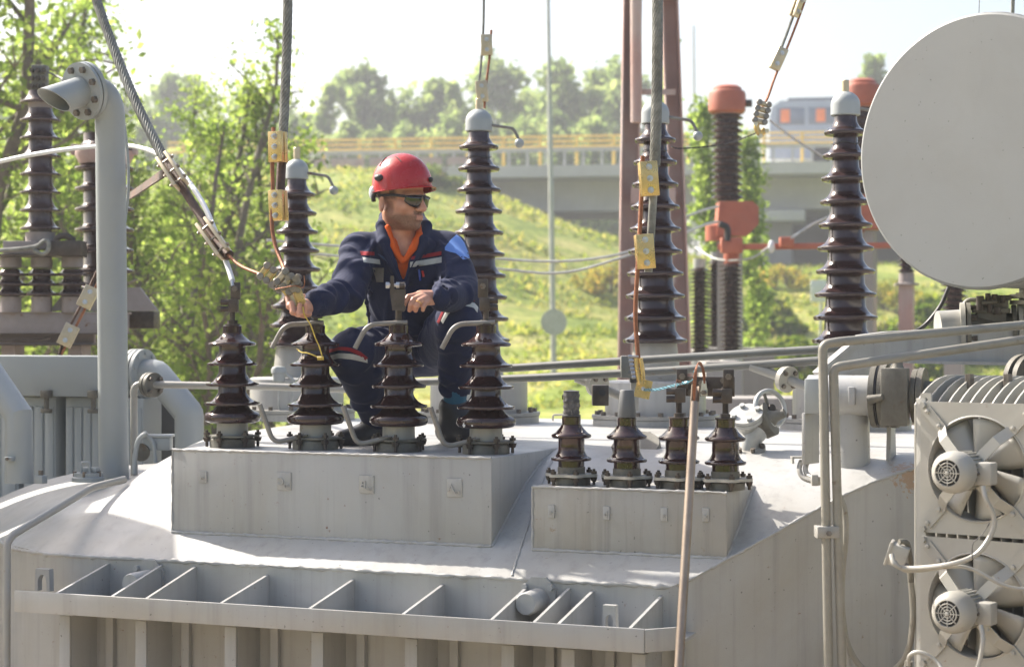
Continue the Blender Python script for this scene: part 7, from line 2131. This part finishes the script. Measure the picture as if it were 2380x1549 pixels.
# diagonal cable at upper left, ending in the worker's hand
DG = 6.95
o = thing('diagonal_cable', P(530, 590, 6.75), 'thick grey cable coming down diagonally from the upper left, turning to brown braid', 'cable')
rope(o, [P(205, -60, 7.6), P(245, 60, 7.5), P(310, 225, 7.3), P(383, 372, 7.1)], 0.0185, 'rope', 'weathered_length')
b = MB(); b.tube(smooth_path([P(381, 368, 7.1), P(440, 460, 6.98), P(500, 555, 6.86), P(530, 592, 6.80)], 16), 0.0165, 12, flat=0.7, up=CV(0, 0, 1)); b.build('brown_braid', M['rope_brown'], o, smooth=80)
for (x, y, x2, y2, d, nbolt) in ((375, 372, 412, 428, 7.05, 3), (467, 525, 512, 588, 6.86, 3)):
    a, c = P(x, y, d), P(x2, y2, d - 0.06); ax = (c - a).normalized()
    side = ax.cross(CV(0, 0, 1)).normalized()
    for s in (-1, 1):
        cl = MB().box(frame((a + c) / 2 + CV(0.012, 0.004, 0.004) + side * s * 0.019, side * s, ax), (c - a).length * 1.15, 0.052, 0.013, 0.002).build('clamp_plate', M['brass_pale'], o)
    for k in range(nbolt):
        q = a.lerp(c, 0.1 + 0.8 * k / (nbolt - 1)) + CV(0.012, 0.004, 0.016)
        b = MB(); b.cyl(q - side * 0.036, q + side * 0.036, 0.0042, n=8); 
        for s in (-1, 1): b.hexa(q + side * s * 0.025, q + side * s * 0.033, 0.008)
        b.build('bolt', M['bolt_grey'], cl)
MB().tube(smooth_path([P(528, 590, 6.80), P(560, 618, 6.72), P(605, 637, 6.62)], 10), 0.0062, 10).build('copper_lead', M['copper'], o)
MB().cyl(P(512, 570, 6.84), P(532, 594, 6.80), 0.020, n=14).build('ferrule', M['rope_brown'], o)

# white insulated cable
o = thing('white_cable', P(540, 655, 6.75), 'white insulated cable arching in from the left edge and down to the first bushing', 'cable')
MB().tube(smooth_path([P(-160, 430, 9.4), P(-20, 381, 9.2), P(120, 352, 8.9), P(255, 338, 8.55), P(320, 342, 8.3), P(375, 362, 7.9), P(420, 400, 7.5), P(470, 470, 7.15), P(505, 550, 6.92), P(530, 620, 6.80), P(540, 652, 6.75)], 14), 0.0102, 14).build('sheath', M['white_cable'], o, smooth=80)
MB().cyl(P(539, 650, 6.75), P(541, 664, 6.745), 0.007, n=10).build('bare_end', M['zinc'], o)

# second hanging cable
o = thing('hanging_cable', P(655, 500, 6.6), 'thick cable hanging straight down at upper left with two brass clamps and copper tail', 'cable')
D2 = 6.7
rope(o, [P(670, -60, 6.8), P(667, 100, 6.78), P(661, 250, 6.75), P(656, 360, 6.72)], 0.0165, 'rope', 'weathered_length')
MB().tube(smooth_path([P(656, 358, 6.72), P(652, 430, 6.7), P(650, 512, 6.68)], 12), 0.0165, 14, flat=0.75, up=CV(0, 0, 1)).build('brown_braid', M['rope_brown'], o, smooth=80)
for (cx, cy, tilt) in ((641, 341, 0.02), (642, 477, 0.05)):
    clamp_plate(o, P(cx, cy, 6.66), CV(-tilt, 1, 0).normalized(), CV(-0.45, 0, 1).normalized(), 0.108, 0.055, 0.016, 3, 'brass')
    MB().box(frame(P(cx + 18, cy + 1, 6.71), CV(0, 0, 1), CV(-tilt, 1, 0)), 0.108, 0.028, 0.02, 0.002).build('clamp_side', M['brass'], o)
MB().tube(smooth_path([P(636, 296, 6.68), P(633, 380, 6.67), P(634, 440, 6.67), P(632, 520, 6.66), P(640, 570, 6.64), P(655, 610, 6.6), P(667, 638, 6.55)], 10), 0.0072, 12).build('copper_tail', M['copper'], o, smooth=80)

# thin jumper above the tall bushing behind the worker
o = thing('jumper_cable', P(1124, 240, 9.1), 'thin dark jumper with two pale clamps dropping to the bushing behind the worker', 'cable')
dj = 9.12
MB().tube(smooth_path([P(1125, -40, dj), P(1124, 40, dj), P(1122, 90, dj), P(1117, 160, dj), P(1112, 195, dj)], 8), 0.0065, 8).build('dark_strand', M['rope'], o)
MB().tube(smooth_path([P(1142, 70, dj), P(1137, 140, dj), P(1128, 210, dj), P(1126, 252, dj)], 8), 0.0065, 8).build('copper_strand', M['copper'], o)
clamp_plate(o, P(1131, 104, dj - 0.02), CV(-0.05, 1, 0), CV(0.05, 0, 1), 0.098, 0.054, 0.018, 2, 'brass_pale', bolt_out=0.01); clamp_plate(o, P(1120, 212, dj - 0.02), CV(-0.09, 1, 0), CV(0.05, 0, 1), 0.100, 0.056, 0.018, 2, 'brass_pale', bolt_out=0.01)

# thick cable on the right with brass clamps and copper braid
o = thing('braided_cable', P(1500, 600, 6.3), 'thick stranded cable with two brass clamps and copper braid before the tall bushing', 'cable')
dd = 6.35
rope(o, [P(1528, -60, dd), P(1528, 100, dd), P(1526, 250, dd), P(1522, 385, dd)], 0.0175, 'rope', 'stranded_length', 11, 0.2)
MB().tube(smooth_path([P(1521, 380, dd), P(1518, 460, dd), P(1512, 560, dd), P(1507, 632, dd)], 10), 0.0165, 14, flat=0.8).build('lower_length', M['rope'], o, smooth=80)
for cx, cy in ((1509, 415), (1500, 584)):
    clamp_plate(o, P(cx, cy, dd - 0.035), CV(-0.08, 1, 0).normalized(), CV(0.16, 0, 1).normalized(), 0.116, 0.060, 0.018, 3, 'brass')
MB().tube(smooth_path([P(1494, 362, dd), P(1492, 420, dd), P(1488, 520, dd - 0.01), P(1482, 620, dd - 0.02), P(1477, 720, dd - 0.03), P(1480, 790, dd - 0.04), P(1484, 838, dd - 0.05)], 10), 0.0078, 12).build('copper_braid', M['copper'], o, smooth=80)
# comb clamp and drilled brass plate
dc = dd - 0.06
for k in range(6):
    yy = 828 + k * 9.5; xx = 1475 + k * 1.7
    b = MB(); q = P(xx, yy, dc); b.hexa(q + CV(-0.022, 0, 0.01), q + CV(-0.010, 0, 0.01), 0.0068); b.cyl(q + CV(-0.02, 0, 0.01), q + CV(0.012, 0, 0.01), 0.004, n=8); b.build('clamp_bolt', M['zinc'], o)
for s in (-1, 1):
    MB().tube(smooth_path([P(1483 + s * 5, 832, dc - 0.01), P(1486 + s * 6, 855, dc - 0.01), P(1489 + s * 5, 878, dc - 0.01), P(1491 + s * 3, 894, dc - 0.01)], 5), 0.0085, 10).build('clamp_jaw', M['brass'], o)
q = P(1495, 903, dc)
pm = MB(); pm.plate_hole(frame(q, CV(0.22, 0.97, 0), CV(0.97, -0.22, 0.1)), 0.052, 0.062, 0.007, 0.007, 40); pm.build('drilled_plate', M['brass'], o, smooth=20)
# blue twisted wire from the plate to the busbar
w = thing('blue_wire', P(1560, 890, 6.0), 'thin blue twisted wire tying the drilled brass plate to the busbar', 'wire')
base_pts = smooth_path([P(1496, 905, dc - 0.01), P(1525, 905, 6.2), P(1560, 897, 6.05), P(1586, 890, 5.85), P(1600, 888, 5.8)], 14)
for ph in (0, PI):
    MB().tube([p + CV(0, math.cos(i * 0.9 + ph), math.sin(i * 0.9 + ph)) * 0.0035 for i, p in enumerate(base_pts)], 0.0018, 5).build('strand', M['wire_blue'], w)
MB().tube(smooth_path([P(1600, 888, 5.79), P(1612, 880, 5.77), P(1618, 870, 5.77), P(1612, 862, 5.78)], 8), 0.0018, 5).build('loose_end', M['wire_blue'], w)
rr_ = random.Random(4)
for k in range(4): MB().tube([P(1584, 889, 5.84), P(1584 + rr_.uniform(-14, 2), 889 + rr_.uniform(-9, 9), 5.83), P(1584 + rr_.uniform(-20, 6), 889 + rr_.uniform(-12, 12), 5.83)], 0.0012, 4).build('copper_hair', M['copper'], w)

# cable at upper right with clamp cluster
o = thing('slanting_cable', P(1768, 300, 8.2), 'slanting twin conductor at upper right ending in a brass clamp cluster', 'cable')
du = 8.2
MB().tube(smooth_path([P(1890, -60, du), P(1868, 10, du), P(1838, 90, du), P(1803, 175, du), P(1785, 225, du), P(1772, 250, du)], 10), 0.0055, 8).build('copper_strand', M['copper'], o)
MB().tube(smooth_path([P(1880, -60, du + 0.01), P(1850, 20, du + 0.01), P(1826, 85, du + 0.01), P(1797, 160, du + 0.01)], 10), 0.0068, 8).build('dark_strand', M['rope'], o)
clamp_plate(o, P(1857, 14, du - 0.02), CV(-0.38, -0.92, 0).normalized(), CV(0.7, -0.2, 0.7).normalized(), 0.10, 0.03, 0.014, 2, 'brass_pale'); clamp_plate(o, P(1811, 136, du - 0.02), CV(-0.42, -0.9, 0).normalized(), CV(0.15, 0, 1).normalized(), 0.10, 0.046, 0.016, 2, 'brass_pale', bolt_out=0.012)
def cluster(parent, cen, ax, n, seed, size=1.0, mat='brass'):
    rn = random.Random(seed)
    side = ax.cross(CV(0, 0, 1)).normalized()
    for k in range(n):
        t = (k - (n - 1) / 2) * 0.026 * size
        c = cen + ax * t
        b = MB()
        b.box(frame(c, CV(0, 0.1, 1), ax), 0.020 * size, 0.048 * size, 0.026 * size, 0.004); b.build('clamp_segment', M[mat], parent)
        for s in (-1, 1):
            q = c + side * s * 0.022 * size + CV(0, 0, 0.010)
            b = MB(); b.lathe([(0.0125 * size, 0), (0.0125 * size, 0.012), (0.011 * size, 0.014), (0, 0.0145)], 16, frame(q, CV(rn.uniform(-.2, .2), 0.1, 1)), cap=True); b.build('bolt_head', M['bolt_grey'], parent)
cluster(o, P(1770, 262, du - 0.02), CV(-0.25, -0.97, 0).normalized(), 4, 1, 1.0, 'brass_pale')
MB().tube(smooth_path([P(1764, 278, du), P(1758, 295, du), P(1768, 312, du), P(1778, 300, du)], 6), 0.013, 10).build('hook_jaw', M['brass'], o)
for x, y in ((1757, 288), (1778, 282), (1768, 316), (1783, 304)): MB().hexa(P(x, y, du - 0.01), P(x, y, du - 0.04), 0.010).build('bolt', M['zinc'], o)
w = thing('tie_wire', P(1650, 330, 8.2), 'thin twisted tie wire from the clamp cluster to the tall bushing', 'wire')
pts = smooth_path([P(1756, 310, 8.2), P(1735, 318, 8.2), P(1700, 331, 8.2), P(1650, 340, 8.2), P(1580, 345, 8.2), P(1560, 340, 8.2)], 10)
for ph in (0, PI): MB().tube([p + CV(0, math.cos(i * 1.1 + ph), math.sin(i * 1.1 + ph)) * 0.0025 for i, p in enumerate(pts)], 0.0016, 4).build('strand', M['rubber'], w)

# lower-left jumper behind the vent pipe
o = thing('lower_jumper', P(160, 790, 8.3), 'slanting twin conductor with two pale clamps low behind the vent pipe', 'cable')
dl = 8.25
for sx in (-7, 7):
    MB().tube([P(232 + sx, 630, dl), P(205 + sx, 690, dl), P(155 + sx, 785, dl), P(140 + sx * 0.3, 824, dl)], 0.0062, 8).build('copper_strand', M['rope_brown'] if sx < 0 else M['copper'], o)
clamp_plate(o, P(204, 690, dl - 0.02), CV(0.42, 0.9, 0).normalized(), CV(0.1, 0.1, 1).normalized(), 0.098, 0.062, 0.018, 2, 'brass_pale', bolt_out=0.01); clamp_plate(o, P(158, 779, dl - 0.02), CV(0.42, 0.9, 0).normalized(), CV(0.1, 0.1, 1).normalized(), 0.098, 0.062, 0.018, 2, 'brass_pale', bolt_out=0.01)

# clamps in the worker's hand
o = thing('clamp_cluster', P(680, 690, 6.5), 'cluster of brass cable clamps gathered in the worker\'s outstretched hand', 'clamps')
cluster(o, P(636, 645, 6.55), CV(0.80, -0.55, 0).normalized(), 4, 3, 1.0); cluster(o, P(668, 655, 6.50), CV(0.75, -0.62, 0.1).normalized(), 3, 5, 1.05, 'brass_pale'); cluster(o, P(684, 662, 6.52), CV(0.15, -0.98, 0.1).normalized(), 3, 8, 0.9)
for (x, y, x2, y2, wd, mt) in ((655, 662, 690, 712, 0.024, 'brass'), (672, 672, 684, 708, 0.014, 'brass_pale'), (690, 672, 702, 706, 0.030, 'brass')):
    a, c = P(x, y, 6.50), P(x2, y2, 6.47); MB().box(frame((a + c) / 2, CV(0.1, 0, 1), c - a), (c - a).length, wd, 0.007, 0.0015).build('tang', M[mt], o)
for k in range(9):
    x, y = 640 + rr_.uniform(0, 56), 640 + rr_.uniform(0, 40)
    MB().hexa(P(x, y, 6.49), P(x, y, 6.465), 0.0095).build('bolt_head', M['bolt_grey'], o)
MB().tube(smooth_path([P(640, 672, 6.46), P(660, 668, 6.45), P(685, 664, 6.45), P(704, 668, 6.46), P(708, 655, 6.46), P(707, 640, 6.46)], 6), 0.0020, 5).build('binding_wire', M['copper'], o)
# yellow-green wire to the second bushing
o = thing('earth_wire', P(735, 780, 6.5), 'thin yellow-green wire hanging from the hand and tied round the second bushing', 'wire')
MB().tube(smooth_path([P(704, 712, 6.44), P(708, 732, 6.44), P(722, 755, 6.46), P(733, 785, 6.47), P(742, 805, 6.48), P(750, 832, 6.49)], 8), 0.0024, 6).build('lead', M['wire_yellow'], o)
MB().tube(smooth_path([P(750, 832, 6.49), P(742, 835, 6.49), P(735, 828, 6.49), P(715, 820, 6.5), P(700, 818, 6.52), P(690, 810, 6.55)], 8), 0.0020, 6).build('tail', M['wire_yellow'], o)
for k in range(5):
    q = P(739 + k * 3, 832, 6.485); MB().tube([q + CV(0, 0.006 * math.cos(a), 0.006 * math.sin(a)) for a in [2 * PI * j / 12 for j in range(13)]], 0.0018, 5).build('coil', M['wire_yellow'], o)
# thin leads above the conservator
for x, y0, y1, r_, l in ((2278, -60, 40, 0.0016, 'hair-thin lead rising from the top of the conservator'), (2356, -60, 45, 0.007, 'dark thin cable rising behind the conservator\'s top')):
    MB().tube([P(x, y0, 6.9), P(x - 3, y1, 6.9), P(x - 3, y1 + 60, 6.95)], r_, 6).build('lead', M['rope'], None, label=l, cat='cable', group='leads above the conservator')
# ------------------------------------------------------------------ haze
m = bpy.data.materials.new('haze'); m.use_nodes = True
nt = m.node_tree
for n_ in list(nt.nodes): nt.nodes.remove(n_)
out = nt.nodes.new('ShaderNodeOutputMaterial'); pv = nt.nodes.new('ShaderNodeVolumePrincipled')
pv.inputs['Color'].default_value = (0.92, 0.95, 1.0, 1); pv.inputs['Density'].default_value = HAZE; pv.inputs['Anisotropy'].default_value = 0.35
nt.links.new(pv.outputs[0], out.inputs['Volume'])
hz = MB(); hz.box(Matrix.Translation((FW * 160 + UP * 8.5)) @ Matrix.Rotation(YAW, 4, 'Z'), 700, 520, 29.0)
ho = hz.build('haze', m, None, smooth=0, kind='stuff', label='thin pale haze in the air over the yard and bank', cat='haze')
for o in list(bpy.data.objects):
    if o.name.startswith('tmp'): bpy.data.objects.remove(o)
